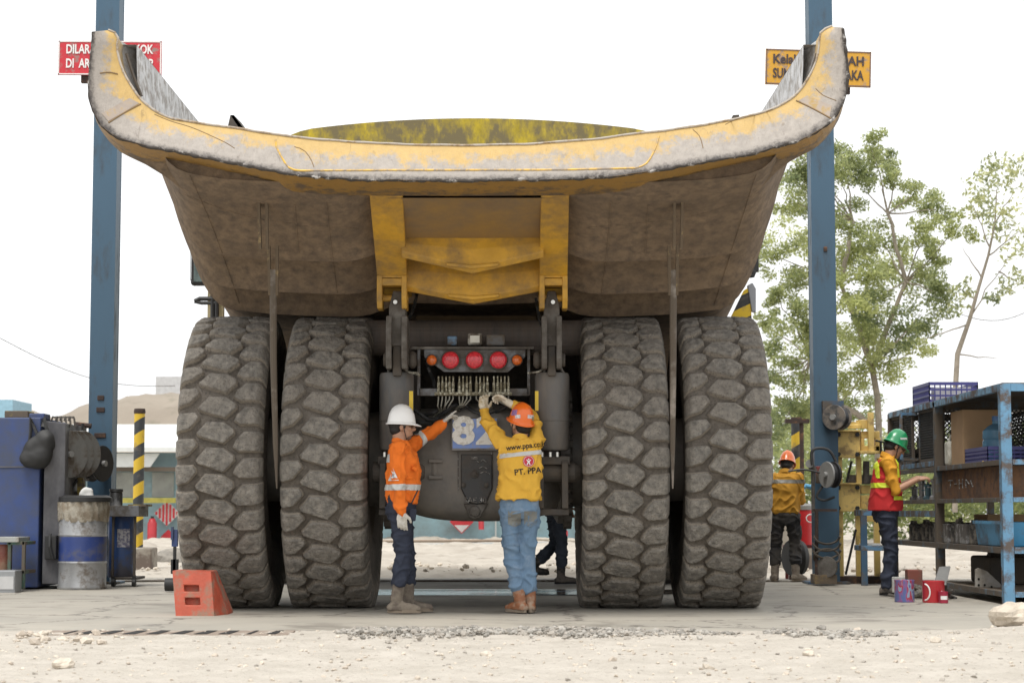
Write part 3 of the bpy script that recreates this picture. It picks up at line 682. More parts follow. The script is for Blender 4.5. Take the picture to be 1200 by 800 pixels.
# hubs (final drives) by the inner tyres
for sx, x in ((-1, -1.566+.42), (1, .952-.42)):
    b = B(); b.lathe([(.3, 0), (.56, 0), (.58, .02), (.58, .12), (.45, .2), (.3, .3)], (x-sx*-.0, 18.15, 1.33), (-sx*1.0, 0, 0), 40)
    hub = b.out('final_drive', m_axle, truck)
    for k in range(30):
        b = B(); t = 2*math.pi*k/30; c = Vector((x-sx*.03, 18.15+.60*math.cos(t), 1.33+.60*math.sin(t))); b.box(c, (.07, .06, .06), Matrix.Rotation(t, 3, 'X').to_3x3().inverted())
        b.out('drive_bolt', m_link, hub)
# number plate
b = B(); p, q = at(529, 527.5, 17.430), at(583, 489, 17.430); b.bx(p.x, q.x, 17.430, 17.460, p.z, q.z); npl = b.out('number_plate', M('plate_grey', (.25, .25, .25), rough=.5, var=.15, dirt=(.12, .1, .08), damt=.3), truck, bevel=.004)
b = B(); p, q = at(530.5, 525, 17.425), at(582, 490.5, 17.425); b.bx(p.x, q.x, 17.424, 17.430, p.z+.0, q.z); b.out('plate_field', M('plate_blue', (.20, .31, .66), rough=.5, var=.12, dirt=(.35, .35, .4), damt=.15, ds=9), npl)
for ch, x in (('8', 543), ('2', 571)):
    text_obj(ch, .325, at(x, 507, 17.418)+Vector((0, .0, .008)), M('plate_digit', (.80, .79, .74), rough=.6, var=.06, vs=12, dirt=(.5, .47, .4), damt=.1, ds=12), npl, 'digit', bold=.014, xs=1.18, ext=.004)

# ---- tyres
def tyre_mesh(phase, seed, simple=False):
    W = .345; Rr = 1.33; NP = 36; p_ = 2*math.pi*Rr/NP; K = 30 if not simple else 8
    ksc = W/.37
    C0 = np.array([(-.205,.004),(-.112,-.104),(.055,-.100),(.153,-.036),(.160,.016),(.055,.112),(-.185,.040)])*[ksc, 1]
    S0 = np.array([(.232,-.100),(.50,-.104),(.50,.078),(.34,.082),(.205,.098),(.126,.042),(.152,-.024)])*[ksc, 1]
    S1 = np.array([(-.50,-.065),(-.35,-.074),(-.226,-.100),(-.178,-.040),(-.176,-.010),(-.262,.078),(-.35,.104),(-.50,.118)])*[ksc, 1]
    def sd(poly, u, v):
        # signed distance to a convex polygon
        c = poly.mean(0); d = np.full(u.shape, -9.)
        n = len(poly)
        for i in range(n):
            a, b2 = poly[i], poly[(i+1) % n]; e = b2-a; nn = np.array([e[1], -e[0]]); nn /= np.linalg.norm(nn)
            if np.dot(c-a, nn) > 0: nn = -nn
            d = np.maximum(d, (u-a[0])*nn[0]+(v-a[1])*nn[1])
        return d
    nu = 104 if not simple else 30
    uu = list(np.linspace(-1, 1, nu)*W)
    side = [(.012, -.035), (.022, -.075), (.012, -.13), (.004, -.19), (.012, -.27), (.020, -.36), (.010, -.46), (-.03, -.56), (-.07, -.66), (-.12, -.70)]
    nv = NP*K
    a = np.arange(nv)*2*math.pi/nv
    v = a*Rr
    U, Vv = np.meshgrid(np.array(uu), v, indexing='ij')
    rs_ = np.random.RandomState(seed)
    best = np.full(U.shape, 9.); cell = np.zeros(U.shape)
    jit = rs_.rand(3, NP, 3)
    for poly, off, ri in ((C0, 0, 0), (S0, .40, 1), (S1, .575, 2)):
        idx = np.round(Vv/p_-off).astype(int)
        vl = Vv-(idx+off)*p_
        k = idx % NP
        for dk in ((0,) ):
            d = sd(poly, U+ (jit[ri, k, 0]-.5)*.02, vl*(1+(jit[ri, k, 1]-.5)*.12)+(jit[ri, k, 2]-.5)*.012)
            cell = np.where(d < best, k+ri*40, cell); best = np.minimum(best, d)
    nzv = np.zeros(U.shape); nz2 = np.zeros(U.shape); nz3 = np.zeros(U.shape)
    for i in range(U.shape[0]):
        for j in range(U.shape[1]):
            q = Vector((U[i, j], math.cos(a[j])*Rr, math.sin(a[j])*Rr+seed*7))
            nzv[i, j] = noise.noise(q*9); nz2[i, j] = noise.noise(q*28); nz3[i, j] = noise.noise(q*60)
    best = best+nzv*.004+nz2*.002
    t = np.clip((.006-best)/.018, 0, 1); t = t*t*(3-2*t)
    hblk = .062*t*(1+.12*nzv)-.0035*np.clip(1-abs(best+.02)/.01, 0, 1)*0
    # rounded block tops, worn, with chips
    hblk += t*(.005*nz2+.004*nz3+np.clip(-best, 0, .06)*.02)
    hblk += (1-t)*(.004*nzv+.003*nz2)
    crown = -.013*(U/W)**2-.024*np.clip((np.abs(U/W)-.88)/.12, 0, 1)**2
    rad = Rr-.062+crown+hblk
    # sidewalls
    X = [U[i] for i in range(nu)]; RD = [rad[i] for i in range(nu)]; G = [t[i] for i in range(nu)]
    base = Rr-.062-.048
    lefts = []; rights = []
    for k, (dx, dr) in enumerate(side):
        f = max(0, 1-k/2.5)
        lefts.append((np.full(nv, -W-dx)-.012*f*t[0], base+dr+.03*f*t[0], t[0]*f)); rights.append((np.full(nv, W+dx)+.012*f*t[-1], base+dr+.03*f*t[-1], t[-1]*f))
    X = [l[0] for l in lefts[::-1]]+X+[r[0] for r in rights]; RD = [l[1] for l in lefts[::-1]]+RD+[r[1] for r in rights]; G = [l[2] for l in lefts[::-1]]+G+[r[2] for r in rights]
    X = np.array(X); RD = np.array(RD); G = np.array(G)
    Y_ = RD*np.cos(a+phase); Z_ = RD*np.sin(a+phase)+1.33-.028
    low = Z_ < .03
    # flattened where it bears on the ground, and bulging above it
    bul = np.clip((.45-Z_)/.45, 0, 1)
    X = X*(1+.05*bul**2)
    Z_ = np.where(Z_ < 0, Z_*.03, Z_)
    m_, n_ = X.shape
    me = bpy.data.meshes.new('tyre')
    co_ = np.stack([X, Y_, Z_], -1).reshape(-1, 3)
    i, j = np.meshgrid(np.arange(m_-1), np.arange(n_), indexing='ij'); j2 = (j+1) % n_
    F = np.stack([i*n_+j, i*n_+j2, (i+1)*n_+j2, (i+1)*n_+j], -1).reshape(-1, 4)
    me.vertices.add(len(co_)); me.vertices.foreach_set('co', co_.ravel())
    me.loops.add(F.size); me.loops.foreach_set('vertex_index', F.ravel().astype(np.int32))
    me.polygons.add(len(F)); me.polygons.foreach_set('loop_start', np.arange(0, F.size, 4, dtype=np.int32)); me.polygons.foreach_set('loop_total', np.full(len(F), 4, dtype=np.int32))
    me.polygons.foreach_set('use_smooth', np.ones(len(F), dtype=bool))
    me.update(calc_edges=True); me.validate()
    at_ = me.attributes.new('block', 'FLOAT', 'POINT'); at_.data.foreach_set('value', G.ravel().astype(np.float32))
    return me
def tyre_mat():
    m = bpy.data.materials.new('dusty_tyre_rubber'); m.use_nodes = True; N = m.node_tree.nodes; L = m.node_tree.links; P = N['Principled BSDF']
    at_ = N.new('ShaderNodeAttribute'); at_.attribute_name = 'block'; tc = N.new('ShaderNodeTexCoord')
    n1 = N.new('ShaderNodeTexNoise'); n1.inputs['Scale'].default_value = 16; n1.inputs['Detail'].default_value = 10; n1.inputs['Roughness'].default_value = .7; L.new(tc.outputs['Object'], n1.inputs['Vector'])
    n2 = N.new('ShaderNodeTexNoise'); n2.inputs['Scale'].default_value = 2.2; n2.inputs['Detail'].default_value = 4; L.new(tc.outputs['Object'], n2.inputs['Vector'])
    mr = N.new('ShaderNodeMapRange'); mr.inputs[1].default_value = .35; mr.inputs[2].default_value = .68; L.new(n1.outputs['Fac'], mr.inputs[0])
    top = N.new('ShaderNodeMix'); top.data_type = 'RGBA'; L.new(mr.outputs[0], top.inputs[0]); top.inputs[6].default_value = (.11, .104, .094, 1); top.inputs[7].default_value = (.32, .292, .252, 1)
    gr = N.new('ShaderNodeMix'); gr.data_type = 'RGBA'; L.new(mr.outputs[0], gr.inputs[0]); gr.inputs[6].default_value = (.09, .078, .065, 1); gr.inputs[7].default_value = (.19, .165, .138, 1)
    mx = N.new('ShaderNodeMix'); mx.data_type = 'RGBA'; L.new(at_.outputs['Fac'], mx.inputs[0]); L.new(gr.outputs[2], mx.inputs[6]); L.new(top.outputs[2], mx.inputs[7])
    # dust caught on the sloping block flanks
    fl = N.new('ShaderNodeMapRange'); fl.inputs[1].default_value = .08; fl.inputs[2].default_value = .45; L.new(at_.outputs['Fac'], fl.inputs[0]); f2 = N.new('ShaderNodeMapRange'); f2.inputs[1].default_value = .55; f2.inputs[2].default_value = .95; f2.inputs[3].default_value = 1; f2.inputs[4].default_value = 0; L.new(at_.outputs['Fac'], f2.inputs[0])
    fm = N.new('ShaderNodeMath'); fm.operation = 'MULTIPLY'; L.new(fl.outputs[0], fm.inputs[0]); L.new(f2.outputs[0], fm.inputs[1]); fx = N.new('ShaderNodeMix'); fx.data_type = 'RGBA'; L.new(fm.outputs[0], fx.inputs[0]); L.new(mx.outputs[2], fx.inputs[6]); fx.inputs[7].default_value = (.30, .26, .21, 1); mx = fx
    m2 = N.new('ShaderNodeMix'); m2.data_type = 'RGBA'; mr2 = N.new('ShaderNodeMapRange'); mr2.inputs[1].default_value = .45; mr2.inputs[2].default_value = .7; mr2.inputs[4].default_value = .45; L.new(n2.outputs['Fac'], mr2.inputs[0]); L.new(mr2.outputs[0], m2.inputs[0]); L.new(mx.outputs[2], m2.inputs[6]); m2.inputs[7].default_value = (.20, .175, .148, 1)
    sp = N.new('ShaderNodeTexNoise'); sp.inputs['Scale'].default_value = 64; sp.inputs['Detail'].default_value = 3; L.new(tc.outputs['Object'], sp.inputs['Vector']); sr = N.new('ShaderNodeMapRange'); sr.inputs[1].default_value = .53; sr.inputs[2].default_value = .64; sr.inputs[4].default_value = .5; L.new(sp.outputs['Fac'], sr.inputs[0])
    m5 = N.new('ShaderNodeMix'); m5.data_type = 'RGBA'; L.new(sr.outputs[0], m5.inputs[0]); L.new(m2.outputs[2], m5.inputs[6]); m5.inputs[7].default_value = (.045, .042, .038, 1)
    L.new(m5.outputs[2], P.inputs['Base Color']); P.inputs['Roughness'].default_value = .82; P.inputs['Specular IOR Level'].default_value = .3
    n3 = N.new('ShaderNodeTexNoise'); n3.inputs['Scale'].default_value = 70; n3.inputs['Detail'].default_value = 6; L.new(tc.outputs['Object'], n3.inputs['Vector'])
    # fine parallel siping cuts worn into the blocks
    mp = N.new('ShaderNodeMapping'); mp.inputs['Scale'].default_value = (3, 1, 90); L.new(tc.outputs['Object'], mp.inputs[0]); n4 = N.new('ShaderNodeTexNoise'); n4.inputs['Scale'].default_value = 1; n4.inputs['Detail'].default_value = 2; L.new(mp.outputs[0], n4.inputs['Vector'])
    ad = N.new('ShaderNodeMath'); ad.operation = 'ADD'; L.new(n3.outputs['Fac'], ad.inputs[0]); ml = N.new('ShaderNodeMath'); ml.operation = 'MULTIPLY'; ml.inputs[1].default_value = .35; L.new(n4.outputs['Fac'], ml.inputs[0]); L.new(ml.outputs[0], ad.inputs[1])
    bp = N.new('ShaderNodeBump'); bp.inputs['Strength'].default_value = .9; bp.inputs['Distance'].default_value = .012; L.new(ad.outputs[0], bp.inputs['Height']); L.new(bp.outputs[0], P.inputs['Normal'])
    return m
m_tyre = tyre_mat()
def wheel(x, y, phase, seed, rot, simple=False, mirror=False):
    w = bpy.data.objects.new('wheel', None); COL.objects.link(w); w.parent = truck; w.location = (x-XC, y-18.2, 0)
    me = tyre_mesh(phase, seed, simple)
    me.materials.append(m_tyre)
    o = bpy.data.objects.new('tyre', me); COL.objects.link(o); o.parent = w
    b = B(); b.lathe([(.3, -.2), (.62, -.3), (.66, -.33), (.66, -.27), (.60, -.2), (.60, .2), (.66, .27), (.66, .33), (.62, .3), (.3, .2)], (0, 0, 1.30), (1, 0, 0), 32); me = b.mesh('rim', True); me.materials.append(M('rim_yellow', (.40, .27, .05), rough=.6, dirt=MUD, damt=.6)); r = bpy.data.objects.new('rim', me); COL.objects.link(r); r.parent = w
    return w
for i, px in enumerate((255.5, 378, 734.5, 856)):
    wheel(ax(px, 16.95), 18.2, (.35, 1.02, 2.2, .05)[i], i+1, 0)
for x in (-1, 1): wheel(XC+x*2.1, 24.4, .4, 8, 0, simple=True)
# ================================================================ GROUND
m_ = None
def ground_mat(name, ca, cb, cc, sc=(2.5, 22, 90), bump=1.0, rough=.95, wet=False):
    m = bpy.data.materials.new(name); m.use_nodes = True; N = m.node_tree.nodes; L = m.node_tree.links; P = N['Principled BSDF']
    tc = N.new('ShaderNodeTexCoord')
    def nz(s, d=8, r=.65, w=0):
        n = N.new('ShaderNodeTexNoise'); n.inputs['Scale'].default_value = s; n.inputs['Detail'].default_value = d; n.inputs['Roughness'].default_value = r; n.inputs['Distortion'].default_value = w; L.new(tc.outputs['Object'], n.inputs['Vector']); return n
    a, b_, c = nz(sc[0]), nz(sc[1]), nz(sc[2], 4)
    def mrg(n, lo, hi):
        r = N.new('ShaderNodeMapRange'); r.inputs[1].default_value = lo; r.inputs[2].default_value = hi; L.new(n.outputs['Fac'], r.inputs[0]); return r
    x1 = N.new('ShaderNodeMix'); x1.data_type = 'RGBA'; L.new(mrg(a, .35, .65).outputs[0], x1.inputs[0]); x1.inputs[6].default_value = (*ca, 1); x1.inputs[7].default_value = (*cb, 1)
    x2 = N.new('ShaderNodeMix'); x2.data_type = 'RGBA'; L.new(mrg(b_, .56, .74).outputs[0], x2.inputs[0]); L.new(x1.outputs[2], x2.inputs[6]); x2.inputs[7].default_value = (*cc, 1)
    last = x2.outputs[2]
    if wet:      # oil stains and hairline cracks of an old slab
        n5 = nz(.9, 6, .6, .8); r5 = mrg(n5, .56, .66); r5.inputs[4].default_value = .55
        x5 = N.new('ShaderNodeMix'); x5.data_type = 'RGBA'; L.new(r5.outputs[0], x5.inputs[0]); L.new(last, x5.inputs[6]); x5.inputs[7].default_value = (.12, .105, .088, 1)
        vo = N.new('ShaderNodeTexVoronoi'); vo.feature = 'DISTANCE_TO_EDGE'; vo.inputs['Scale'].default_value = .42; wn_ = nz(3, 4); vm = N.new('ShaderNodeVectorMath'); vm.operation = 'ADD'; L.new(tc.outputs['Object'], vm.inputs[0]); vs_ = N.new('ShaderNodeVectorMath'); vs_.operation = 'SCALE'; vs_.inputs[3].default_value = .5; L.new(wn_.outputs['Color'], vs_.inputs[0]); L.new(vs_.outputs[0], vm.inputs[1]); L.new(vm.outputs[0], vo.inputs['Vector'])
        r6 = N.new('ShaderNodeMapRange'); r6.inputs[1].default_value = .002; r6.inputs[2].default_value = .010; r6.inputs[3].default_value = .8; r6.inputs[4].default_value = 0; L.new(vo.outputs['Distance'], r6.inputs[0])
        x6 = N.new('ShaderNodeMix'); x6.data_type = 'RGBA'; L.new(r6.outputs[0], x6.inputs[0]); L.new(x5.outputs[2], x6.inputs[6]); x6.inputs[7].default_value = (.08, .07, .06, 1); last = x6.outputs[2]
    L.new(last, P.inputs['Base Color']); P.inputs['Roughness'].default_value = rough
    s = N.new('ShaderNodeMath'); s.operation = 'MULTIPLY_ADD'; s.inputs[1].default_value = .5; L.new(c.outputs['Fac'], s.inputs[0]); L.new(b_.outputs['Fac'], s.inputs[2])
    bp = N.new('ShaderNodeBump'); bp.inputs['Strength'].default_value = bump; bp.inputs['Distance'].default_value = .02; L.new(s.outputs[0], bp.inputs['Height']); L.new(bp.outputs[0], P.inputs['Normal'])
    return m
GRAV = ((.56, .515, .45), (.46, .42, .36), (.31, .27, .225))
m_grav = ground_mat('pale_gravel', *GRAV)
m_gravf = ground_mat('mid_gravel', (.46, .42, .36), (.34, .30, .25), (.22, .19, .15), sc=(.8, 3, 20))
m_conc = ground_mat('worn_concrete', (.385, .355, .30), (.30, .28, .24), (.185, .165, .14), sc=(.55, 1.6, 40), bump=.15, rough=.75, wet=True)
b = B(); b.sheet([[(-400, -20, -.03), (400, -20, -.03)], [(-400, 900, -.03), (400, 900, -.03)]]); g = b.out('ground', m_gravf); tag(g, kind='structure')
# concrete apron of the workshop
b = B(); b.sheet([[(-16+x*1.0, 13.6+y*.9, 0) for x in range(33)] for y in range(15)]); g = b.out('concrete_slab', m_conc); tag(g, kind='structure')
# foreground gravel, lapping unevenly over the edge of the slab
def edgeY(x):
    e = 14.42+.10*noise.noise(Vector((x*.9, 2, 0)))+.05*noise.noise(Vector((x*4, 5, 0)))
    if x > 2.6: e += .42*min((x-2.6)/1.6, 1)
    return e
def gz(x, y):
    e = edgeY(x)
    up = min(max((e-y)/.5, -1), 1)
    z = .012*up+.018*noise.noise(Vector((x*1.3, y*1.3, 1)))*max(up, 0)+.012*noise.noise(Vector((x*5, y*5, 4)))*max(up, .0)+.006*noise.noise(Vector((x*17, y*17, 2)))
    z += .006*noise.noise(Vector((x*40, y*40, 7)))
    if x > 3.2 and y < e: z += .07*min((x-3.2)/1.0, 1)*min((e-y)/.3, 1)
    if -5.6 < x < -1.55 and 13.66 < y < 14.32: z = .010+z*.1 if y < e else z
    return z+.002 if y < e+.02 else -.02-.02*(y-e)
b = B(); nx, ny = 420, 250
xs = [-5.6+11.2*i/nx for i in range(nx+1)]; ysg = [7.6+7.5*j/ny for j in range(ny+1)]
b.sheet([[(x, y, gz(x, y)) for x in xs] for y in ysg]); g = b.out('gravel_ground', m_grav, smooth=True, ang=80, norm=False); tag(g, kind='structure')
b = B(); b.sheet([[(-60, -10, -.01), (-5.5, -10, -.01)], [(-60, 14.3, .004), (-5.5, 14.3, .004)]]); b.sheet([[(5.5, -10, -.01), (60, -10, -.01)], [(5.5, 14.8, .004), (60, 14.8, .004)]]); b.sheet([[(-5.6, -10, -.01), (5.6, -10, -.01)], [(-5.6, 7.7, -.004), (5.6, 7.7, -.004)]]); g = b.out('gravel_surround', m_grav); tag(g, kind='structure')
def stones(name, n, pick, smin, smax, mats, seed, flat=.6):
    rn = random.Random(seed); bm = bmesh.new()
    base = bmesh.new(); bmesh.ops.create_icosphere(base, subdivisions=1, radius=1); bv = [v.co.copy() for v in base.verts]; bf = [[v.index for v in f.verts] for f in base.faces]; base.free()
    for k in range(n):
        x, y, z = pick(rn); s = smin+(smax-smin)*rn.random()**3.2
        vs = []; rot = Matrix.Rotation(rn.random()*6.28, 3, 'Z') @ Matrix.Rotation(rn.random()*.8, 3, 'X')
        for c in bv: vs.append(bm.verts.new((rot @ Vector((c.x*s*rn.uniform(.7, 1.3), c.y*s*rn.uniform(.7, 1.2), c.z*s*flat*rn.uniform(.7, 1.3))))+Vector((x, y, z+s*.2))))
        mi = rn.randrange(len(mats))
        for f in bf: ff = bm.faces.new([vs[i] for i in f]); ff.material_index = mi
    me = bpy.data.meshes.new(name); bm.to_mesh(me); bm.free()
    for m in mats: me.materials.append(m)
    o = link_mesh(name, me); tag(o, kind='stuff'); return o
st = [M('stone_pale', (.54, .48, .40), rough=.9, var=.2, vs=20), M('stone_tan', (.46, .40, .33), rough=.9, var=.2, vs=20), M('stone_grey', (.34, .31, .27), rough=.9, var=.25, vs=20)]
def pk(rn):
    y = 8.5+(rn.random()**1.0)*5.9; x = rn.uniform(-1, 1)*(y*.30+.3); return x, y, gz(x, y)
stones('gravel_stones', 3200, pk, .002, .019, st+[st[0]], 4)
def pk2(rn):
    y = rn.uniform(9, 14.3); x = rn.uniform(-1, 1)*(y*.30); return x, y, gz(x, y)
stones('gravel_lumps', 18, pk2, .02, .045, st[:2], 9)
# grey rubble heaps along the slab edge
rub = [M('rubble_grey', (.36, .34, .305), rough=.9, var=.3, vs=20), M('rubble_dark', (.24, .225, .20), rough=.9, var=.3, vs=20), st[2]]
def heap(x0, x1, yc, w, n, seed, hh):
    def pick(rn):
        x = rn.uniform(x0, x1); u = (x-x0)/(x1-x0); e = math.sin(math.pi*u)**.5
        y = yc+rn.gauss(0, w*.4)*e+.05*noise.noise(Vector((x*3, 0, seed))); return x, y, gz(x, y)+hh*rn.random()*e*max(0, .5+noise.noise(Vector((x*2.5, 1, seed))))
    return stones('rubble', n, pick, .004, .030, rub, seed)
heap(ax(398, 14.2), ax(590, 14.2), 14.02, .95, 2600, 21, .05)
heap(ax(590, 14.1), ax(740, 14.1), 13.98, .85, 1300, 22, .045)
heap(ax(700, 14.2), ax(860, 14.2), 13.95, .7, 600, 24, .02)
heap(ax(890, 14.0), ax(1035, 14.0), 13.75, .7, 1200, 23, .03)
def pk3(rn):
    x = ax(25, 13.5)+rn.random()*(ax(150, 13.5)-ax(25, 13.5)); y = rn.uniform(12.7, 14); return x, y, gz(x, y)
stones('pebbles', 60, pk3, .01, .05, st[:2], 31)
# dark slots of the drain cover at the slab edge
m_slot = M('slot_black', (.015, .013, .012), rough=.9); m_dframe = M('drain_steel', (.52, .47, .40), rough=.7, dirt=(.25, .2, .16), damt=.5)
dr = thing('drain_grate', 'strip drain with a row of dark slots between the concrete and the gravel', 'drain', (at(160, 743, 14.0).x, 14.1, 0))
b = B(); x0, x1 = ax(60, 14.1), ax(345, 14.1); b.bx(x0, x1, 13.72, 14.26, -.02, .0165); b.out('drain_frame', m_dframe, dr, bevel=.003)
for i, (x, k) in enumerate(((87, .35), (108, 1), (134, 1), (162, 1), (189, 1), (217, 1), (244, 1), (271, .9), (299, .35), (325, .7))):
    b = B(); xx = ax(x, 14.05); w = .05*k; b.prism([(xx-w, 13.80, 0.019), (xx+w*.8, 13.80, 0.019), (xx+w*1.15, 14.20, 0.019), (xx-w*.2, 14.20, 0.019)], (0, 0, .001)); b.out('slot', m_slot, dr)
# big pale rock at the right edge
b = B(); b.ball((0, 0, 0), 1, n=10); me = b.mesh('rock')
p = at(1188, 722, 14.6)
for v in me.vertices:
    q = v.co; s = 1+.25*noise.noise(q*1.6)+.12*noise.noise(q*4); v.co = Vector((q.x*.17*s+.0, q.y*.16*s, q.z*.10*s))
rk = link_mesh('rock', me, M('rock_pale', (.50, .44, .36), rough=.9, var=.2, vs=12, bump=.6)); rk.location = (p.x, 14.6, .1); tag(rk, 'pale angular rock on the gravel at the right edge of the picture', 'rock')
for x, y, s, lb in ((963, 733, .035, 'small dark stone on the concrete edge right of the tyres'), (948, 770, .035, 'pale stone lying alone on the gravel in the right foreground'), (75, 783, .06, 'flat pale stone on the gravel in the left foreground')):
    Y = 14.3 if y == 733 else (.85*2342/(y-600))
    me2 = me.copy(); me2.transform(Matrix.Diagonal((s/.16, s/.16, s/.16, 1))); me2.materials.clear(); q = at(x, y, Y)
    r2 = link_mesh('stone', me2, rub[1] if y == 733 else st[0]); r2.location = (q.x, Y, .03); tag(r2, lb, 'stone')
# ---- behind the truck: wet channel with the sky's reflection put into its pale blue colour, kerb and rougher gravel
m_blue = bpy.data.materials.new('wet_blue'); m_blue.use_nodes = True; N = m_blue.node_tree.nodes; L = m_blue.node_tree.links
m_bluep = M('reflection_blue', (.30, .47, .60), rough=.18, var=.15, vs=3, dirt=(.12, .10, .09), damt=.12, ds=2.2, stretch=(1, 4, 1), coat=.6)
b = B(); b.sheet([[(-2.0, 20.6, .004), (1.35, 20.6, .004)], [(-2.0, 22.1, .004), (1.35, 22.1, .004)]]); g = b.out('reflection_channel', m_bluep); tag(g, kind='structure')
m_wet = M('wet_mud', (.035, .03, .027), rough=.12, var=.3, bump=.3, bs=5)
def blobsheet(name, pts, z, mat, seed=0, n=6, amp=.25):
    P = []
    for i in range(len(pts)):
        a, c = Vector(pts[i]), Vector(pts[(i+1) % len(pts)])
        for k in range(n):
            q = a.lerp(c, k/n); P.append(Vector((q.x+amp*noise.noise(Vector((q.x*2, q.y*3, seed))), q.y+amp*.5*noise.noise(Vector((q.x*3, q.y*2, seed+4))), z)))
    b = B(); b._f([b.bm.verts.new(p) for p in P]); o = b.out(name, mat); tag(o, kind='structure'); return o
blobsheet('puddle', [(-.5, 20.9), (1.3, 20.7), (2.4, 21.1), (2.2, 21.5), (.6, 21.35), (-.2, 21.3)], .008, m_wet)
blobsheet('puddle', [(-1.6, 21.75), (1.9, 21.65), (2.0, 22.0), (-1.0, 22.1)], .008, m_wet, 7)
b = B(); b.bx(-9, 9, 24.6, 24.9, 0, .02)
g = b.out('kerb', M('kerb_concrete', (.36, .34, .3), rough=.8, var=.2, dirt=(.12, .1, .08), damt=.4), bevel=.008); tag(g, kind='structure')
b = B(); nx, ny = 200, 110
b.sheet([[(-9+18*i/nx, 26.2+26*j/ny, -.04+.09*min(j/6, 1)+.10*min(j/40, 1)*(1+1.2*noise.noise(Vector((i*.11, j*.4, 3))))+.05*noise.noise(Vector((i*.5, j*.9, 5)))) for i in range(nx+1)] for j in range(ny+1)])
g = b.out('rough_gravel', m_gravf, smooth=True, norm=False); tag(g, kind='structure')
def pk4(rn):
    y = rn.uniform(26, 40); x = rn.uniform(-1, 1)*(y*.27); return x, y, .08
stones('rough_stones', 1500, pk4, .008, .06, st, 12)
# ================================================================ THE WORKSHOP AROUND THE TRUCK
m_post = M('post_blue', (.045, .098, .152), rough=.5, var=.07, vs=1.2, dirt=(.05, .07, .09), damt=.08, ds=3, bump=.1, stretch=(1, 1, .3))
m_postd = M('post_blue_dark', (.045, .10, .17), rough=.55, var=.2, dirt=(.10, .08, .06), damt=.2)
YP = 24.0
def px_to_w(px, Y): return px/2342.0*Y
def post(px, label, zt=9.0, flange_left=True):
    x = at(px, 560, YP).x
    b = B(); w = .143
    b.bx(x-w, x+w, YP-.15, YP-.138, 0, zt); b.bx(x-w, x+w, YP+.138, YP+.15, 0, zt); b.bx(x-.006, x+.006, YP-.138, YP+.138, 0, zt)
    b.bx(x-w+.003, x-w+.015, YP-.137, YP+.137, 0, zt); b.bx(x+w-.015, x+w-.003, YP-.137, YP+.137, 0, zt)
    t = thing('steel_post', label, 'steel post', (x, YP, 0)); b.out('post_column', m_post, t)
    b = B(); b.bx(x-.25, x+.25, YP-.25, YP+.25, 0, .03); b.out('base_plate', m_postd, t, bevel=.005)
    return t, x
pl, xl = post(119.5, 'tall blue steel post at left, holding the red no smoking sign')
pr_, xr = post(966.5, 'tall blue steel post at right, holding the yellow safety sign')
m_rust = M('rust_brown', (.14, .07, .035), rough=.9, var=.4, vs=15, dirt=(.05, .035, .03), damt=.5, ds=9)
for p_, x_, ys in ((pl, xl, ((466, 8, .04), (480, 6, .05), (510, 4, .07))), (pr_, xr, ((292, 7, .022),))):
    for py, h, w in ys:
        b = B(); z = az(py, YP-.16); b.bx(x_-w+(.0 if p_ is pl else .02), x_+w+(.0 if p_ is pl else .02), YP-.165, YP-.151, z-.03, z+.03); b.out('rust_bracket', m_rust, p_, bevel=.008)
# signs on the posts
def sign(px0, py0, px1, py1, lines, c, ct, label, tilt, Y, dims, bracket):
    p, q = at(px0, py1, Y), at(px1, py0, Y); cx_, cz_ = (p.x+q.x)/2, (p.z+q.z)/2; w, h = q.x-p.x, q.z-p.z
    t = thing('sign', label, 'sign', (cx_, Y, cz_))
    rot = Matrix.Rotation(R(tilt), 3, 'Y')
    mc = M('sign_paint_'+label.split()[0], c, rough=.5, var=.06, vs=3, dirt=(.25, .2, .18), damt=.1, ds=6); mt = M('sign_text_'+label.split()[0], ct, rough=.5, var=.05); mb = M('sign_edge', (.16, .10, .08), rough=.6)
    b = B(); b.box((cx_, Y+.02, cz_), (w, .03, h), rot); b.out('sign_panel', mc, t)
    b = B(); f = .014
    for dx, dz, ww, hh in ((0, h/2-f/2-.003, w-.01, f), (0, -h/2+f/2+.003, w-.01, f), (-w/2+f/2+.003, 0, f, h-.01), (w/2-f/2-.003, 0, f, h-.01)):
        b.box(Vector((cx_, Y+.002, cz_))+rot @ Vector((dx, 0, dz)), (ww, .006, hh), rot)
    b.out('sign_border', mb if ct[0] < .3 else mt, t)
    for s, sz, dz, xs in lines:
        me = text_mesh(s, sz, .004, .003, xs=xs); bb = [v.co.x for v in me.vertices]; 
        sc_ = dims*w/(max(bb)-min(bb)); me.transform(Matrix.Translation((-(max(bb)+min(bb))/2, 0, 0))); me.transform(Matrix.Diagonal((sc_, 1, 1, 1)))
        me.transform(Matrix.Translation((cx_, Y-.001, cz_)) @ rot.to_4x4() @ Matrix.Translation((0, 0, dz)) @ Matrix.Rotation(R(90), 4, 'X'))
        link_mesh('lettering', me, mt, t)
    for bx0, by0, bx1, by1 in bracket:
        pa, qa = at(bx0, by1, Y+.06), at(bx1, by0, Y+.06); b = B(); b.bx(pa.x, qa.x, Y+.05, Y+.12, pa.z, qa.z); b.out('bracket', m_rust, t)
sign(67.5, 48, 189.5, 88, (('DILARANG MEROKOK', .155, .10, 1), ('DI  AREA  WORKSHOP', .155, -.075, 1)), (.50, .022, .035), (.70, .68, .66), 'red metal sign with white capitals hung on the left blue post', 0.3, YP-.22, .84, ((95, 86, 104, 97), (120, 86, 150, 97)))
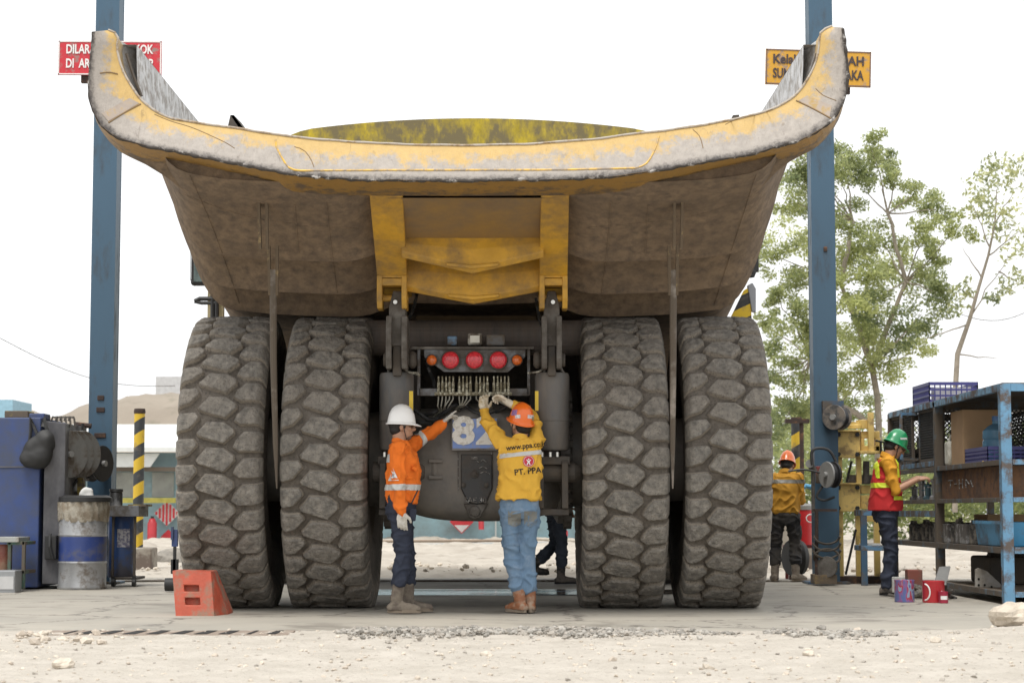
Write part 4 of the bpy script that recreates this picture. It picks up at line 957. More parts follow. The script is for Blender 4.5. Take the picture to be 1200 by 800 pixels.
sign(897.5, 59, 1020.5, 100.5, (('Kelalaian ADALAH', .16, .09, 1), ('SUMBER MALAPETAKA', .165, -.085, 1)), (.58, .30, .02), (.045, .03, .03), 'amber yellow sign with dark letters hung on the right blue post', 1.9, YP-.22, .86, ((990, 96, 996, 110), (915, 92, 921, 104)))

def cyl_obj(name, prof, o, axis, mat, parent, n=28): b = B(); b.lathe(prof, o, axis, n); return b.out(name, mat, parent)
# ---- hose reels
m_reel = M('reel_grey', (.08, .08, .08), rough=.5, var=.25, vs=8, dirt=(.2, .17, .14), damt=.35, ds=9)
m_reelb = M('reel_black', (.022, .022, .024), rough=.45, var=.3); m_disc = M('disc_pale', (.26, .26, .25), rough=.5, var=.15)
def reel(c, r, w, axis, label, mat, side=None):
    t = thing('hose_reel', label, 'hose reel', c)
    a = Vector(axis).normalized(); c = Vector(c)
    b = B(); b.lathe([(.05, -w/2), (r*.98, -w/2), (r, -w/2+.012), (r*.98, -w/2+.022), (r*.6, -w/2+.03), (r*.05, -w/2+.03)], c, a, 36); b.out('flange', side or mat, t)
    b = B(); b.lathe([(r*.05, w/2-.03), (r*.6, w/2-.03), (r*.98, w/2-.022), (r, w/2-.012), (r*.98, w/2), (.05, w/2)], c, a, 36); b.out('flange', mat, t)
    prof = [(r*.3, -w/2+.03)]; n = max(3, int((w-.06)/.035))
    for i in range(n):
        z0 = -w/2+.03+(w-.06)*i/n; dz = (w-.06)/n
        prof += [(r*.80, z0+dz*.1), (r*.86, z0+dz*.5), (r*.80, z0+dz*.9)]
    prof.append((r*.3, w/2-.03)); b = B(); b.lathe(prof, c, a, 32); b.out('wound_hose', m_reelb, t)
    b = B(); b.lathe([(.0, -w/2-.04), (.035, -w/2-.04), (.035, w/2+.04), (0, w/2+.04)], c, a, 14); b.out('spindle', m_disc, t)
    return t
def atv(px, py, Y): v = at(px, py, Y); return (v.x, v.y, v.z)
reel(atv(114, 543, 23.6), .215, .17, (-.92, .4, 0), 'black hose reel with pale hub low on the left blue post', m_reelb)
for i, x in enumerate((77, 85, 93)):
    reel(atv(x, 532, 22.5+.16*i), .27, .13, (.8, -.6, 0), ('grey hose reel nearest the blue cabinet at left', 'middle one of three grey hose reels beside the blue cabinet', 'third grey hose reel, closest to the left blue post')[i], M('reel_pale', (.21, .21, .20), rough=.5, var=.2, dirt=(.1, .08, .06), damt=.3))['group'] = 'three grey hose reels in a row'
reel(atv(981, 489, 23.7), .15, .2, (-.55, -.83, 0), 'grey metal drum reel high on the right blue post', m_reel)
b = B(); z = az(480, 23.9); b.bx(xr-.05, xr+.20, 23.75, 23.85, z-.1, z+.1); b.out('reel_bracket', m_postd, pr_)
reel(atv(973, 556, 23.4), .155, .12, (.90, .43, 0), 'black hose reel with white disc low on the right blue post', m_reelb, m_disc)

# ---- left: blue cabinet machine
m_cab = M('cabinet_blue', (.03, .06, .19), rough=.4, var=.15, vs=2, dirt=(.06, .07, .10), damt=.25, ds=3, dedge=.3)
m_cabs = M('cabinet_steel', (.20, .20, .21), rough=.4, metal=.4, var=.3, vs=3, dirt=(.06, .06, .07), damt=.35, ds=2.5, dedge=.4, stretch=(1, 1, .5))
YC = 22.2
def wbox(b, x0, x1, y0, y1, Y, d):
    p, q = at(x0, y1, Y), at(x1, y0, Y); b.bx(p.x, q.x, Y, Y+d, p.z, q.z); return b
cab_ = thing('service_cabinet', 'large blue steel service cabinet at the left edge with a black bag hanging on it', 'cabinet', (ax(10, YC), YC+.6, 0))
b = B(); wbox(b, -70, 48, 489, 688, YC, 1.25); b.out('cabinet_shell', m_cab, cab_, bevel=.012)
b = B(); p, q = at(48, 688, YC), at(48, 493, YC); b.prism([(p.x+.003, YC+.03, .06), (p.x+.22, YC+.10, .06), (p.x+.22, YC+.10, q.z-.02), (p.x+.003, YC+.03, q.z-.0)], (0, 1.1, 0)); b.out('steel_side', m_cabs, cab_, bevel=.006)
b = B(); wbox(b, -70, 48, 546, 547.5, YC-.01, .012); b.out('door_seam', m_cabs, cab_)
b = B(); wbox(b, 52, 66, 627, 655, YC-.02, .1); b.tube([at(59, 625, YC), at(58, 640, YC-.04), at(62, 655, YC-.03)], .02); b.out('valve', m_black, cab_, bevel=.01)
b = B(); wbox(b, 5, 33, 481, 489.5, YC+.35, .3); b.out('top_box', M('box_yellow', (.42, .32, .05), rough=.6, dirt=MUD, damt=.3), cab_, bevel=.01)
b = B(); wbox(b, 34, 52, 484, 491, YC+.1, .3); b.out('top_housing', m_cab, cab_, bevel=.01)
b = B()
for i in range(5): x = 60+i*5; b.tube([at(x, 493, YC+.3), at(x+2, 488, YC+.3), at(x+7, 490, YC+.3), at(x+8, 500, YC+.3)], .012, 6)
wbox(b, 62, 86, 487.5, 489.5, YC+.32, .06); b.out('hose_guide', m_link, cab_)
# tall grey frame behind the reels, small yellow stand and hoses
fr = thing('pump_stand', 'dark pump and yellow stand under the grey hose reels', 'pump', (ax(88, 22.9), 22.9, 0))
b = B(); wbox(b, 70, 72, 500, 640, 22.95, .05); wbox(b, 96, 98, 500, 640, 22.95, .05); wbox(b, 70, 98, 560, 563, 22.9, .3); wbox(b, 70, 98, 575, 583, 22.9, .3); b.out('stand_frame', m_frame, fr)
b = B(); b.prism([at(90, 559, 22.8), at(97, 559, 22.8), at(102, 586, 22.8), at(91, 586, 22.8)], (0, .05, 0)); b.out('yellow_guard', MATS['box_yellow'], fr)
b = B(); b.tube([at(76, 560, 22.7), at(80, 575, 22.7), at(74, 590, 22.7)], .02); b.tube([at(90, 562, 22.7), at(84, 572, 22.7), at(80, 582, 22.7), at(78, 592, 22.7)], .018); b.tube([at(97, 496, 23), at(98, 530, 23), at(104, 560, 23)], .015)
b.lathe([(.05, 0), (.07, .1), (.06, .22)], at(80, 588, 22.8), (0, 0, 1)); b.out('pump', m_black, fr)
b = B(); b.tube([at(88, 497, 23.3), at(107, 499, 23.3)], .03); b.out('pipe', m_rust, fr)
# black bag hanging
bg = B(); bg.ball((0, 0, 0), (.17, .09, .19)); bg.ball((.07, .0, .10), (.12, .08, .16)); bg.ball((-.05, 0, -.06), (.16, .1, .12))
me = remeshed(bg, .015, 4); npnoise_disp(me, lambda c, n: .014*noise.noise(c*9)); me.materials.append(m_black)
t = thing('shoulder_bag', 'black cloth shoulder bag hanging on the blue cabinet', 'bag', atv(46, 525, YC-.06))
me.transform(Matrix.Translation(at(45, 530, YC-.09))); link_mesh('bag_body', me, None, t)
b = B(); b.tube([at(33, 528, YC-.06), at(36, 505, YC-.03), at(36, 490, YC-.02), at(40, 500, YC-.05), at(48, 520, YC-.08)], .018, 6); b.out('strap', m_black, t)
b = B(); b.tube([at(50, 500, YC-.02), at(52, 490, YC-.0), at(54, 500, YC-.05), at(60, 515, YC-.06)], .022, 6); b.out('strap', m_black, t)

# ---- drum with bag liner
YD = 22.35; r = px_to_w(28.5, YD); cx_ = ax(98.5, YD)
t = thing('oil_drum', 'silver drum with a blue band, used as a bin with a plastic liner', 'drum', (cx_, YD, 0))
m_dsil = M('drum_silver', (.34, .345, .35), rough=.4, metal=.4, var=.15, vs=6, dirt=(.15, .13, .11), damt=.12, ds=5)
zt = az(600, YD); zb1, zb2 = az(628, YD), az(657, YD)
prof = [(0, .0), (r*.97, 0), (r, .02), (r*.985, .03), (r*.985, zb2), (r*.985, zt-.0)]
b = B(); b.lathe([(0, 0), (r*.97, 0), (r, .012), (r, .03), (r*.975, .045), (r*.975, zb2-.03), (r, zb2-.015), (r*.975, zb2), (r*.975, zb1), (r, zb1+.015), (r*.975, zb1+.03), (r*.975, zt), (r*.9, zt), (r*.88, .3)], (cx_, YD, 0), (0, 0, 1), 48); b.out('drum_shell', m_dsil, t)
b = B(); b.lathe([(r*.979, zb2+.003), (r*.979, zb1-.003)], (cx_, YD, 0), (0, 0, 1), 48); b.out('blue_band', M('band_blue', (.03, .055, .20), rough=.4, dirt=(.1, .1, .12), damt=.25), t)
b = B(); ztop = az(588, YD); rows = []
for j, (rr_, zz) in enumerate(((1.0, zt-.10), (1.04, zt-.02), (1.05, zt+.06), (1.03, ztop), (.95, ztop+.0), (.92, ztop-.15), (.90, zt-.2))):
    rows.append([Vector((cx_+math.cos(a)*(r*rr_+.014*noise.noise(Vector((math.cos(a)*4, math.sin(a)*4, j*.9)))+.008*math.sin(a*23+j)), YD+math.sin(a)*(r*rr_+.012*math.sin(a*17+j*1.3)), zz+(.03*noise.noise(Vector((math.cos(a)*2.2, math.sin(a)*2.2, 5+j))) if j in (0, 1) else 0))) for a in [2*math.pi*k/96 for k in range(96)]])
b.rings(rows, cap=False); b.out('plastic_liner', M('liner_plastic', (.36, .33, .27), rough=.35, var=.3, vs=14, dirt=(.22, .18, .13), damt=.3, ds=8), t)
b = B(); b.lathe([(r*1.02, ztop-.0), (r*1.09, ztop+.005), (r*1.08, ztop+.05), (r*.9, ztop+.075), (r*.86, ztop+.03)], (cx_+.02, YD, 0), (0, 0, 1), 40); b.out('black_rim', m_black, t)
b = B(); b.ball((0, 0, 0), (.09, .05, .11)); me = remeshed(b, .015, 2); npnoise_disp(me, lambda c, n: .02*noise.noise(c*14)); me.transform(Matrix.Translation(at(102, 582, YD-.1))); me.materials.append(M('white_rag', (.6, .6, .58), rough=.9))
o = link_mesh('rag', me); recenter(o, atv(102, 582, YD-.1)); tag(o, 'crumpled white rag on the rim of the silver drum', 'rag')
# ---- trolley cart with blue canister
YT = 23.0
t = thing('trolley', 'black wheeled trolley with a grey tray beside the silver drum', 'trolley', (ax(144, YT), YT, 0))
b = B()
for x in (130, 155.5): wbox(b, x, x+4, 596, 678, YT, .04); wbox(b, x, x+4, 596, 678, YT+.5, .04)
wbox(b, 130, 160, 594, 598, YT, .54); wbox(b, 130, 160, 676, 679, YT, .54); b.out('trolley_frame', m_frame, t, bevel=.004)
b = B(); wbox(b, 128, 163, 592, 605, YT-.04, .6); b.out('tray', m_barp, t, bevel=.006)
b = B(); wbox(b, 150, 171, 590.5, 593, YT-.02, .4); b.out('yellow_edge', MATS['box_yellow'], t)
for x, d in ((132, 0), (156, 0), (132, .5), (156, .5)):
    b = B(); p = at(x+1, 682, YT+d); b.lathe([(.015, -.02), (.045, -.02), (.045, .02), (.015, .02)], (p.x, YT+d, .046), (1, 0, 0), 14); b.bx(p.x-.02, p.x+.02, YT+d-.015, YT+d+.015, .05, .12); b.out('caster', m_black, t)
cx_ = ax(143, YT+.27); cc = thing('canister', 'blue metal canister with a white label standing in the trolley', 'canister', (cx_, YT+.27, .1))
b = B(); b.lathe([(0, .1), (.14, .1), (.15, .12), (.15, .80), (.14, .82), (0, .82)], (cx_, YT+.27, 0), (0, 0, 1), 32); b.out('canister_shell', M('canister_blue', (.04, .09, .25), rough=.4, dirt=(.08, .08, .1), damt=.3), cc)
b = B(); b.sheet([[(cx_+.153*math.sin(a), YT+.27-.153*math.cos(a), z) for a in np.linspace(-.1, .9, 8)] for z in (.45, .66)]); lab = b.out('label', M('label_white', (.6, .6, .62), rough=.5, dirt=(.2, .2, .3), damt=.3, ds=30), cc)
b = B(); p = at(136, 593, YT+.1); b.lathe([(0, 0), (.075, 0), (.075, .15), (.07, .16), (.08, .17), (.08, .20), (0, .20)], p, (0, 0, 1), 24); o = b.out('oil_can', M('can_black', (.03, .03, .03), rough=.4, dirt=(.2, .2, .2), damt=.15)); recenter(o, p); tag(o, 'small black can standing on top of the wheeled trolley', 'can')
# ---- green rack with tins, lower left
YG = 21.6
t = thing('small_rack', 'low green metal rack at the lower left in front of the blue cabinet', 'rack', (ax(14, YG), YG, 0))
b = B()
for x in (8, 24.5): wbox(b, x, x+5, 634, 690, YG, .05)
wbox(b, 8, 29, 634, 638, YG, .5); wbox(b, 8, 29, 668, 672, YG, .5); b.out('rack_frame', M('green_paint', (.05, .12, .09), rough=.5, dirt=(.1, .08, .06), damt=.35), t, bevel=.004)
b = B(); wbox(b, -10, 22, 629, 635, YG-.03, .5); b.out('worktop', M('worktop_grey', (.35, .36, .34), rough=.5, dirt=(.2, .15, .1), damt=.3), t, bevel=.005)
b = B(); p = at(4, 668, YG+.15); b.lathe([(0, 0), (.085, 0), (.09, .01), (.09, .27), (.085, .28), (0, .28)], p, (0, 0, 1), 24); o = b.out('paint_tin', M('tin_redbrown', (.20, .05, .03), rough=.4, dirt=(.25, .15, .1), damt=.3)); recenter(o, p); tag(o, 'red brown tin standing on the low green rack', 'tin')
t2 = thing('toolbox', 'grey metal toolbox on the floor under the low green rack', 'toolbox', (ax(8, YG-.2), YG-.15, 0))
b = B(); wbox(b, -6, 18, 668, 695, YG-.3, .3); b.out('box_body', M('toolbox_grey', (.30, .31, .32), rough=.4, metal=.3), t2, bevel=.01)
b = B(); wbox(b, -6, 16, 675, 690, YG-.31, .01); b.out('drawer', M('drawer_white', (.5, .5, .5), rough=.4), t2)

# ---- striped bollards
def bollard(px, py0, py1, Y, wpx, label, base, lean=0):
    x = ax(px, Y); z0 = az(py1, Y); z1 = az(py0, Y); r = px_to_w(wpx/2, Y)
    t = thing('striped_bollard', label, 'bollard', (x, Y, 0), 'black and yellow striped bollards')
    me_mat = m_bol
    b = B(); b.lathe([(r, 0), (r, z1), (r*.9, z1), (0, z1)], (x, Y, 0), (0, 0, 1), 24); b.out('tube', me_mat, t)
    b = B(); b.lathe([(r*1.05, z1-.03), (r*1.12, z1), (r*1.0, z1+.04), (0, z1+.04)], (x, Y, 0), (0, 0, 1), 20); b.out('cap', m_rust, t)
    if base: b = B(); b.bx(x-.24, x+.24, Y-.24, Y+.24, 0, z0+.0); b.out('concrete_foot', m_kconc, t, bevel=.02)
    return t
m_kconc = M('foot_concrete', (.34, .31, .26), rough=.9, var=.2, dirt=(.15, .12, .1), damt=.3)
m_bol = stripes('bollard_stripes', (.60, .40, .03), (.035, .04, .045), 3.3, 32)
bollard(162.5, 482, 641, 28, 12.5, 'black and yellow striped steel tube at left, between the blue post and the tyre', True)
bollard(934, 492, 600, 28, 12.5, 'black and yellow striped steel tube behind the worker in the orange helmet', True)
b = B(); wz = az(494, 27.7); b.bx(ax(921, 27.7), ax(949, 27.7), 27.65, 27.75, wz-.02, wz+.04); b.cyl((ax(940, 27.7), 27.7, 0), (ax(940, 27.7), 27.7, wz), .03)
o = b.out('crossbar_stand', m_rust); recenter(o, (ax(940, 27.7), 27.7, 0)); tag(o, 'rusty T shaped pipe stand in front of the right striped bollard', 'pipe stand')
# dark jack stand at the left of the wheel chock
t = thing('jack_stand', 'dark wheeled jack standing behind the orange chock at the left tyre', 'jack', (ax(204, 21.5), 21.5, 0))
b = B(); wbox(b, 201, 208, 620, 640, 21.5, .06); wbox(b, 200, 203, 617, 632, 21.48, .05); b.out('jack_top', m_cab, t)
b = B(); wbox(b, 202.5, 206, 640, 668, 21.5, .05); wbox(b, 200, 208, 655, 672, 21.5, .08); b.lathe([(.0, -.05), (.07, -.05), (.07, .05), (0, .05)], (ax(201, 21.5), 21.5, .08), (1, 0, 0), 18); b.out('jack_leg', m_black, t)

# ---- wheel chock
m_ch = M('chock_orange', (.43, .078, .04), rough=.55, var=.14, vs=7, dirt=(.28, .17, .12), damt=.22, ds=5, bump=.3)
P = lambda x, y, Y: at(x, y, Y)
t = thing('wheel_chock', 'orange red wheel chock with two slots wedged against the leftmost tyre', 'wheel chock', (ax(235, 16.6), 16.6, 0))
Yc0 = 16.55
b = B(); f = [at(202, 668, Yc0+.08), at(247, 669, Yc0+.08), at(251, 713.5, Yc0), at(206, 714, Yc0)]
for q in f[2:]: q.z = 0
tip = [at(270, 711, Yc0+.06)]; tip[0].z = .02
# wedge: rear block plus a nose that runs under the tyre
fr_ = [f[3], f[2], f[1], f[0]]
nose = Vector((ax(270, Yc0+.3), Yc0+.26, .02)); nose0 = Vector((ax(270, Yc0+.3), Yc0+.26, 0))
bk = Vector((0, .34, 0))
def frame_with_slots(b):
    # front plate with two slots, as strips
    A, Bq, C, D = f[0], f[1], f[2], f[3]      # tl tr br bl
    def L2(u, v): return (A.lerp(Bq, u)).lerp(D.lerp(C, u), v)
    us = (0, .27, .66, 1); vs = (0, .32, .46, .60, .76, 1)
    for i in range(3):
        for j in range(5):
            if i == 1 and j in (1, 3):
                # recess
                q = [L2(us[i], vs[j]), L2(us[i+1], vs[j]), L2(us[i+1], vs[j+1]), L2(us[i], vs[j+1])]
                qi = [p+Vector((0, .06, 0)) for p in q]
                va = [b.bm.verts.new(p) for p in q]; vb = [b.bm.verts.new(p) for p in qi]
                for k in range(4): b._f([va[k], va[(k+1) % 4], vb[(k+1) % 4], vb[k]])
                b._f(vb)
            else: b._f([b.bm.verts.new(p) for p in (L2(us[i], vs[j]), L2(us[i+1], vs[j]), L2(us[i+1], vs[j+1]), L2(us[i], vs[j+1]))])
b = B(); frame_with_slots(b)
A, Bq, C, D = f; 
Ab, Bb, Cb, Db = A+bk, Bq+bk, C+bk, D+bk; nb = nose0+bk*.9; nt_ = nose+bk*.9
for q in ((A, Bq, Bb, Ab), (A, Ab, Db, D), (Bq, C, nose0, nose), (Bq, nose, nt_, Bb), (nose, nose0, nb, nt_), (Bb, nt_, nb, Cb), (Ab, Bb, Cb, Db)): b._f([b.bm.verts.new(p) for p in q])
bmesh.ops.remove_doubles(b.bm, verts=b.bm.verts, dist=.001)
b.out('chock_block', m_ch, t, bevel=.008)

# ================================================================ BACKGROUND
YB = 52.0
m_wall = M('wall_pale_blue', (.33, .52, .58), rough=.6, var=.08, vs=1, dirt=(.25, .30, .30), damt=.25, ds=1.5, dedge=.4)
m_roofw = M('roof_white', (.62, .64, .62), rough=.5, var=.08)
bd = thing('workshop_building', 'long low pale blue building with white roof edge in the far background', 'building', (ax(430, YB), YB, 0))
gzb = az(640, YB)
b = B(); b.bx(ax(-60, YB), ax(705, YB), YB, YB+.2, -.1, az(547, YB)); b.out('wall', m_wall, bd)
b = B(); b.prism([(ax(-60, YB-1), YB-1.4, az(524, YB-1.4)), (ax(-60, YB-1), YB-1.4, az(529, YB-1.4)), (ax(-60, YB), YB+3, az(526, YB+3)), (ax(-60, YB), YB+3, az(497, YB+3))], (ax(700, YB)-ax(-60, YB), 0, 0)); b.out('roof', m_roofw, bd)
b = B(); wbox(b, -60, 700, 547, 552, YB-.9, .1); b.out('fascia', M('fascia_brown', (.16, .13, .10), rough=.7), bd)
b = B(); wbox(b, -60, 700, 530, 547, YB-.5, .05); b.out('upper_wall', M('wall_grey_blue', (.22, .32, .36), rough=.6), bd)
b = B(); b.prism([at(134, 547, YB-1.2), at(176, 547, YB-1.2), at(187, 531, YB-1.2), at(134, 531, YB-1.2)], (0, .05, 0)); b.out('awning', m_roofw, bd)
for x0, x1 in ((134, 158), (178, 204)):
    b = B(); wbox(b, x0, x1, 553, 582, YB-.05, .04); wn = b.out('window', M('window_grey', (.30, .31, .28), rough=.3, var=.3, vs=2), bd)
b = B(); wbox(b, 120, 206, 583, 589, YB-.6, .05); b.out('yellow_beam', M('beam_yellow', (.45, .40, .08), rough=.6, var=.3), bd)
for x in (300, 470, 580, 700): b = B(); wbox(b, x, x+2, 553, 640, YB-.05, .05); b.out('wall_post', m_roofw, bd)
# diamond danger signs and extinguishers on that wall
def diamond(px, py, r, label, striped, red=(.55, .03, .04)):
    c = at(px, py, YB-.3); rr_ = px_to_w(r, YB); t = thing('danger_sign', label, 'sign', tuple(c))
    b = B(); b.prism([c+Vector(v)*rr_ for v in ((0, 0, 1), (1, 0, 0), (0, 0, -1), (-1, 0, 0))], (0, .04, 0)); b.out('sign_panel', M('diamond_white', (.62, .60, .58), rough=.5) if striped else M('diamond_red', red, rough=.5), t)
    if striped:
        for k in range(-3, 4):
            u = k*.27; h = 1-abs(u)-.07
            b = B(); b.bx(c.x+(u-.075)*rr_, c.x+(u+.075)*rr_, c.y-.02, c.y-.003, c.z-h*rr_, c.z+h*rr_); b.out('stripe', M('diamond_red', red, rough=.5), t)
    else:
        b = B(); b.prism([c+Vector(v)*rr_+Vector((0, -.01, 0)) for v in ((-.62, 0, -.28), (.62, 0, -.28), (0, 0, -.9))], (0, .005, 0)); b.out('white_field', M('diamond_white', (.62, .60, .58), rough=.5), t)
    return t
diamond(195.5, 601, 15, 'red and white vertically striped diamond sign on the far blue wall at left', True)
diamond(197, 629, 9, 'plain red diamond sign low on the far wall next to the leftmost tyre', False)
diamond(541, 611, 14, 'red diamond sign with white corner seen under the truck axle', False)
for px, py, w_, h_, lb in ((178, 622, 11, 34, 'red fire extinguisher standing by the far blue wall at left'), (564, 613, 6.5, 14, 'small red fire extinguisher seen under the truck beside the diamond sign'), (661, 624, 9, 8, 'small red can on the far ground seen under the truck at right')):
    c = at(px, py+h_/2, YB-.6); r = px_to_w(w_/2, YB); h = px_to_w(h_, YB); b = B()
    t = thing('fire_extinguisher' if h_ > 10 else 'red_can', lb, 'fire extinguisher' if h_ > 10 else 'can', tuple(c))
    b.lathe([(0, 0), (r, 0), (r, h*.75), (r*.6, h*.9), (r*.3, h*.93), (0, h*.93)], c, (0, 0, 1), 16); b.out('cylinder', M('extinguisher_red', (.50, .04, .05), rough=.4), t)
    b = B(); b.lathe([(0, h*.93), (r*.35, h*.93), (r*.35, h), (0, h)], c, (0, 0, 1), 10); b.out('valve', m_black, t)
# long pipes lying on the ground behind the truck
for (x0, y0, x1, y1, r, mt, lb) in ((430, 634, 610, 633, 1.6, M('pipe_brown', (.25, .19, .14), rough=.8), 'long thin brown pipe lying on the far gravel behind the truck'), (430, 640, 690, 636, 2.6, M('pipe_grey', (.30, .31, .30), rough=.5), 'thick grey pipe lying on the far gravel behind the truck'), (590, 629, 720, 636, 2.0, M('pipe_cream', (.42, .38, .32), rough=.6), 'pale pipe lying aslant behind the walking legs')):
    Y = 44; b = B(); pa, pb = at(x0, y0, Y), at(x1, y1, Y+1); b.cyl(pa, pb, px_to_w(r, Y), n=12); o = b.out('ground_pipe', mt); recenter(o, (pa+pb)/2); tag(o, lb, 'pipe')
# concrete block by the left bollard, rubble pile
b = B(); q = at(181, 655, 30); b.ball((0, 0, 0), (1, 1, .45), n=12); me = b.mesh('pile', True)
for v in me.vertices: v.co *= .5*(1+.4*noise.noise(v.co*2)+.2*noise.noise(v.co*6))
me.transform(Matrix.Translation((q.x+.3, 31, .05))); o = link_mesh('gravel_pile', me, M('pile_grey', (.24, .22, .19), rough=.95, var=.3, vs=8, bump=.8)); tag(o, kind='stuff')
# hills
def hill(name, x0, x1, pts, Y, mat, seed):
    b = B(); nx = 90; rows = []
    for j in range(14):
        v = j/13; row = []
        for i in range(nx+1):
            px = x0+(x1-x0)*i/nx
            py = np.interp(px, [p[0] for p in pts], [p[1] for p in pts])
            h = az(py, Y); y = Y-14*(1-v); prof = math.sin(v*math.pi/2)**1.2
            row.append((ax(px, Y), y, -.1+h*prof+(.35*noise.noise(Vector((i*.25, j*.6, seed)))+.15*noise.noise(Vector((i*.8, j*1.3, seed))))*prof))
        rows.append(row)
    rows.append([(x, y+18, -1) for x, y, z in rows[-1]])
    b.sheet(rows); o = b.out(name, mat, smooth=True, norm=False); tag(o, kind='structure')
m_hill = ground_mat('hill_soil', (.30, .26, .21), (.23, .195, .155), (.15, .14, .10), sc=(.12, .5, 3), bump=1)
hill('hills', -260, 520, [(-260, 490), (-60, 478), (0, 474), (30, 480), (60, 486), (85, 482), (110, 470), (150, 464), (208, 461), (300, 458), (400, 500), (520, 580)], 110, m_hill, 3)
b = B(); c = at(199, 463, 125); c.z = 0; zt = az(441, 125); b.bx(c.x-.9, c.x+3, 125, 127, 3, zt); b.out('block_wall', M('far_grey', (.5, .5, .5), rough=.8)); o = bpy.data.objects['block_wall']; o.name = 'water_tank'; recenter(o, (c.x, 125, 3)); tag(o, 'pale square water tank on the hill above the left tyre', 'water tank')
b = B(); pa = at(0, 488, 100); b.bx(ax(-60, 100), ax(13, 100), 100, 104, 2, az(468, 100)); o = b.out('far_shed', M('shed_blue', (.25, .42, .52), rough=.6)); recenter(o, (ax(-20, 100), 102, 2)); tag(o, 'far blue shed roof at the left edge above the cabinet', 'shed')

# ---- trees
m_bark = M('bark', (.26, .225, .18), rough=.9, var=.25, vs=8)
def leafmat(name, c):
    m = bpy.data.materials.new(name); m.use_nodes = True; N = m.node_tree.nodes; L = m.node_tree.links; P = N['Principled BSDF']
    at_ = N.new('ShaderNodeAttribute'); at_.attribute_name = 'tint'; cr = N.new('ShaderNodeMix'); cr.data_type = 'RGBA'; L.new(at_.outputs['Fac'], cr.inputs[0])
    cr.inputs[6].default_value = (*[x*.6 for x in c], 1); cr.inputs[7].default_value = (c[0]*1.7, c[1]*1.45, c[2]*1.3, 1)
    L.new(cr.outputs[2], P.inputs['Base Color']); P.inputs['Roughness'].default_value = .5
    tr = N.new('ShaderNodeBsdfTranslucent'); hs_ = N.new('ShaderNodeHueSaturation'); hs_.inputs['Value'].default_value = 2.2; L.new(cr.outputs[2], hs_.inputs['Color']); L.new(hs_.outputs[0], tr.inputs[0])
    ms = N.new('ShaderNodeMixShader'); ms.inputs[0].default_value = .6; L.new(P.outputs[0], ms.inputs[1]); L.new(tr.outputs[0], ms.inputs[2]); L.new(ms.outputs[0], N['Material Output'].inputs[0])
    return m
m_leaf = leafmat('leaves_mid', (.19, .235, .12)); m_leaf2 = leafmat('leaves_light', (.22, .26, .15))
def leaves(centres, size, seed, mat, name='crown', parent=None, droop=.4):
    "centres: (x, y, z, radius, count)"
    rs = np.random.RandomState(seed); Vs, Fs, T = [], [], []; n0 = 0
    for (x, y, z, r, n) in centres:
        d = rs.normal(size=(n, 3)); d /= np.linalg.norm(d, axis=1)[:, None]; rad = r*rs.rand(n)**.45
        # sub-clumps make an uneven surface
        k = rs.normal(size=(8, 3))*r*.55; pick = rs.randint(0, 8, n)
        c = np.array([x, y, z])+k[pick]+d*rad[:, None]*[.62, .62, .45]
        nrm = rs.normal(size=(n, 3)); nrm[:, 2] += .8; nrm /= np.linalg.norm(nrm, axis=1)[:, None]
        t = np.cross(nrm, rs.normal(size=(n, 3))); t[:, 2] -= droop; t -= nrm*(t*nrm).sum(1)[:, None]; t /= np.linalg.norm(t, axis=1)[:, None]; s = np.cross(nrm, t)
        L_ = size*(.6+.8*rs.rand(n))[:, None]; W_ = L_*.45
        q = np.stack([c-t*L_*.5, c+s*W_*.5, c+t*L_*.5, c-s*W_*.5], 1).reshape(-1, 3)
        Vs.append(q); Fs.append(np.arange(n*4).reshape(-1, 4)+n0); n0 += n*4
        tn = np.clip(.55+.2*rs.normal()+.22*rs.normal(size=n), 0, 1); T.append(np.repeat(tn, 4))
    V_ = np.concatenate(Vs); F_ = np.concatenate(Fs)
    me = bpy.data.meshes.new(name); me.vertices.add(len(V_)); me.vertices.foreach_set('co', V_.astype(np.float32).ravel()); me.loops.add(F_.size); me.loops.foreach_set('vertex_index', F_.ravel().astype(np.int32)); me.polygons.add(len(F_)); me.polygons.foreach_set('loop_start', np.arange(0, F_.size, 4, dtype=np.int32)); me.polygons.foreach_set('loop_total', np.full(len(F_), 4, dtype=np.int32)); me.update(calc_edges=True)
    a = me.attributes.new('tint', 'FLOAT', 'POINT'); a.data.foreach_set('value', np.concatenate(T).astype(np.float32))
    me.materials.append(mat); return link_mesh(name, me, None, parent)
def branch(b, p, q, r0, r1, seed, n=6, wob=.12):
    p, q = Vector(p), Vector(q); pts = []
    for i in range(n+1):
        t = i/n; v = p.lerp(q, t); L_ = (q-p).length
        v += Vector((noise.noise(Vector((t*3, seed, 0))), noise.noise(Vector((t*3, seed, 9))), noise.noise(Vector((t*3, seed, 5)))*.6))*wob*L_*math.sin(math.pi*t)*1.2; pts.append(v)
    b.tube(pts, [r0+(r1-r0)*i/n for i in range(n+1)], 7); return pts
YT1 = 44.0
cl = [(985,178,24),(1020,172,20),(1034,186,16),(1050,208,18),(1012,222,26),(984,205,26),(940,208,24),(925,236,22),(1072,228,20),(1098,246,22),(1122,268,18),(1086,272,22),(1000,262,28),(992,302,28),(1032,282,28),(1020,322,28),(1048,308,24),(936,275,28),(910,300,24),(932,335,26),(944,366,26),(1000,348,26),(1074,324,24),(1096,342,24),(1080,368,26),(1028,364,26),(1012,396,24),(1052,396,24),(1040,428,24),(1074,412,20),(1000,436,24),(908,418,20),(934,446,24),(900,444,22),(940,480,24),(915,505,24),(1000,470,24),(958,500,26),(900,380,14),(955,245,24),(965,315,24),(965,410,22),(1100,300,16),(912,345,14)]
rnd = random.Random(11)
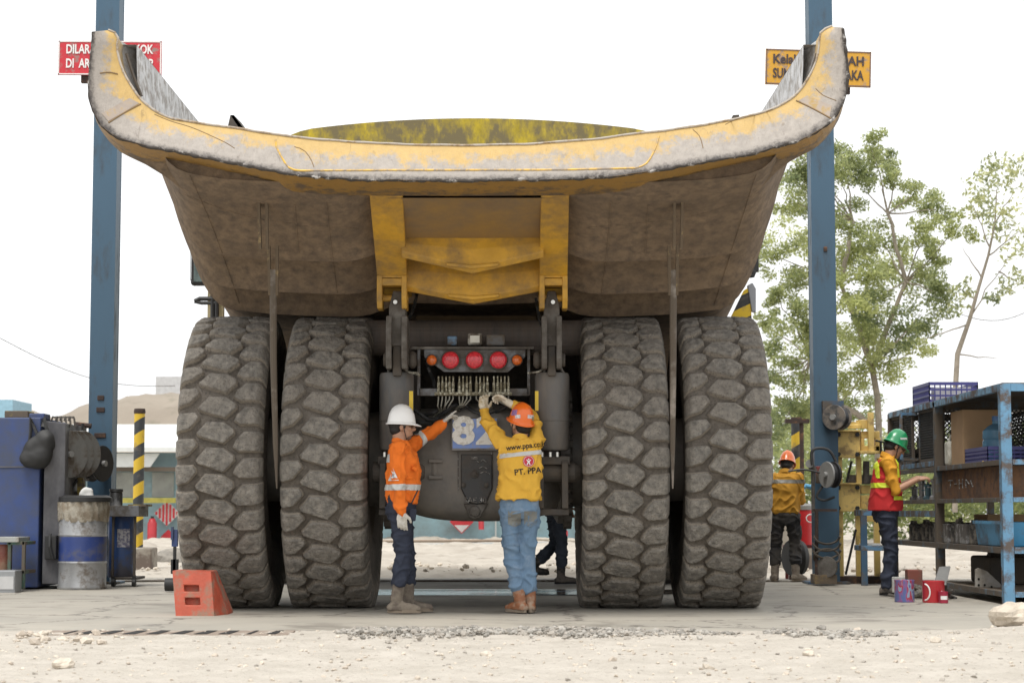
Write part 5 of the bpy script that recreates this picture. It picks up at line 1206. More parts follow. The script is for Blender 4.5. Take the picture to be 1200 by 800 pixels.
t = thing('tree', 'tall leafy tree with dense light green crown behind the right blue post', 'tree', (ax(1020, YT1), YT1, 0))
cs = []
for (px, py, r) in cl:
    Y = YT1+rnd.uniform(-1.6, 1.6); p = at(px, py, Y); cs.append((p.x, Y, p.z, px_to_w(r, Y)*.92, int(52*r)))
for k in range(46):
    a, c = rnd.choice(cl), rnd.choice(cl)
    if math.hypot(a[0]-c[0], a[1]-c[1]) < 75:
        px, py = (a[0]+c[0])/2+rnd.uniform(-8, 8), (a[1]+c[1])/2+rnd.uniform(-8, 8); Y = YT1+rnd.uniform(-1.6, 1.6); p = at(px, py, Y); cs.append((p.x, Y, p.z, px_to_w(26, Y), 1000))
b = B(); base = Vector((ax(1045, YT1), YT1, -.05)); f1 = at(1022, 430, YT1); f2 = at(985, 330, YT1); f3 = at(1062, 330, YT1)
branch(b, base, f1, .085, .07, 1, wob=.04); branch(b, f1, f2, .075, .045, 2, wob=.05); branch(b, f1, f3, .07, .04, 3, wob=.05); branch(b, base.lerp(f1, .6), at(950, 420, YT1), .08, .04, 4)
knots = [f1, f2, f3, at(950, 420, YT1), at(1000, 260, YT1), at(1040, 250, YT1)]
branch(b, f2, knots[4], .06, .04, 7); branch(b, f3, knots[5], .05, .035, 8)
for i, c in enumerate(cs):
    k = min(knots, key=lambda q: (q-Vector(c[:3])).length+max(0, q.z-c[2])*1.5); branch(b, k, c[:3], .022, .008, i*.7+20, n=5, wob=.08)
b.out('trunk', m_bark, t, smooth=True)
leaves(cs, .085, 5, m_leaf, parent=t)
t = thing('tree', 'slender bare tree with a few pale leaf tufts at the far right', 'tree', (ax(1120, YT1-2), YT1-2, 0)); YS = YT1-2
b = B(); trp = [(1119, 600), (1120, 450), (1122, 415), (1136, 375), (1146, 340), (1158, 300), (1166, 262), (1168, 222)]; pts = [at(x, y, YS) for x, y in trp]; b.tube(pts, [.06, .058, .055, .045, .036, .028, .02, .01], 8)
for (a, c) in (((1134, 378), (1182, 300)), ((1134, 380), (1080, 398)), ((1150, 325), (1128, 290)), ((1160, 290), (1140, 240)), ((1122, 415), (1168, 420)), ((1158, 300), (1196, 270)), ((1142, 350), (1120, 335)), ((1170, 318), (1192, 330)), ((1166, 262), (1188, 225))): branch(b, at(*a, YS), at(*c, YS), .018, .006, a[0]+c[1], n=6, wob=.08)
b.out('trunk', m_bark, t, smooth=True)
cs = []
for (px, py, r) in [(1150,233,14),(1168,212,16),(1186,208,16),(1192,245,16),(1175,270,14),(1190,298,15),(1158,255,12),(1132,338,10),(1182,340,13),(1197,190,14),(1140,215,10),(1185,330,10),(1160,198,9),(1196,280,12),(1128,352,9),(1152,240,10),(1140,250,8),(1165,348,8)]:
    Y = YS+rnd.uniform(-.7, .7); p = at(px, py, Y); cs.append((p.x, Y, p.z, px_to_w(r, Y)*1.3, int(8*r)))
leaves(cs, .115, 8, m_leaf2, parent=t)
# hedge of bushes far behind on the right
cs = []
for i in range(120):
    px = rnd.uniform(880, 1330); Y = rnd.uniform(58, 66); py = rnd.uniform(545, 600) if px > 1000 else rnd.uniform(480, 600); p = at(px, py, Y); cs.append((p.x, Y, p.z, 1.1, 260))
o = leaves(cs, .2, 9, m_leaf, name='bushes'); tag(o, kind='stuff')
# overhead wires
for i, (a, c) in enumerate((((0, 396, 60), (205, 452, 70)), ((1110, 362, 60), (1230, 350, 60)))):
    b = B(); pa, pc = at(*a), at(*c); pts = [pa.lerp(pc, k/12)+Vector((0, 0, -.5*math.sin(math.pi*k/12))) for k in range(13)]; b.tube(pts, .012, 5)
    o = b.out('wire', m_link); recenter(o, pa); tag(o, ('thin overhead wire crossing the white sky at far left', 'thin overhead wire in front of the slender tree at right')[i], 'wire')
# ================================================================ RIGHT SIDE OF THE SHOP
m_py = M('press_yellow', (.66, .47, .15), rough=.5, var=.12, vs=6, dirt=(.32, .22, .10), damt=.1, ds=6, bump=.1)
YY = 24.0
t = thing('hydraulic_press', 'yellow steel workshop press standing right of the blue post', 'press', (ax(1007, YY), YY+.2, 0))
for x0, x1, y0, y1, dy, d, nm in ((980, 1008, 505, 536, 0, .3, 'upper_box'), (980, 1008, 567, 599, 0, .3, 'lower_box')):
    b = B(); wbox(b, x0, x1, y0, y1, YY+dy, d); o = b.out(nm, m_py, t, bevel=.006)
    for bx_, by_ in ((982.5, y0+4), (1004.5, y0+4), (982.5, y1-4), (1004.5, y1-4)):
        p = at(bx_, by_, YY-.0); b = B(); b.lathe([(.028, 0), (.028, -.03), (.0, -.03)], p, (0, 1, 0), 6); b.out('bolt', m_black, o)
    b = B(); wbox(b, x0-4, x1+1, y0-1.6, y0, YY-.06, .42); b.out('box_lid', m_py, o)
b = B()
for x0, x1, y0, y1, dy, d in ((1009, 1031, 505, 513, .1, .25), (1009, 1031, 522, 531, .1, .25), (1026, 1032, 513, 531, .1, .2), (1009, 1013, 513, 522, .1, .2), (1009, 1026, 568, 578, .12, .2), (1009, 1024, 580, 596, .12, .2)): wbox(b, x0, x1, y0, y1, YY+dy, d)
b.out('side_housing', m_py, t, bevel=.006)
b = B(); wbox(b, 1018, 1024, 483, 532, YY-.03, .06); wbox(b, 1008, 1030, 528, 531, YY-.08, .2); b.out('upright', m_py, t, bevel=.004)
b = B(); p = at(1003, 502, YY+.15); b.lathe([(0, 0), (.10, 0), (.10, .04), (.07, .05), (.07, .08), (0, .08)], p, (0, 0, 1), 20); p = at(1012, 502, YY+.15); b.lathe([(0, 0), (.09, 0), (.09, .10), (0, .11)], p, (0, 0, 1), 20); b.out('ram_cap', m_py, t)
for x0, x1 in ((982.5, 987), (1004, 1009.5), (1028, 1031)):
    b = B(); wbox(b, x0, x1, 536, 567, YY+.05, .06); b.out('column', m_py, t, bevel=.003)
for x0, x1 in ((982.5, 988), (1004, 1009.5), (1025.5, 1031)):
    b = B(); wbox(b, x0, x1, 599, 676, YY+.05, .07); b.out('leg', m_py, t, bevel=.003)
b = B(); wbox(b, 978, 1034, 675, 684, YY-.02, .45); b.out('base', m_rust, t, bevel=.005)
for q_ in ((974, 981, 589, 603, YY+.02, .2), (973, 984, 604, 607, YY, .2), (1004, 1032, 604, 611, YY+.06, .06)): b = B(); wbox(b, *q_); b.out('side_block', m_py, t, bevel=.005)
for a_, c_ in ((at(991, 673, YY), at(1003, 620, YY)), (at(992, 565, YY+.1), at(998, 540, YY+.1)), (at(1034, 575, YY+.1), at(1032, 517, YY+.1))): b = B(); b.cyl(a_, c_, .015); b.out('rod', m_black, t)
b = B(); b.tube([at(1026, 516, YY), at(1036, 518, YY), at(1037, 533, YY)], .014); b.out('rod', m_black, t)
b = B(); wbox(b, 995, 1030, 556, 567, YY+.1, .12); b.cyl(at(1015, 566, YY+.1), at(1015, 540, YY+.1), .04); b.out('ram', m_link, t)
# little blue bench in front of it
YQ = 23.3; m_bb = M('bench_blue', (.10, .22, .36), rough=.5, var=.15, dirt=(.12, .1, .08), damt=.35, ds=6)
t = thing('side_bench', 'small blue steel bench between the yellow press and the red vested man', 'bench', (ax(1023, YQ), YQ+.2, 0))
b = B(); wbox(b, 1009.5, 1044, 597, 604, YQ, .5); b.out('bench_top', m_bb, t, bevel=.004)
b = B(); wbox(b, 1009.5, 1044, 639, 645, YQ, .5); b.out('lower_shelf', m_bb, t, bevel=.004)
for x, d in ((1010, 0), (1038, 0), (1010, .45), (1038, .45)): b = B(); wbox(b, x, x+6, 604, 686, YQ+d+.003, .05); b.out('leg', m_postd, t, bevel=.003)
b = B(); wbox(b, 1012, 1032, 636.5, 639, YQ+.05, .3); o = b.out('white_tray', M('tray_white', (.5, .5, .48), rough=.5, var=.3, vs=20), None, bevel=.003); recenter(o, atv(1022, 639, YQ+.2)); tag(o, 'thin pale tray lying on the lower shelf of the small blue bench', 'tray')
# coils, hoses and cart at the post
YW = 23.3
t = thing('hose_coil', 'dark hose coils hanging at the foot of the right blue post', 'hose', atv(968, 640, YW))
for k, (cy, r, rz) in enumerate(((628, .15, .09), (636, .16, .09), (644, .16, .10), (652, .15, .09))):
    c = at(969, cy, YW); b = B(); b.tube([c+Vector((r*math.cos(a), .04*math.sin(a*2), -abs(rz*math.sin(a)) if k < 3 else rz*math.sin(a))) for a in [math.pi*i/16 for i in range(17 if k < 3 else 33)]], .014, 6); b.out('coil_loop', m_frame, t, smooth=True)
t = thing('grinder_stand', 'dark round grinder on a brown box base below the hose coils', 'grinder', (ax(967, YW), YW, 0))
b = B(); wbox(b, 955, 981, 673, 684, YW-.05, .35); b.out('box_base', M('base_ochre', (.30, .20, .07), rough=.7, dirt=MUD, damt=.5), t, bevel=.006)
b = B(); p = at(969, 664, YW); b.lathe([(.04, -.05), (.12, -.05), (.125, 0), (.12, .05), (.04, .05)], p, (.3, 1, 0), 28); b.out('wheel', m_link, t)
b = B(); b.cyl(at(957, 676, YW), at(957, 597, YW), .022); wbox(b, 955, 981, 596, 599, YW-.02, .2); b.out('pole', m_rust, t)
t = thing('drinks_cooler', 'red drinks cooler with a pale lid behind the man in the orange helmet', 'cooler', (ax(942, 25.5), 25.5, az(638, 25.5)))
b = B(); zc0, zc1 = az(638, 25.5), az(597, 25.5); r = px_to_w(10, 25.5); xc_ = ax(942, 25.5)
b.lathe([(0, zc0), (r*.9, zc0), (r, zc1), (0, zc1)], (xc_, 25.5, 0), (0, 0, 1), 28); b.out('cooler_body', M('cooler_red', (.55, .03, .035), rough=.35), t)
b = B(); b.lathe([(0, zc1), (r*1.06, zc1), (r*1.06, zc1+.05), (r*.8, zc1+.08), (0, zc1+.08)], (xc_, 25.5, 0), (0, 0, 1), 28); b.out('lid', m_disc, t)
b = B(); p = at(949, 607, 25.3); b.tube([p+Vector((.05*math.cos(a), -.04, .05*math.sin(a))) for a in [2*math.pi*i/14 for i in range(15)]], .008, 5); b.out('handle', m_white, t)
t = thing('cooler_stand', 'dark red wheeled stand carrying the red cooler', 'stand', (xc_, 25.5, 0))
b = B(); zz = zc0; b.bx(xc_-.25, xc_+.2, 25.35, 25.75, zz-.04, zz-.002)
for dx in (-.22, .17): b.bx(xc_+dx, xc_+dx+.04, 25.36, 25.40, 0, zz-.04); b.bx(xc_+dx, xc_+dx+.04, 25.70, 25.74, 0, zz-.04)
b.out('stand_frame', M('stand_maroon', (.12, .02, .02), rough=.6, var=.3), t)
b = B(); b.lathe([(.05, -.07), (.22, -.07), (.25, 0), (.22, .07), (.05, .07)], (xc_-.15, 25.3, .28), (.9, .4, 0), 28); b.out('wheel', m_black, t)
# hoses and valve at the right post
for lb, pts, r in (('black hose arching from the right blue post to the reel', ((952, 545), (951, 530), (958, 525), (972, 528), (981, 545), (980, 556)), .018), ('thin black hose looping behind the man in the orange helmet', ((924, 552), (940, 550), (955, 552), (966, 556)), .012), ('grey hose end drooping beside the yellow press', ((972, 560), (962, 572), (957, 582), (966, 586), (978, 582)), .015)):
    P_ = spline(pts, 20); b = B(); b.tube([at(p.x, p.y, 23.5) for p in P_], r, 7); o = b.out('air_hose', m_hose2, smooth=True); recenter(o, atv(*pts[0], 23.5)); tag(o, lb, 'hose')
t = thing('valve', 'small pipe valve with pale handwheel left of the right blue post', 'valve', atv(950, 546, 23.6)); b = B(); b.cyl(at(946, 541, 23.6), at(955, 552, 23.6), .035); b.cyl(at(953, 545, 23.6), at(953, 600, 23.6), .02); b.out('pipe', m_link, t); b = B(); b.lathe([(0, 0), (.05, 0), (.05, .02), (0, .02)], at(949, 543, 23.55), (0, 1, 0), 12); b.out('handwheel', m_disc, t)
b = B(); p = at(942, 580, 25.3); b.tube([at(938, 573, 25), at(945, 569, 25), at(952, 571, 25)], .03); o = b.out('blue_bottle', M('bottle_blue', (.1, .35, .6), rough=.3)); recenter(o, atv(945, 570, 25)); tag(o, 'bright blue plastic bottle lying beside the right blue post', 'bottle')
# box fixed low on the reel arm
t = thing('red_bracket_box', 'small dark red control box on the right blue post beside the lower reel', 'control box', atv(962, 555, 23.7)); b = B(); wbox(b, 957, 967, 546, 566, 23.66, .1); b.out('box_shell', M('dark_red', (.22, .03, .03), rough=.5, dirt=MUD, damt=.3), t, bevel=.008)

# ---- the long blue rack, running away from the camera
RX0, RX1 = 4.58, 5.74; RY = (18.5, 21.4, 24.0); ZT = 2.03
m_rk = M('rack_blue', (.12, .27, .42), rough=.5, var=.14, vs=4, dirt=(.10, .08, .07), damt=.3, ds=5, bump=.1)
m_rkd = M('rack_worn', (.07, .11, .15), rough=.55, var=.3, vs=6, dirt=(.10, .08, .06), damt=.5, ds=5)
m_wood = M('shelf_board', (.24, .19, .14), rough=.8, var=.3, vs=4, stretch=(4, .6, 4))
rack = thing('storage_rack', 'long blue steel shelving rack full of parts at the right edge', 'rack', ((RX0+RX1)/2, 21.2, 0))
for j, y in enumerate(RY):
    for x in (RX0, RX1):
        w = .05 if j == 0 else .045
        b = B(); b.bx(x-w if x == RX0 else x-.03, x+w, y-w, y+w, 0, ZT if j else ZT+.01); b.out('rack_post', m_rk if (j == 0) else m_rkd, rack, bevel=.004)
def rail(x0, x1, y0, y1, z0, z1, nm='shelf_rail', m=None): b = B(); b.bx(x0, x1, y0, y1, z0, z1); return b.out(nm, m or m_rk, rack, bevel=.003)
# top plate with edge rails
b = B(); b.bx(RX0-.02, RX1+.9, 18.47, 24.03, ZT+.012, ZT+.02); b.out('top_plate', m_rkd, rack)
rail(RX0-.045, RX0+.0, 18.56, 24.0, ZT-.055, ZT+.010); rail(RX0+.052, RX1+.9, 18.455, 18.50, ZT-.06, ZT+.010); rail(RX0+.0, RX1, 21.37, 21.42, ZT-.06, ZT-.002, m=m_rkd); rail(RX0, RX1, 23.96, 24.0, ZT-.06, ZT-.002, m=m_rkd)
for z, y0, y1, th in ((1.34, 18.56, 24.0, .05), (.99, 18.56, 24.0, .045), (.53, 18.56, 24.0, .06), (.12, 18.56, 21.4, .05)):
    rail(RX0-.04, RX0-.0, y0, y1, z-th, z-.001, m=m_rkd if z != .53 else m_rkd)
    rail(RX0+.055, RX1+.9, 18.46, 18.50, z-th, z-.001)
    b = B(); b.bx(RX0+.003, RX1+.9 if y1 < 23 else RX1, y0-.05, y1-.05, z-.02, z-.004); b.out('shelf_plate', m_rkd if z != .12 else m_wood, rack)
rail(RX0-.035, RX0+.01, 21.5, 24.0, .80, .87, m=m_bb)
rail(RX0-.04, RX0+.0, 21.45, 24.0, 1.345, 1.40, m=m_bb)
# wire mesh cage panels
def meshpanel(u0, u1, z0, z1, f, nm='mesh_panel', step=.055, r=.0045):
    b = B(); W, H = u1-u0, z1-z0; s = -H
    while s < W:
        for sgn in (1, -1):
            a0, a1 = max(s, 0), min(s+H, W)
            if a1 > a0:
                za, zb = (a0-s, a1-s) if sgn > 0 else (H-(a0-s), H-(a1-s)); b.beam(f(u0+a0, z0+za), f(u0+a1, z0+zb), r*2, r*2)
        s += step
    o = b.out(nm, m_black, rack, smooth=False)
    fr = B()
    for a, c in (((u0, z0), (u1, z0)), ((u1, z0), (u1, z1)), ((u1, z1), (u0, z1)), ((u0, z1), (u0, z0))): fr.beam(f(*a), f(*c), .03, .03)
    fr.out('panel_frame', m_rkd, o); return o
for a, c in ((21.5, 22.35), (22.75, 23.3), (23.35, 23.95)): meshpanel(a, c, 1.42, ZT-.07, lambda u, z: Vector((RX0-.0, u, z)))
meshpanel(RX0+.06, RX1-.05, 1.38, ZT-.07, lambda u, z: Vector((u, 23.98, z)))
meshpanel(RX0+.06, RX1-.05, 1.38, ZT-.07, lambda u, z: Vector((u, 21.42, z)), step=.045)
meshpanel(18.6, 23.9, 1.38, ZT-.07, lambda u, z: Vector((RX1+.0, u, z)), step=.07)
# open cage door
b = B(); b.beam((RX0-.02, 22.4, 1.44), (RX0-.22, 22.32, 1.44), .03, .03); b.beam((RX0-.02, 22.4, ZT-.08), (RX0-.22, 22.32, ZT-.08), .03, .03); b.beam((RX0-.22, 22.32, 1.44), (RX0-.22, 22.32, ZT-.08), .03, .03); b.out('cage_door', m_bb, rack)

def crate(name, label, x0, x1, y0, y1, z0, z1, col, cat='crate'):
    t = thing(name, label, cat, ((x0+x1)/2, (y0+y1)/2, z0)); b = B(); m = M('crate_'+name, col, rough=.45, var=.1); w = .012
    def side(f, L_, nrm):
        n = max(3, int(L_/.055)); H = z1-z0
        for i in range(n+1): u = i*L_/n; b.beam(f(u, 0), f(u, H), .012, .012)
        for k, h in ((0, .028), (1, .02), (2, .02), (3, .035)): zz = .012+(H-.03)*k/3; b.beam(f(0, zz), f(L_, zz), h*.5 if False else .014, h)
    side(lambda u, z: Vector((x0, y0+u, z0+z)), y1-y0, 0); side(lambda u, z: Vector((x1, y0+u, z0+z)), y1-y0, 0)
    side(lambda u, z: Vector((x0+u, y0, z0+z)), x1-x0, 0); side(lambda u, z: Vector((x0+u, y1, z0+z)), x1-x0, 0)
    b.out('crate_walls', m, t, smooth=False)
    b = B(); b.bx(x0, x1, y0, y1, z0+.001, z0+.012); b.out('crate_floor', m, t)
    return t
crate('plastic_crate', 'dark blue violet plastic crate on top of the blue rack', RX0+.02, RX0+.55, 21.9, 22.8, ZT+.022, ZT+.25, (.05, .05, .20))
b = B(); b.bx(RX0+.1, RX0+.5, 22, 22.2, ZT+.04, ZT+.2); o = b.out('white_box', M('paper_white', (.5, .5, .52), rough=.6)); recenter(o, (RX0+.3, 22.1, ZT+.04)); tag(o, 'pale box inside the dark blue crate on top of the rack', 'box')
crate('plastic_crate', 'bright blue plastic crate under the water bottle on the rack', RX0+.04, RX0+.42, 19.35, 20.3, 1.338, 1.49, (.035, .05, .36))
# cardboard box
m_card = M('cardboard', (.42, .28, .16), rough=.85, var=.1, vs=3)
t = thing('cardboard_box', 'tall brown cardboard box on the rack between jug and water bottle', 'box', (RX0+.22, 20.75, 1.338)); b = B(); b.bx(RX0+.05, RX0+.42, 20.45, 21.0, 1.338, 1.90); b.out('box_body', m_card, t, bevel=.004)
b = B(); b.bx(RX0+.30, RX0+.38, 20.445, 20.449, 1.5, 1.62); b.out('paper_label', M('paper_white', (.5, .5, .52)), t)
b = B(); b.bx(RX0+.05, RX0+.42, 20.70, 20.75, 1.9, 1.904); b.out('tape', M('tape_brown', (.4, .3, .2), rough=.3), t)
for lb, q in (('brown cardboard box low inside the rack behind the blue bin', (5.1, 5.6, 21.6, 22.4, .99-.001, 1.25)), ('small brown box on the rack shelf at the right edge', (5.0, 5.25, 18.7, 19.0, 1.338, 1.46)), ('wide brown board box on the lower shelf deep in the rack', (4.9, 5.5, 20.6, 21.2, .53, .83))):
    b = B(); b.bx(*q); o = b.out('cardboard_box', m_card, bevel=.004); recenter(o, ((q[0]+q[1])/2, (q[2]+q[3])/2, q[4])); tag(o, lb, 'box')
# jerry can
t = thing('jerry_can', 'white translucent jug standing on the rack beside the cardboard box', 'jug', (RX0+.12, 21.12, 1.338)); m_jug = M('jug_white', (.70, .70, .62), rough=.35, var=.08, dirt=(.35, .32, .25), damt=.3)
b = B(); b.bx(RX0+.02, RX0+.20, 21.03, 21.22, 1.338, 1.60); b.out('jug_body', m_jug, t, bevel=.03, seg=3)
b = B(); b.tube([(RX0+.05, 21.12, 1.59), (RX0+.07, 21.12, 1.66), (RX0+.15, 21.12, 1.66), (RX0+.17, 21.12, 1.6)], .014); b.out('handle', m_jug, t, smooth=True)
b = B(); b.lathe([(.03, 0), (.03, .05), (0, .05)], (RX0+.17, 21.12, 1.60), (0, 0, 1), 14); b.out('cap', m_white, t)
# water bottle
t = thing('water_bottle', 'large blue water gallon bottle standing in the bright blue crate', 'bottle', (RX0+.2, 19.75, 1.36)); m_wb = M('bottle_plastic', (.16, .33, .48), rough=.12, var=.1, trans=.35, ior=1.3)
z = 1.355; b = B(); b.lathe([(0, z), (.125, z), (.135, z+.02), (.135, z+.08), (.128, z+.10), (.135, z+.12), (.135, z+.19), (.128, z+.21), (.135, z+.23), (.13, z+.30), (.08, z+.345), (.034, z+.37), (.034, z+.42), (0, z+.42)], (RX0+.22, 19.75, 0), (0, 0, 1), 32); b.out('bottle_body', m_wb, t)
b = B(); b.lathe([(.037, z+.40), (.037, z+.445), (0, z+.445)], (RX0+.22, 19.75, 0), (0, 0, 1), 16); b.out('cap', M('cap_blue', (.1, .2, .4)), t)
# rusted finned core
m_core = M('core_rust', (.085, .052, .036), rough=.85, var=.45, vs=14, dirt=(.16, .085, .045), damt=.35, ds=5)
t = thing('radiator_core', 'rusty brown finned radiator core lying along the rack with white chalk marks', 'radiator core', (RX0+.1, 20, .99)); b = B(); b.bx(RX0+.02, RX0+.4, 18.62, 21.25, .989, 1.285); b.out('core_block', m_core, t)
for i in range(66):
    b = B(); y = 18.66+i*.0392; b.bx(RX0-.004, RX0+.018, y, y+.016, .99, 1.28+.01*math.sin(i*2.1)); b.out('fin', m_core, t)
b = B()
for s_ in (((20.9, 1.18), (20.7, 1.18)), ((20.8, 1.18), (20.82, 1.1)), ((20.62, 1.14), (20.5, 1.14)), ((20.4, 1.19), (20.4, 1.09)), ((20.25, 1.19), (20.25, 1.09)), ((20.4, 1.14), (20.25, 1.14)), ((20.1, 1.18), (20.1, 1.1)), ((20.1, 1.18), (19.95, 1.13)), ((19.9, 1.17), (19.8, 1.1))): b.tube([(RX0-.008, s_[0][0], s_[0][1]), (RX0-.008, s_[1][0], s_[1][1])], .006, 5)
b.out('chalk_marks', m_chalk, t)
b = B(); b.bx(RX0+.5, RX1+.8, 18.62, 18.9, .989, 1.29); 
o = b.out('core_stack', m_core); recenter(o, (5.4, 18.75, .99)); tag(o, 'second rusty core at the right edge beyond the near rack post', 'radiator core')
# yellow handle on the core
b = B(); b.tube([(RX0-.02, 19.55, 1.30), (RX0-.02, 19.4, 1.31), (RX0-.02, 19.3, 1.335)], .012); o = b.out('hand_tool', M('tool_yellow', (.55, .35, .05))); recenter(o, (RX0-.02, 19.4, 1.3)); tag(o, 'small yellow handled tool on top of the rusty core', 'tool')
# lower shelf: row of packs and blue bin
m_pk = M('pack_pale', (.42, .42, .42), rough=.5, var=.2, vs=10, dirt=(.12, .11, .10), damt=.4, ds=9); m_pkd = M('pack_dark', (.05, .048, .045), rough=.5, var=.5, vs=14, dirt=(.2, .18, .15), damt=.3, ds=14)
rnd = random.Random(5); y = 18.95+.85; i = 0
items = [(19.9, 20.25, m_pkd, .26), (20.28, 20.75, m_pk, .2), (20.78, 21.1, m_pkd, .27), (21.13, 21.38, m_pk, .2), (21.5, 21.8, m_pk, .2), (21.84, 22.2, m_pkd, .22), (22.24, 22.6, m_pkd, .27), (22.64, 22.9, m_pkd, .2), (22.95, 23.3, m_pkd, .24)]
names = ['black greasy part bundle next to the blue bin on the lower rack shelf', 'pale grey carton second from the blue bin on the lower rack shelf', 'tall black part bundle between the two pale cartons on the lower shelf', 'pale carton just before the middle rack post on the lower shelf', 'pale carton just beyond the middle rack post on the lower shelf', 'low black part beyond the second pale carton on the lower shelf', 'tall black part behind the legs of the man in the red vest', 'short black part near the far end of the lower rack shelf', 'last black part at the far end of the lower rack shelf']
for (ya, yb, mm, h), lb in zip(items, names):
    b = B()
    if mm is m_pk: b.bx(RX0+.02, RX0+.4, ya, yb, .529, .529+h)
    else:
        n = 4
        for k in range(n):
            yk = ya+(yb-ya)*(k+.5)/n; hh = h*rnd.uniform(.75, 1); b.lathe([(0, 0), (.035, 0), (.04, .02), (.038, hh*.8), (.02, hh*.9), (.02, hh), (0, hh)], (RX0+.06+.05*(k % 2), yk, .529), (0, 0, 1), 12)
        b.bx(RX0+.14, RX0+.4, ya+.01, yb-.01, .529, .529+h*.8)
    o = b.out('carton' if mm is m_pk else 'machine_part', mm, bevel=.006); recenter(o, (RX0+.2, (ya+yb)/2, .53)); tag(o, lb, 'carton' if mm is m_pk else 'machine part')
t = thing('storage_bin', 'bright blue plastic storage bin on the lower shelf beside the near rack post', 'bin', (RX0+.3, 19.2, .53)); b = B()
b.rings([[(RX0+.02, 18.7, .53), (RX0+.50, 18.7, .53), (RX0+.50, 19.75, .53), (RX0+.02, 19.75, .53)], [(RX0-.0, 18.66, .76), (RX0+.54, 18.66, .76), (RX0+.54, 19.8, .76), (RX0-.0, 19.8, .76)]]); b.out('bin_shell', M('bin_blue', (.06, .28, .50), rough=.4, var=.1, dirt=(.1, .15, .2), damt=.25), t, bevel=.01)
b = B(); b.beam((RX0-.008, 18.66, .755), (RX0-.008, 19.8, .755), .02, .03); b.out('bin_lip', MATS['bin_blue'], t)
b = B(); b.bx(5.2, 6.0, 18.62, 19.2, .529, .76); o = b.out('storage_bin', MATS['bin_blue'], bevel=.01); recenter(o, (5.6, 18.9, .53)); tag(o, 'second bright blue bin at the right picture edge behind the rack post', 'bin')
# tools standing on the middle shelf, cage contents
for i, (y, h, c, lb) in enumerate(((21.7, .22, (.3, .3, .3), 'steel bottle jack nearest the middle post on the tool shelf'), (22.0, .26, (.5, .5, .5), 'bright metal cylinder second on the tool shelf under the cage'), (22.35, .2, (.15, .25, .3), 'blue grey tool third on the shelf under the cage'), (22.7, .25, (.4, .4, .4), 'metal pot fourth on the shelf under the cage'), (23.1, .18, (.2, .2, .2), 'dark tool pot fifth on the shelf under the cage'))):
    b = B(); b.lathe([(0, 0), (.06, 0), (.06, .03), (.035, .05), (.035, h*.7), (.05, h*.75), (.05, h*.85), (.015, h*.9), (.015, h), (0, h)], (RX0+.08, y, .989), (0, 0, 1), 16); b.bx(RX0+.0, RX0+.16, y-.01, y+.01, .99+h*.5, .99+h*.55)
    o = b.out('metal_tool', M('tool_metal%d' % i, c, rough=.35, metal=.6, var=.2)); recenter(o, (RX0+.08, y, .989)); tag(o, lb, 'tool')
b = B(); b.lathe([(0, 0), (.07, 0), (.075, .02), (.075, .13), (.05, .19), (.02, .2), (.02, .24), (0, .24)], (RX0+.14, 22.5, 1.36), (0, 0, 1), 20); o = b.out('red_bottle', M('bottle_red', (.5, .05, .03), rough=.3)); recenter(o, (RX0+.14, 22.5, 1.36)); tag(o, 'red bottle seen through the open cage door of the rack', 'bottle')
for y, lb in ((21.8, 'dark machine part behind the mesh of the cage nearest the middle post'), (23.6, 'dark machine part behind the mesh at the far end of the cage')):
    b = B(); b.bx(RX0+.2, RX0+.6, y, y+.3, 1.34, 1.6); b.bx(RX0+.25, RX0+.5, y+.05, y+.2, 1.6, 1.75); o = b.out('machine_part', m_pkd, bevel=.02); recenter(o, (RX0+.4, y+.15, 1.34)); tag(o, lb, 'machine part')
# bottom shelf: wedge plate with holes
Yp = 19.9
t = thing('wedge_plate', 'grey steel wedge plate with drilled holes leaning on the bottom rack shelf', 'steel plate', (RX0+.25, Yp, .12)); P_ = [at(1143, 691, 19.6), at(1143, 667, 19.6), at(1147, 665, 19.6), at(1157, 669, 19.6), at(1173, 684, 19.6), at(1173, 690, 19.6)]
for p in P_: p.z = max(p.z, .12)
b = B(); b.prism(P_, (0, .03, 0)); b.out('plate_body', M('plate_steel', (.30, .29, .27), rough=.5, dirt=(.2, .18, .15), damt=.3), t, bevel=.003)
for x, y in ((1147, 678), (1147, 685), (1154, 685), (1162, 687)): b = B(); b.lathe([(.011, 0), (0, 0)], at(x, y, 19.595), (0, 1, 0), 12); b.out('hole', m_black, t)
t = thing('parts_pile', 'dark machine casting in the shade on the bottom rack shelf', 'machine part', (5.1, 20.8, .12)); b = B(); b.bx(4.85, 5.5, 20.3, 21.2, .12, .40); b.cyl((4.9, 20.6, .3), (5.5, 20.6, .3), .16); b.out('casting', m_frame, t, bevel=.03)
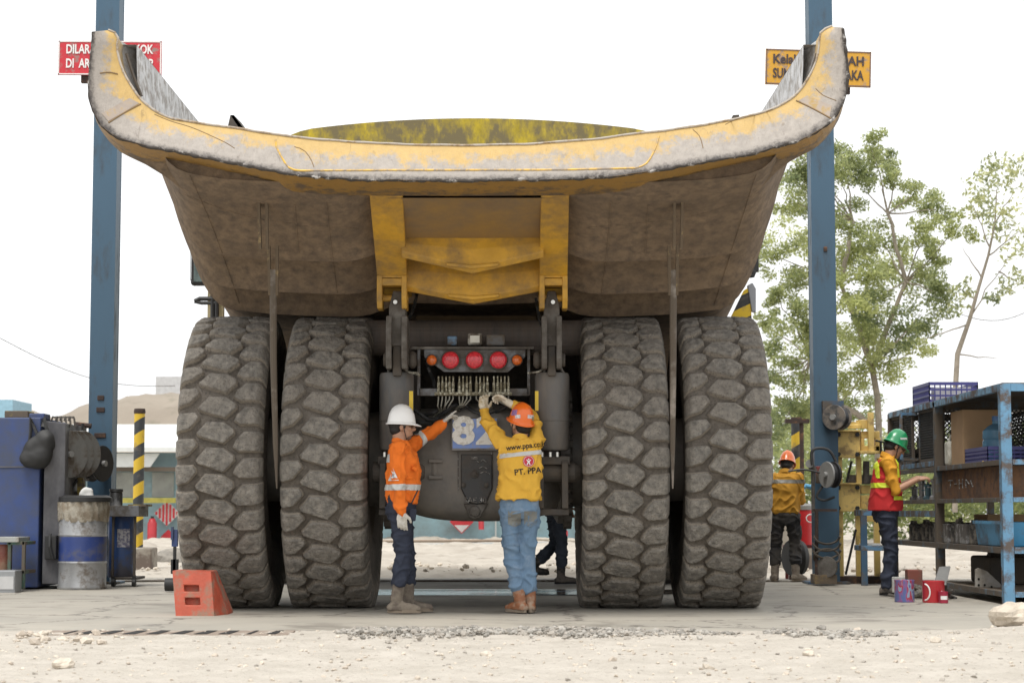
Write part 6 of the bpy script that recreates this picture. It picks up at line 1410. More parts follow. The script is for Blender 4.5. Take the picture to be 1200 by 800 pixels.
# ---- tins on the floor
def tin(px, py, r, h, Y, cols, label, band):
    c = at(px, py, Y); c.z = 0; t = thing('paint_tin', label, 'tin', tuple(c))
    b = B(); b.lathe([(0, .002), (r*.97, .002), (r, .01), (r, h-.012), (r*1.02, h-.008), (r*1.02, h), (r*.94, h), (r*.93, h-.012), (0, h-.012)], c, (0, 0, 1), 36); b.out('tin_shell', cols, t); 
    b = B(); b.lathe([(r*.93, h-.010), (0, h-.009)], c, (0, 0, 1), 24); b.out('lid', m_chrome, t)
    return t, c
m_tr = M('tin_red', (.50, .025, .035), rough=.3, var=.1, coat=.3)
m_tp = bpy.data.materials.new('tin_purple'); m_tp.use_nodes = True; N = m_tp.node_tree.nodes; L = m_tp.node_tree.links
tc = N.new('ShaderNodeTexCoord'); nz_ = N.new('ShaderNodeTexNoise'); nz_.inputs['Scale'].default_value = 16; mp = N.new('ShaderNodeMapping'); mp.inputs['Scale'].default_value = (1, 1, .35); L.new(tc.outputs['Object'], mp.inputs[0]); L.new(mp.outputs[0], nz_.inputs['Vector'])
cr = N.new('ShaderNodeValToRGB'); L.new(nz_.outputs['Fac'], cr.inputs[0]); e = cr.color_ramp; e.interpolation = 'CONSTANT'; e.elements[0].color = (.12, .16, .38, 1); e.elements[1].position = .44; e.elements[1].color = (.26, .13, .32, 1)
for p_, c in ((.52, (.42, .06, .10, 1)), (.58, (.3, .4, .55, 1)), (.64, (.12, .14, .4, 1))): q = e.elements.new(p_); q.color = c
L.new(cr.outputs[0], N['Principled BSDF'].inputs['Base Color']); N['Principled BSDF'].inputs['Roughness'].default_value = .3
tin(1060, 704, .094, .21, 19.1, m_tp, 'blue and purple printed tin on the floor by the boots', 0)
tt, c = tin(1094, 704, .105, .205, 19.0, m_tr, 'large red tin with a white ring mark on the floor', 0)
b = B(); b.tube([c+Vector((.108*math.sin(a_), -.108*math.cos(a_), .10+dz)) for a_, dz in [(-1.0+.5*math.sin(q)*1.0, .075*math.cos(q)) for q in np.linspace(0, math.pi, 14)]], .008, 5); b.out('white_ring', m_white, tt)
for a_, z in ((.45, .045), (.75, .07), (.6, .1)):
    b = B(); b.ball(c+Vector((.104*math.sin(a_), -.104*math.cos(a_), z)), (.014, .006, .014), n=6); b.out('white_mark', m_white, tt)
tt, c = tin(1105.5, 705.5, .045, .11, 18.85, M('tin_darkred', (.32, .02, .05), rough=.3), 'smallest tin, dark red with a white oval, in front of the large red tin', 0)
b = B(); b.sheet([[c+Vector((.0465*math.sin(a_), -.0465*math.cos(a_), z)) for a_ in np.linspace(-.75, .75, 9)] for z in (.035, .07)]); b.out('white_oval', m_white, tt)
b = B(); P_ = [at(1096, 680, 19.6), at(1101, 665, 19.7), at(1114, 664, 19.75), at(1110, 681, 19.6)]; b.prism(P_, (0, .02, .01)); b.prism([at(1094, 684, 19.5), at(1109, 685, 19.5), at(1110, 681, 19.6), at(1096, 680, 19.6)], (0, .02, .015)); o = b.out('metal_sheet', M('sheet_grey', (.33, .33, .32), rough=.4, metal=.5)); recenter(o, atv(1103, 685, 19.55)); tag(o, 'bent grey metal sheet standing behind the red tins', 'metal sheet')
t = thing('scrap_pile', 'small heap of dark scrap parts behind the tins', 'scrap', atv(1100, 695, 19.7)); rnd = random.Random(2)
for i in range(16):
    c = Vector((4.0+rnd.uniform(-.25, .35), 19.75+rnd.uniform(-.15, .15), rnd.uniform(.02, .12))); b = B(); d = Vector((rnd.uniform(-1, 1), rnd.uniform(-1, 1), rnd.uniform(-.3, .5))).normalized()*rnd.uniform(.04, .12)
    b.cyl(c-d, c+d, rnd.uniform(.012, .035), n=8); b.out('scrap_piece', (m_pkd, m_link, m_rust)[i % 3], t)
for q in t.children: pass
b = B(); b.bx(3.95, 4.1, 20.0, 20.15, 0, .28); o = b.out('red_can', M('can_oxide', (.22, .06, .04), rough=.5, dirt=MUD, damt=.3), bevel=.01); recenter(o, (4.02, 20.07, 0)); tag(o, 'dull red can beside the boots of the man in the red vest', 'can')
# ================================================================ PEOPLE
m_skin = M('skin', (.40, .22, .14), rough=.5, var=.08, vs=12)
def cloth(name, c, var=.08, dirt=None, damt=.2): return M(name, c, rough=.85, var=var, vs=9, dirt=dirt, damt=damt, ds=6, bump=.15, bs=250)
def worker(label, base, heading, J, S):
    """J: joints (side, forward, up) in metres from the base; side + is the worker's right.
       S: style"""
    h = R(heading); F = Vector((math.cos(h), math.sin(h), 0)); Sd = Vector((math.sin(h), -math.cos(h), 0)); O = Vector(base)
    W = lambda p: O+Sd*p[0]+F*p[1]+Vector((0, 0, p[2]))
    def RM(): return Matrix((Sd, F, Vector((0, 0, 1)))).transposed()
    RW = RM()
    root = thing('person', label, 'person', tuple(O))
    j = {k: W(v) for k, v in J.items() if isinstance(v, tuple) and len(v) == 3}
    hy = R(J.get('head_yaw', 0)); hp = R(J.get('head_pitch', 0)); hr = R(J.get('head_roll', 0))
    HM = RW @ Matrix.Rotation(-hy, 3, 'Z') @ Matrix.Rotation(hp, 3, 'X') @ Matrix.Rotation(hr, 3, 'Y')   # +pitch looks up
    hc = j['head']
    H = lambda s, f, u: hc+HM @ Vector((s, f, u))
    seg = S.get('torso')
    def ring(c, a, b_, n=28, e=.85):
        c = Vector(c); return [W((c.x+a*math.copysign(abs(math.cos(t))**e, math.cos(t)), c.y+b_*math.copysign(abs(math.sin(t))**e, math.sin(t)), c.z)) for t in [2*math.pi*k/n for k in range(n)]]
    def torso(b, k=1.0, z0=None, z1=None):
        rr = []
        for c, a, d in seg:
            if z0 is not None and c[2] < z0-.001: continue
            if z1 is not None and c[2] > z1+.001: continue
            rr.append(ring(c, a*k, d*k))
        b.rings(rr)
    # ---- the body: one continuous surface
    b = B()
    b.ball(H(0, -.012, .035), (.074, .094, .088), HM, n=16); b.ball(H(0, .022, -.035), (.055, .068, .078), HM, n=14); b.ball(H(0, .052, -.085), (.030, .032, .026), HM, n=10)
    b.chain([H(0, .085, .02), H(0, .108, -.018)], [.010, .016], 8)      # nose
    b.ball(H(0, .083, -.058), (.024, .014, .011), HM, n=8)               # mouth
    b.ball(H(0, .082, .038), (.05, .014, .012), HM, n=8)                 # brow
    for s in (-1, 1):
        b.ball(H(s*.076, -.012, -.012), (.010, .020, .032), HM, n=8)     # ears
        b.ball(H(s*.042, .058, -.015), (.022, .022, .018), HM, n=8)      # cheeks
    nk = j['neck']; b.chain([nk-Vector((0, 0, .05)), H(0, -.025, -.06)], [.062, .056], 14)
    torso(b, .86)
    gl = S.get('gloves')
    for s in 'lr':
        sh, el, wr = j['sh_'+s], j['el_'+s], j['wr_'+s]
        b.chain([sh, el, el.lerp(wr, .35), wr], [.048, .038, .038, .026], 12)
        if not gl: hand(b, J, s, el, wr, W, RW)
        hi, kn, an = j['hip_'+s], j['kn_'+s], j['an_'+s]
        b.chain([hi, kn, kn.lerp(an, .35), an], [.07, .045, .04, .03], 12); b.chain([an, an-Vector((0, 0, .05))+(W(J['toe_'+s])-W(J['an_'+s])).normalized()*.06], [.035, .03], 8)
    me = remeshed(b, .0085 if not gl else .009, 3, .5); me.materials.append(m_skin)
    link_mesh('body', me, None, root)
    # eyes
    for s in (-1, 1):
        b = B(); b.ball(H(s*.031, .074, .012), (.013, .008, .009), HM, n=8); b.out('eye', M('eye_dark', (.03, .02, .018), rough=.3), root)
    if S.get('glasses'):
        b = B()
        for s in (-1, 1):
            b.ball(H(s*.034, .098, .006), (.030, .006, .021), HM, n=10); b.tube([H(s*.062, .09, .014), H(s*.082, .03, .012), H(s*.08, -.02, .005)], .004, 5)
        b.tube([H(-.012, .104, .01), H(.012, .104, .01)], .004, 5)
        b.out('safety_glasses', M('glasses_clear', (.28, .22, .18), rough=.1, coat=.5), root)
    # hair under the helmet
    b = B(); b.ball(H(0, -.028, .03), (.083, .092, .092), HM, n=14); b.ball(H(0, -.05, -.03), (.066, .055, .05), HM, n=12)
    me = remeshed(b, .008, 2); me.materials.append(M('hair_black', (.012, .010, .009), rough=.7))
    link_mesh('hair', me, None, root)
    if S.get('beard'):
        b = B(); b.ball(H(0, .05, -.086), (.036, .036, .028), HM, n=10); b.ball(H(0, .088, -.048), (.026, .012, .007), HM, n=8); me = remeshed(b, .005, 1); me.materials.append(M('stubble', (.16, .095, .065), rough=.9)); link_mesh('stubble', me, None, root)
    # helmet
    hc_ = S['helmet']; mh = M('helmet_'+hc_[0], hc_[1], rough=.28, var=.04, dirt=hc_[2] if len(hc_) > 2 else None, damt=.12, ds=10, coat=.3)
    b = B(); n = 40; prof = [(0, .172), (.25, .168), (.5, .152), (.72, .122), (.88, .078), (.96, .035), (1.0, .0), (1.03, -.012)]
    rr = []
    HT = HM @ Matrix.Rotation(R(S.get('hat_tilt', 0)), 3, 'X')
    HH = lambda s, f, u: hc+HM @ Vector((0, 0, .042))+HT @ Vector((s, f, u))
    for q, z in prof:
        ring_ = []
        for k in range(n):
            t = 2*math.pi*k/n; x, y = math.cos(t)*.097*q, math.sin(t)*.121*q; zz = z*.84
            rid = .007*math.exp(-((x/.018)**2))+.004*math.exp(-(((abs(x)-.045)/.012)**2)); zz += rid*min(1, z/.06) if q > .01 else .007
            ring_.append(HH(x, y-.005, zz))
        rr.append(ring_)
    for q, z, fx in ((1.10, -.016, 0), (1.13, -.020, 0), (1.12, -.026, 0), (1.0, -.016, 0)):
        ring_ = []
        for k in range(n):
            t = 2*math.pi*k/n; pk = max(0, math.sin(t))**3*(.036 if q > 1.05 else 0); ring_.append(HH(math.cos(t)*.097*q, math.sin(t)*.121*q+pk-.005, z-pk*.30))
        rr.append(ring_)
    for q, z in ((.95, .03), (.8, .08), (.4, .13), (.02, .15)): rr.append([HH(math.cos(2*math.pi*k/n)*.097*q, math.sin(2*math.pi*k/n)*.121*q-.005, z*.84) for k in range(n)])
    b.rings(rr); hel = b.out('helmet', mh, root, ang=60)
    if S.get('strap', 1):
        b = B()
        for s in (-1, 1): b.tube([H(s*.082, .0, .03), H(s*.078, .012, -.03), H(s*.05, .035, -.10), H(0, .045, -.115)], .004, 5)
        b.out('chin_strap', m_black, root)
    if S.get('stickers'):
        bv = BVHTree.FromPolygons([v.co+root_loc(root) for v in hel.data.vertices], [tuple(p.vertices) for p in hel.data.polygons])
        for (s, f, u, w, hh, c) in S['stickers']:
            d = Vector((s, f, u)).normalized(); o_ = HH(0, -.005, .04); wd = (HT @ d); u_ = Vector((0, 0, 1)); sd = wd.cross(u_).normalized(); up_ = sd.cross(wd)
            g = []
            for a in np.linspace(-.5, .5, 7):
                row = []
                for c2 in np.linspace(-.5, .5, 5):
                    st = o_+wd*.3+sd*w*a+up_*hh*c2; hit = bv.ray_cast(st, -wd); row.append((hit[0]+wd*.0025) if hit[0] is not None else st-wd*.18)
                g.append(row)
            b = B(); b.sheet(g); b.out('sticker', M('sticker_%d' % int(c[0]*1000), c, rough=.4, var=.4, vs=60), hel)
    # ---- clothes
    seed = S.get('seed', 1)*13.7
    def wrinkle(amp, sx=7, sz=5):
        def f(c, n_):
            q = Vector((c.x*sx+seed, c.y*sx, c.z*sz)); w_ = noise.noise(q+Vector((noise.noise(q*.7), noise.noise(q*.7+Vector((5, 5, 5))), 0))*1.6); r_ = (1-abs(w_)*2)
            q2 = Vector((c.x*17, c.y*17, c.z*11+seed)); k_ = max(0, 1-abs(w_)*3.2); return amp*(k_*k_*.9-.25)+amp*.4*noise.noise(q2)
        return f
    # trousers
    b = B(); zt = S['waist']
    wa = [x for x in seg if x[0][2] <= zt+.001]
    hl, hr_ = j['hip_l'], j['hip_r']; pel = S['pelvis']
    b.rings([ring(c, a, d) for c, a, d in pel])
    k = S.get('leg', 1.0)
    for s in 'lr':
        hi, kn, an = j['hip_'+s], j['kn_'+s], j['an_'+s]
        end = kn.lerp(an, S.get('tr_end', .93))
        b.chain([hi, hi.lerp(kn, .45), kn, kn.lerp(end, .5), end], [.098*k, .088*k, .072*k, .072*k, .074*k], 16)
    me = remeshed(b, .011, 4); npnoise_disp(me, wrinkle(.020, 6, 9)); me.materials.append(S['trousers']); link_mesh('trousers', me, None, root)
    if S.get('belt'):
        b = B(); c, a, d = pel[-1]; r0 = ring((c[0], c[1], zt-.02), a*1.03, d*1.04); r1 = ring((c[0], c[1], zt+.015), a*1.03, d*1.04); r2 = ring((c[0], c[1], zt+.015), a*.9, d*.9); r3 = ring((c[0], c[1], zt-.02), a*.9, d*.9); b.rings([r0, r1, r2, r3], closed=True); b.out('belt', M('belt_brown', (.07, .04, .025), rough=.5), root)
    # shirt
    b = B(); b.rings([ring(c, a, d) for c, a, d in S['shirt_seg']])
    for s in 'lr':
        sh, el, wr = j['sh_'+s], j['el_'+s], j['wr_'+s]; e = S.get('sleeve_'+s, .93); end = el.lerp(wr, e)
        inn = sh.lerp(j['neck'], .45)-Vector((0, 0, .03)); m1 = sh.lerp(el, .5)
        if e > .05: b.chain([inn, sh, m1, el, el.lerp(end, .5), end], [.072, .070, .062, .055, .052, S.get('cuff', .045)], 14)
        else: b.chain([inn, sh, m1, sh.lerp(el, .97)], [.072, .072, .064, .06], 14)
    me = remeshed(b, .0095, 5); npnoise_disp(me, wrinkle(.024, 6.5, 5)); me.materials.append(S['shirt'])
    shirt = link_mesh('shirt', me, None, root)
    if S.get('collar', 1):
        b = B(); t_ = (H(0, -.02, -.08)-nk).normalized()
        def cring(c, r, tl): return [c+Sd*math.cos(a)*r*.95+F*(math.sin(a)*r*1.0)+Vector((0, 0, -.028*math.sin(a)*tl)) for a in [2*math.pi*k_/20 for k_ in range(20)]]
        c0 = nk+Vector((0, 0, -.012))+F*.0; b.rings([cring(c0, .085, 1), cring(c0+Vector((0, 0, .045)), .068, 1), cring(c0+Vector((0, 0, .046)), .061, 1), cring(c0+Vector((0, 0, .0)), .06, 1)], closed=True); b.out('collar', S['shirt'], root, ang=60)
    def bvh_of(o): return BVHTree.FromPolygons([v.co+root_loc(root) for v in o.data.vertices], [tuple(p.vertices) for p in o.data.polygons])
    def band(src, planes, name, mat, off=.0035, keep=None):
        bm = bmesh.new(); bm.from_mesh(src.data); bm.transform(Matrix.Translation(root_loc(root)))
        for c, nn in planes:
            bmesh.ops.bisect_plane(bm, geom=bm.verts[:]+bm.edges[:]+bm.faces[:], plane_co=c, plane_no=nn, clear_outer=True, dist=1e-5)
        if keep:
            dl = [f for f in bm.faces if not keep(f.calc_center_median())]; bmesh.ops.delete(bm, geom=dl, context='FACES')
        if not bm.faces: bm.free(); return None
        bm.normal_update(); 
        for v in bm.verts: v.co += v.normal*off
        me = bpy.data.meshes.new(name); bm.to_mesh(me); bm.free(); me.materials.clear(); me.materials.append(mat)
        for p in me.polygons: p.material_index = 0
        return link_mesh(name, me, None, root)
    def zband(src, z0, z1, name, mat, tilt=0, keep=None, off=.0035):
        up_ = (Vector((0, 0, 1))+Sd*tilt).normalized(); return band(src, [(O+Vector((0, 0, z1)), up_), (O+Vector((0, 0, z0)), -up_)], name, mat, off, keep)
    def decal(src, me, centre, d, rot=None, off=.004, name='lettering', mat=None, parent=None):
        "me lies in its own xy plane; it is laid on src seen along d"
        bv = bvh_of(src); d = Vector(d).normalized(); z = -d; x = Vector((0, 0, 1)).cross(z).normalized(); y = z.cross(x); c = Vector(centre)
        for v in me.vertices:
            q = c+x*v.co.x+y*v.co.y; hit = bv.ray_cast(q-d*.8, d)
            v.co = (hit[0]-d*(off+max(v.co.z, 0))) if hit[0] is not None else q
        me.materials.clear(); me.materials.append(mat); return link_mesh(name, me, None, parent or src)
    # gloves
    if gl:
        for s in 'lr':
            b = B(); el, wr = j['el_'+s], j['wr_'+s]; b.chain([wr.lerp(el, .16), wr], [.034, .032], 12); hand(b, J, s, el, wr, W, RW, 1.12)
            me = remeshed(b, .0045, 2, .4); npnoise_disp(me, lambda c, n_: .0015*noise.noise(c*60)); me.materials.append(gl); link_mesh('glove', me, None, root)
    # boots
    for s in 'lr':
        an, kn = j['an_'+s], j['kn_'+s]; td = (W(J['toe_'+s])-W(J['an_'+s])); td.z = 0; td.normalize(); g0 = an.z-.085
        b = B(); sh_ = S.get('shaft', .22)
        up_ = an.lerp(kn, sh_/.42); b.chain([an+Vector((0, 0, -.01)), an.lerp(up_, .5), up_], [.050, .053, .056], 16)
        hz = an+Vector((0, 0, -.045)); b.chain([hz-td*.035, hz+td*.05+Vector((0, 0, .005)), hz+td*.13+Vector((0, 0, -.008)), hz+td*.18+Vector((0, 0, -.012))], [.046, .050, .046, .036], 14)
        me = remeshed(b, .009, 4)
        for v in me.vertices:
            if v.co.z < g0+.028 and J.get('flat_'+s, 1): v.co.z = g0+.022
        npnoise_disp(me, wrinkle(.006, 12, 16)); me.materials.append(S['boots']); bo = link_mesh('boot', me, None, root)
        pts = []; sd = td.cross(Vector((0, 0, 1)))
        for k_ in range(24):
            t_ = 2*math.pi*k_/24; l = math.cos(t_); w_ = math.sin(t_)*(.050 if l > 0 else .042); pts.append(an+td*(.068+l*.145)+sd*w_)
        b = B(); b.rings([[Vector((p.x, p.y, g0)) for p in pts], [Vector((p.x, p.y, g0+.028)) for p in pts]]); b.out('sole', S['sole'], bo, ang=50)
    return dict(root=root, shirt=shirt, W=W, F=F, Sd=Sd, O=O, band=band, zband=zband, decal=decal, ring=ring, wrinkle=wrinkle, j=j, H=H, bvh=bvh_of)

def hand(b, J, s, el, wr, W, RW, k=1.0):
    d = RW @ Vector(J['hd_'+s]).normalized(); n = RW @ Vector(J['hn_'+s]); n = (n-d*n.dot(d)).normalized(); t = d.cross(n).normalized()
    if (t.dot(RW @ Vector(J['ht_'+s]))) < 0: t = -t
    curl = J.get('curl_'+s, .35)
    Mx = Matrix((t, d, n)).transposed()
    b.ball(wr+d*.048, (.041*k, .052*k, .017*k), Mx, n=10); b.chain([wr, wr+d*.03], [.026*k, .024*k], 10)
    for i, (o, L_) in enumerate(((.029, .072), (.010, .080), (-.010, .074), (-.028, .060))):
        p = wr+d*.082+t*o*k; c = curl*(1+.15*i); pt = J.get('point_'+s) and i == 0
        if pt: c = .08
        dirs = []; a = c*.6
        pts = [p-d*.02, p]
        for q in range(3):
            dd = d*math.cos(a)+n*math.sin(a)+t*o*1.2; p = p+dd.normalized()*L_*k*(.42, .32, .26)[q]; pts.append(p); a += c
        b.chain(pts, [.0105*k, .0105*k, .0095*k, .0088*k, .0075*k], 8)
    p = wr+d*.02+t*.028*k; dd = (t*.75+d*.7+n*.15).normalized(); q = p+dd*.038*k; r_ = q+(d*.9+t*.25+n*.3).normalized()*.032*k; b.chain([p, q, r_], [.015*k, .012*k, .009*k], 8)

m_orange = cloth('orange_workwear', (.78, .17, .012)); m_yell = cloth('yellow_workwear', (.70, .40, .045)); m_jean = cloth('pale_denim', (.13, .21, .31), var=.14, dirt=(.20, .27, .36), damt=.1)
m_navy = cloth('navy_trousers', (.022, .028, .048), var=.2); m_blk = cloth('black_trousers', (.018, .018, .020), var=.3, dirt=(.05, .045, .04), damt=.3); m_refl = M('reflective_tape', (.52, .52, .50), rough=.35, var=.1, vs=20)
m_glove = cloth('white_glove', (.62, .60, .56), dirt=(.45, .42, .36), damt=.25); m_glovey = cloth('dirty_glove', (.68, .62, .50), dirt=(.42, .33, .2), damt=.2)
m_bootg = M('boot_grey', (.125, .10, .08), rough=.8, var=.15, dirt=(.19, .16, .125), damt=.35, ds=12, bump=.3); m_bootb = M('boot_brown', (.27, .105, .045), rough=.6, var=.2, vs=10, dirt=(.30, .22, .16), damt=.25, ds=10); m_bootk = M('boot_black', (.03, .027, .025), rough=.6, dirt=(.14, .12, .1), damt=.3, ds=9)
m_sole = M('sole_tan', (.20, .16, .12), rough=.9); m_solek = M('sole_black', (.02, .02, .02), rough=.8)

# ---- man in orange, side on, pointing at the grease lines
J1 = dict(head=(0, .0, 1.575), neck=(0, -.005, 1.435), head_yaw=-8, head_pitch=-2,
    sh_r=(.175, -.03, 1.385), el_r=(.235, -.015, 1.085), wr_r=(.215, .005, .845), sh_l=(-.17, .03, 1.40), el_l=(-.27, .205, 1.505), wr_l=(-.37, .34, 1.615),
    hd_r=(-.02, .05, -1), hn_r=(-1, .1, 0), ht_r=(0, 1, 0), curl_r=.42, hd_l=(-.25, .75, .75), hn_l=(.1, .5, -.8), ht_l=(.3, .3, .6), curl_l=.45, point_l=1,
    hip_r=(.095, -.02, .87), kn_r=(.10, .02, .49), an_r=(.09, -.04, .095), toe_r=(.11, .2, .09),
    hip_l=(-.095, .0, .87), kn_l=(-.10, .05, .50), an_l=(-.11, .06, .095), toe_l=(-.14, .3, .09))
pel1 = [((0, -.01, .80), .13, .10), ((0, -.01, .86), .168, .125), ((0, -.005, .93), .165, .125), ((0, 0, .985), .155, .118)]
sh1 = [((0, .005, .925), .165, .125), ((0, .005, .99), .172, .135), ((0, .012, 1.08), .170, .138), ((0, .01, 1.2), .178, .140), ((0, .0, 1.31), .185, .132), ((0, -.01, 1.38), .165, .112), ((0, -.012, 1.42), .12, .085), ((0, -.01, 1.45), .07, .06)]
tor1 = [((0, 0, .84), .14, .10), ((0, 0, 1.0), .14, .10), ((0, 0, 1.2), .155, .11), ((0, 0, 1.34), .16, .10), ((0, -.01, 1.42), .09, .07)]
base1 = at(470, 716, 16.95); base1.z = 0
w1 = worker('man in orange workwear and white helmet pointing a gloved hand at the grease lines', tuple(base1), 2, J1, dict(torso=tor1, pelvis=pel1, shirt_seg=sh1, waist=.985, shirt=m_orange, trousers=m_navy, boots=m_bootg, sole=m_sole, gloves=m_glove, glasses=1, beard=1, leg=.95, belt=1, seed=1, helmet=('white', (.80, .80, .79)), hat_tilt=0, tr_end=.55, shaft=.20, cuff=.048))
w1['zband'](w1['shirt'], 1.035, 1.085, 'reflective_band', m_refl, tilt=.0, keep=lambda c: c.x < base1.x+.2 and c.z < 1.2)
j = w1['j']; a_ = (j['wr_l']-j['el_l']).normalized(); a2 = (j['el_l']-j['sh_l']).normalized()
w1['band'](w1['shirt'], [(j['el_l']-a2*.03, a2), (j['el_l']-a2*.085, -a2)], 'reflective_band', m_refl, keep=lambda c: (c-(j['el_l']-a2*.06)).length < .12)
w1['band'](w1['shirt'], [(Vector((base1.x-.09, 0, 0)), Vector((1, 0, 0))), (Vector((0, 0, base1.z+1.34)), Vector((0, 0, 1))), (Vector((0, 0, base1.z+1.27)), Vector((0, 0, -1)))], 'reflective_patch', m_refl)
def flat(pts, z=0, n=1):
    b = B(); b._f([b.bm.verts.new((x, y, z)) for x, y in pts]); bmesh.ops.triangulate(b.bm, faces=b.bm.faces[:]); bmesh.ops.subdivide_edges(b.bm, edges=b.bm.edges[:], cuts=n, use_grid_fill=True); me = b.mesh('flat'); return me
ct = at(460.5, 556.5, 16.70)
w1['decal'](w1['shirt'], flat([(-.052, -.045), (.052, -.045), (0, .058)], n=3), ct, (0, 1, 0), off=.005, name='sleeve_badge', mat=m_white)
w1['decal'](w1['shirt'], flat([(-.022, -.024), (.022, -.024), (.022, -.016), (-.022, -.016)], n=1), ct, (0, 1, 0), off=.009, name='badge_mark', mat=M('badge_grey', (.25, .3, .35)))
w1['decal'](w1['shirt'], flat([(-.012, -.010), (.012, -.010), (0, .018)], n=1), ct, (0, 1, 0), off=.009, name='badge_mark', mat=MATS['badge_grey'])
b = B(); p = at(486, 549, 16.80); b.box(p, (.05, .04, .03), Matrix.Rotation(.5, 3, 'Y')); b.out('chest_pocket', m_orange, w1['root'], bevel=.008)
b = B(); p = at(483.5, 603, 16.78); b.box(p, (.06, .02, .10), Matrix.Rotation(.1, 3, 'Y')); b.out('trouser_pocket', m_navy, w1['root'], bevel=.008)
b = B(); b.cyl(at(484, 574, 16.80)+Vector((.04, 0, 0)), at(482, 590, 16.77), .006); b.out('pen', m_black, w1['root'])

# ---- man in yellow, back to the camera, arms raised to the manifold
J2 = dict(head=(.005, .045, 1.60), neck=(0, 0, 1.455), head_yaw=-38, head_pitch=16, head_roll=-4,
    sh_l=(-.155, .0, 1.44), el_l=(-.272, .14, 1.60), wr_l=(-.315, .30, 1.735), sh_r=(.15, .01, 1.45), el_r=(.115, .19, 1.66), wr_r=(-.105, .28, 1.80),
    hd_l=(-.05, .45, 1), hn_l=(.25, -.6, .3), ht_l=(1, 0, 0), curl_l=.75, hd_r=(-.75, .4, .45), hn_r=(-.2, -.4, -.8), ht_r=(-.3, -.2, .8), curl_r=.75,
    hip_l=(-.085, 0, .87), kn_l=(-.075, .03, .49), an_l=(.005, -.02, .095), toe_l=(-.10, .13, .09),
    hip_r=(.085, 0, .87), kn_r=(.065, .03, .50), an_r=(.085, .03, .095), toe_r=(.08, .2, .09))
pel2 = [((0, 0, .79), .12, .09), ((0, -.005, .86), .168, .118), ((0, -.005, .93), .165, .115), ((0, 0, 1.0), .155, .105)]
sh2 = [((-.012, 0, .955), .196, .135), ((-.01, 0, 1.0), .190, .135), ((0, 0, 1.12), .182, .130), ((.005, 0, 1.26), .186, .128), ((.0, 0, 1.37), .190, .115), ((0, .0, 1.44), .155, .095), ((0, .0, 1.475), .10, .075), ((0, 0, 1.495), .065, .06)]
base2 = at(609.5, 716, 16.95); base2.z = 0
w2 = worker('man in yellow shirt and orange helmet, back turned, arms raised to the grease manifold', tuple(base2), 90, J2, dict(torso=[((0, 0, .9), .13, .09), ((0, 0, 1.1), .14, .1), ((0, 0, 1.35), .15, .095), ((0, 0, 1.43), .08, .07)], pelvis=pel2, shirt_seg=sh2, waist=1.0, shirt=m_yell, trousers=m_jean, boots=m_bootb, sole=m_sole, gloves=m_glovey, leg=.93, seed=2, helmet=('orange', (.80, .15, .015)), hat_tilt=4, tr_end=.70, shaft=.13, cuff=.042, sleeve_l=.8, sleeve_r=.72,
    stickers=[(-.95, .1, .25, .07, .05, (.28, .14, .32)), (-.8, -.45, .05, .05, .03, (.60, .58, .6)), (.2, -1, .16, .09, .03, (.55, .5, .5)), (.35, -1, -.0, .03, .03, (.25, .25, .12))]))
m_ink = M('print_dark', (.03, .022, .02), rough=.8)
w2['zband'](w2['shirt'], 1.322, 1.357, 'reflective_band', m_refl, tilt=-.10, keep=lambda c: c.y < 16.97 and c.z < base2.z+1.45 and base2.x-.17 < c.x < base2.x+.25)
def tdecal(w, s, size, px, py, Y, mat, bold=.0, xs=1, d=(0, 1, 0), tilt=0):
    me = text_mesh(s, size, bold, 0, xs=xs)
    bm = bmesh.new(); bm.from_mesh(me); bmesh.ops.triangulate(bm, faces=bm.faces[:]); bmesh.ops.subdivide_edges(bm, edges=[e for e in bm.edges if e.calc_length() > .012], cuts=2); bm.to_mesh(me); bm.free()
    me.transform(Matrix.Rotation(R(tilt), 4, 'Z')); w['decal'](w['shirt'], me, at(px, py, Y), d, off=.0045, mat=mat)
tdecal(w2, 'www.ppa.co.id', .066, 617, 522, 16.82, m_ink, .0012, .88, tilt=7)
tdecal(w2, 'PT. PPA', .070, 618.5, 552, 16.82, m_ink, .0012, 1.0, tilt=6)
cc_ = at(619.5, 540, 16.82); circ = lambda r, n=24: [(r*math.cos(2*math.pi*k/n), r*math.sin(2*math.pi*k/n)) for k in range(n)]
w2['decal'](w2['shirt'], flat(circ(.049), n=2), cc_, (0, 1, 0), off=.004, name='emblem_disc', mat=M('emblem_red', (.50, .03, .06), rough=.7))
def ringmesh(r0, r1, n=28):
    b = B(); A = [b.bm.verts.new((r0*math.cos(2*math.pi*k/n), r0*math.sin(2*math.pi*k/n), 0)) for k in range(n)]; C = [b.bm.verts.new((r1*math.cos(2*math.pi*k/n), r1*math.sin(2*math.pi*k/n), 0)) for k in range(n)]
    for k in range(n): b._f([A[k], A[(k+1) % n], C[(k+1) % n], C[k]])
    return b.mesh('ring')
w2['decal'](w2['shirt'], ringmesh(.040, .043), cc_, (0, 1, 0), off=.007, name='emblem_ring', mat=m_white)
fig = [[(-.006, .02), (.004, .022), (.006, .012), (.0, .010), (-.006, .012)], [(-.020, .010), (-.016, .014), (.0, .002), (.016, .014), (.020, .010), (.006, -.006), (.014, -.030), (.006, -.031), (-.001, -.012), (-.010, -.031), (-.018, -.029), (-.007, -.006)]]
for P_ in fig: w2['decal'](w2['shirt'], flat([(x*1.05+.001, y*1.05) for x, y in P_], n=1), cc_, (0, 1, 0), off=.007, name='emblem_figure', mat=m_white)
tr2 = [c for c in w2['root'].children if c.name.startswith('trousers')][0]
